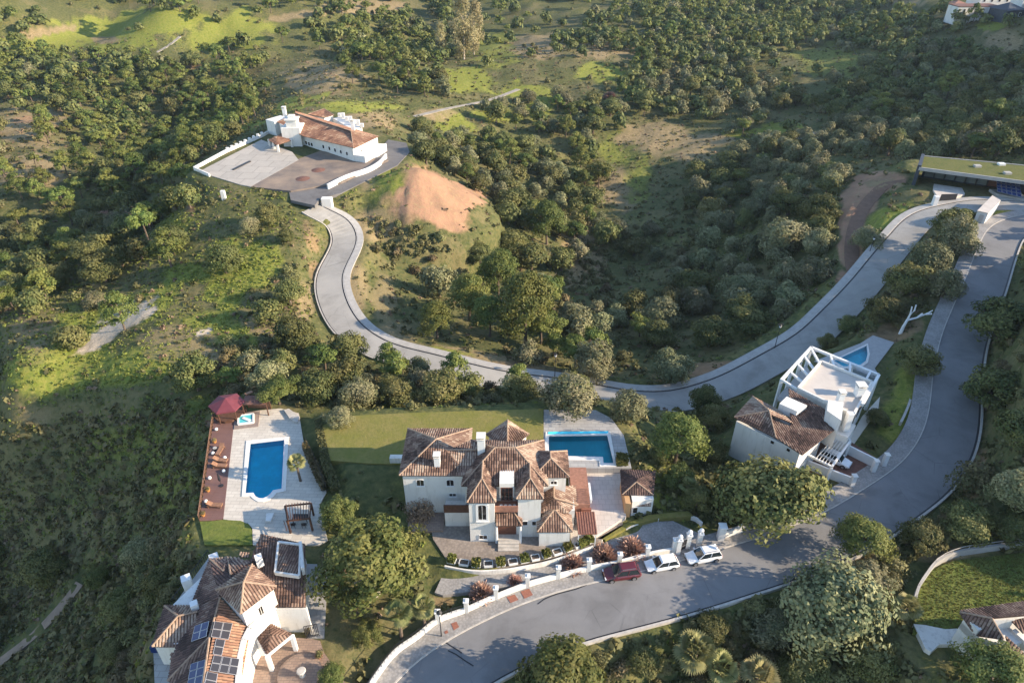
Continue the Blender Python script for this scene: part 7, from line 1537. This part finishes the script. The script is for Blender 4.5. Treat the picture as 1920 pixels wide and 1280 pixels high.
# --- ground cover: scrub tussocks and wild grass
def tussocks(name, n, mat, rmin, rmax, chans, label, seed, quads=11, ymax=420, box=None, poly=None, px=None):
    g = np.random.default_rng(seed); out = []; ts = []; k = 0
    yy = 38+g.random(n)**.9*(ymax-38); xx = (g.random(n)*2-1)*(45+.78*yy)
    if box: xx = box[0]+(box[1]-box[0])*g.random(n); yy = box[2]+(box[3]-box[2])*g.random(n)
    z = hz(xx, yy) if poly is None else np.full(n, poly[0][2]+.02); u, v, d = proj(xx, yy, z)
    ok = (u > -60) & (u < 1980) & (v > -20) & (v < 1340) & ((bil(HMASK, xx, yy, X0, Y0, DG) < .05) if poly is None else in_poly(xx, yy, poly))
    if px is not None: ok &= in_poly(u, v, px)
    # cover at the point, from the terrain painting
    iy = np.clip(np.searchsorted(yr, yy), 0, len(yr)-1); tx = xx/(48+.72*np.clip(yy, 0, 1e9)); ix = np.clip(np.searchsorted(tc, tx), 0, len(tc)-1)
    w = np.full(len(xx), chans[4]);
    for c_ in range(4): w = w+cov[iy, ix, c_]*chans[c_]
    ok &= g.random(n) < w; xx, yy, z = xx[ok], yy[ok], z[ok]; m_ = len(xx)
    if m_ == 0: return
    r = rmin+(rmax-rmin)*g.random(m_)**2; base = g.random(m_)
    dd = g.normal(size=(m_, quads, 3)); dd[..., 2] = np.abs(dd[..., 2])*.9+.15; dd /= np.linalg.norm(dd, axis=2)[..., None]
    p = dd*(r[:, None]*(.35+.65*g.random((m_, quads))))[..., None]; p[..., 2] *= .75; p += np.stack([xx, yy, z], 1)[:, None]
    nr_ = dd+g.normal(size=dd.shape)*.5; nr_ /= np.linalg.norm(nr_, axis=2)[..., None]
    a = np.cross(nr_, g.normal(size=dd.shape)); a /= np.linalg.norm(a, axis=2)[..., None]; b_ = np.cross(nr_, a)
    s = (r[:, None]*(.28+.3*g.random((m_, quads))))[..., None]
    vs = np.stack([p-a*s, p-b_*s*.7, p+a*s, p+b_*s*.7], 2).reshape(-1, 3)
    me_ = npmesh(name, vs, 4, mat, np.clip(base[:, None]*.6+g.random((m_, quads))*.45, 0, 1).ravel())
    o = bpy.data.objects.new(name, me_); COL.objects.link(o); tag(o, label, None, None, 'stuff'); print(name, m_)
tussocks('scrub', 34000, M['bushleaf'], .35, 1.25, (-.55, -.3, -.75, -.9, .75), 'low green scrub covering the slopes', 5)
tussocks('dry_scrub', 16000, M['dryleaf'], .3, .9, (-.2, .5, -.15, -.3, .22), 'dry brownish scrub between the bushes', 6)
tussocks('grass', 20000, M['grassleaf'], .25, .7, (.8, -.05, -.3, -.4, .1), 'tufts of bright wild grass', 8, 9, 330)

tussocks('scrub', 10000, M['bushleaf'], .35, 1.3, (.1, .1, -.6, -.9, .8), 'dense low scrub on the shaded slope below the deck', 15, 9, box=(-150, -34, 22, 100), px=[(-40,800),(180,770),(330,745),(400,800),(385,1000),(340,1100),(260,1330),(-40,1330)])
tussocks('grass', 14000, M['grassleaf'], .2, .6, (.2, .05, -.3, -.4, .5), 'wild grass on the shaded slope below the deck', 16, 8, box=(-150, -34, 22, 100), px=[(-40,800),(180,770),(330,745),(400,800),(385,1000),(340,1100),(260,1330),(-40,1330)])
tussocks('scrub', 9000, M['bushleaf'], .35, 1.2, (.1, .1, -.6, -.9, .8), 'low scrub in the shade below the road', 17, 9, box=(2, 75, 28, 75))
tussocks('grass', 14000, M['grassleaf'], .25, .65, (.75, .1, -.3, -.6, .25), 'wild grass on the sunlit left knoll', 18, 8, box=(-125, -42, 85, 190))
def bx(poly): return (min(p[0] for p in poly), max(p[0] for p in poly), min(p[1] for p in poly), max(p[1] for p in poly))
tussocks('grass', 12000, M['lawnleaf'], .06, .16, (0, 0, 0, 0, 1), 'rough grass of the lower right lawn', 19, 6, box=bx(LAWN_BR), poly=LAWN_BR)
# ------------------------------------------------------------------ labels of the woodland, told by the nearest landmark
LM = [(260,215,'the dark gully left of the hacienda'),(300,350,'the pines below the forecourt wall'),(120,130,'the wood below the green field'),(200,65,'the green field at the top left'),(312,85,'the short pale path in the field'),(520,20,'the straw strip at the top edge'),(877,50,'the tall eucalyptus'),(900,190,'the gravel path behind the hacienda'),(1010,90,'the straw meadow at the top'),(600,255,'the white hacienda'),(400,310,'the hacienda forecourt wall'),(790,370,'the orange earth mound'),(225,610,'the pale scree patch'),(423,372,'the lone white post'),(655,430,'the first bend of the winding road'),(612,540,'the second bend of the winding road'),(720,640,'the third bend of the winding road'),(900,690,'the straight of the winding road'),(1040,700,'the lamp behind the pool'),(1452,640,'the lamp below the hollow'),(1590,430,'the dirt track'),(1800,330,'the green-roofed house'),(1845,400,'the white kiosk'),(1560,760,'the cubic villa'),(1850,20,'the far white villas'),(1143,178,'the bare pinkish tree'),(1490,255,'the pale lane end'),(1880,85,'the bald sunlit patch'),(950,540,'the valley pine group'),(425,745,'the burgundy gazebo'),(60,1185,'the narrow dirt path'),(1545,1130,'the big silvery olive'),(1850,1180,'the corner house'),(60,240,'the straw slope at the left edge'),(200,405,'the purplish thicket'),(1560,120,'the shaded meadow at top right'),(1230,290,'the sunlit valley meadow'),(1150,500,'the dark valley floor'),(1330,640,'the wide pale olive'),(1400,420,'the sunlit olive slope'),(20,480,'the dark ravine'),(200,900,'the dark left slope'),(1700,200,'the shaded right-hand wood'),(650,130,'the scrubby knoll behind the hacienda'),(1250,20,'the dark wood at the top'),(1850,1000,'the lawn retaining wall')]
ORD = ['', 'second ', 'third ', 'fourth ', 'fifth ', 'sixth ', 'seventh ', 'eighth ', 'ninth ', 'tenth ', 'eleventh ', 'twelfth ', 'thirteenth ', 'fourteenth ', 'fifteenth ', 'sixteenth ', 'seventeenth ', 'eighteenth ', 'nineteenth ', 'twentieth ', 'twenty-first ', 'twenty-second ', 'twenty-third ', 'twenty-fourth ', 'twenty-fifth ', 'twenty-sixth ']
_by = {}
for o, (kd, x, y, r, d, px, py) in IND:
    k = min(range(len(LM)), key=lambda i: (LM[i][0]-px)**2+((LM[i][1]-py)*1.4)**2); dx, dy = px-LM[k][0], (py-LM[k][1])*1.4
    side = ('right of' if dx > 0 else 'left of') if abs(dx) > abs(dy) else ('below' if dy > 0 else 'above')
    _by.setdefault((k, side, kd), []).append((dx*dx+dy*dy, o, r))
for (k, side, kd), L in _by.items():
    L.sort(key=lambda e: e[0])
    for i, (dd, o, r) in enumerate(L):
        o['label'] = '%s %s, %snearest %s %s' % ({'oak': ('small dark green', 'dark green', 'large dark green'), 'olive': ('small grey-green', 'grey-green', 'large grey-green'), 'pine': ('small green', 'green', 'large green'), 'bush': ('low', 'scrubby', 'big scrubby')}[kd][0 if r < {'oak': 3.6, 'olive': 3.2, 'pine': 3.2, 'bush': 1.3}[kd] else 2 if r > {'oak': 5, 'olive': 4.2, 'pine': 4.2, 'bush': 1.9}[kd] else 1], {'oak': 'oak', 'olive': 'olive tree', 'pine': 'pine', 'bush': 'bush'}[kd], ORD[min(i, 25)], side, LM[k][2])
        o['group'] = '%s around %s' % ({'oak': 'oaks', 'olive': 'olive trees', 'pine': 'pines', 'bush': 'bushes'}[kd], LM[k][2])

# ------------------------------------------------------------------ haze: one closed box of thin air round everything
hm = bpy.data.materials.new('thin_haze'); hm.use_nodes = True; hn = hm.node_tree; hn.nodes.remove(hn.nodes['Principled BSDF'])
pv = hn.nodes.new('ShaderNodeVolumePrincipled'); pv.inputs['Color'].default_value = (.62, .78, 1, 1); pv.inputs['Density'].default_value = .00006; pv.inputs['Anisotropy'].default_value = .2
hn.links.new(pv.outputs[0], hn.nodes['Material Output'].inputs['Volume'])
zmin, zmax = float(TZ.min())-1.0, max(float(TZ.max())+20, CAM_H+4); xm = float(np.abs(TX).max())+3
b = MB(); b.box(-xm, xm, float(yr.min())-3, float(yr.max())+3, zmin, zmax); hz_o = b.build('haze', hm); hz_o['kind'] = 'stuff'; hz_o['label'] = 'thin bluish haze over the valley'
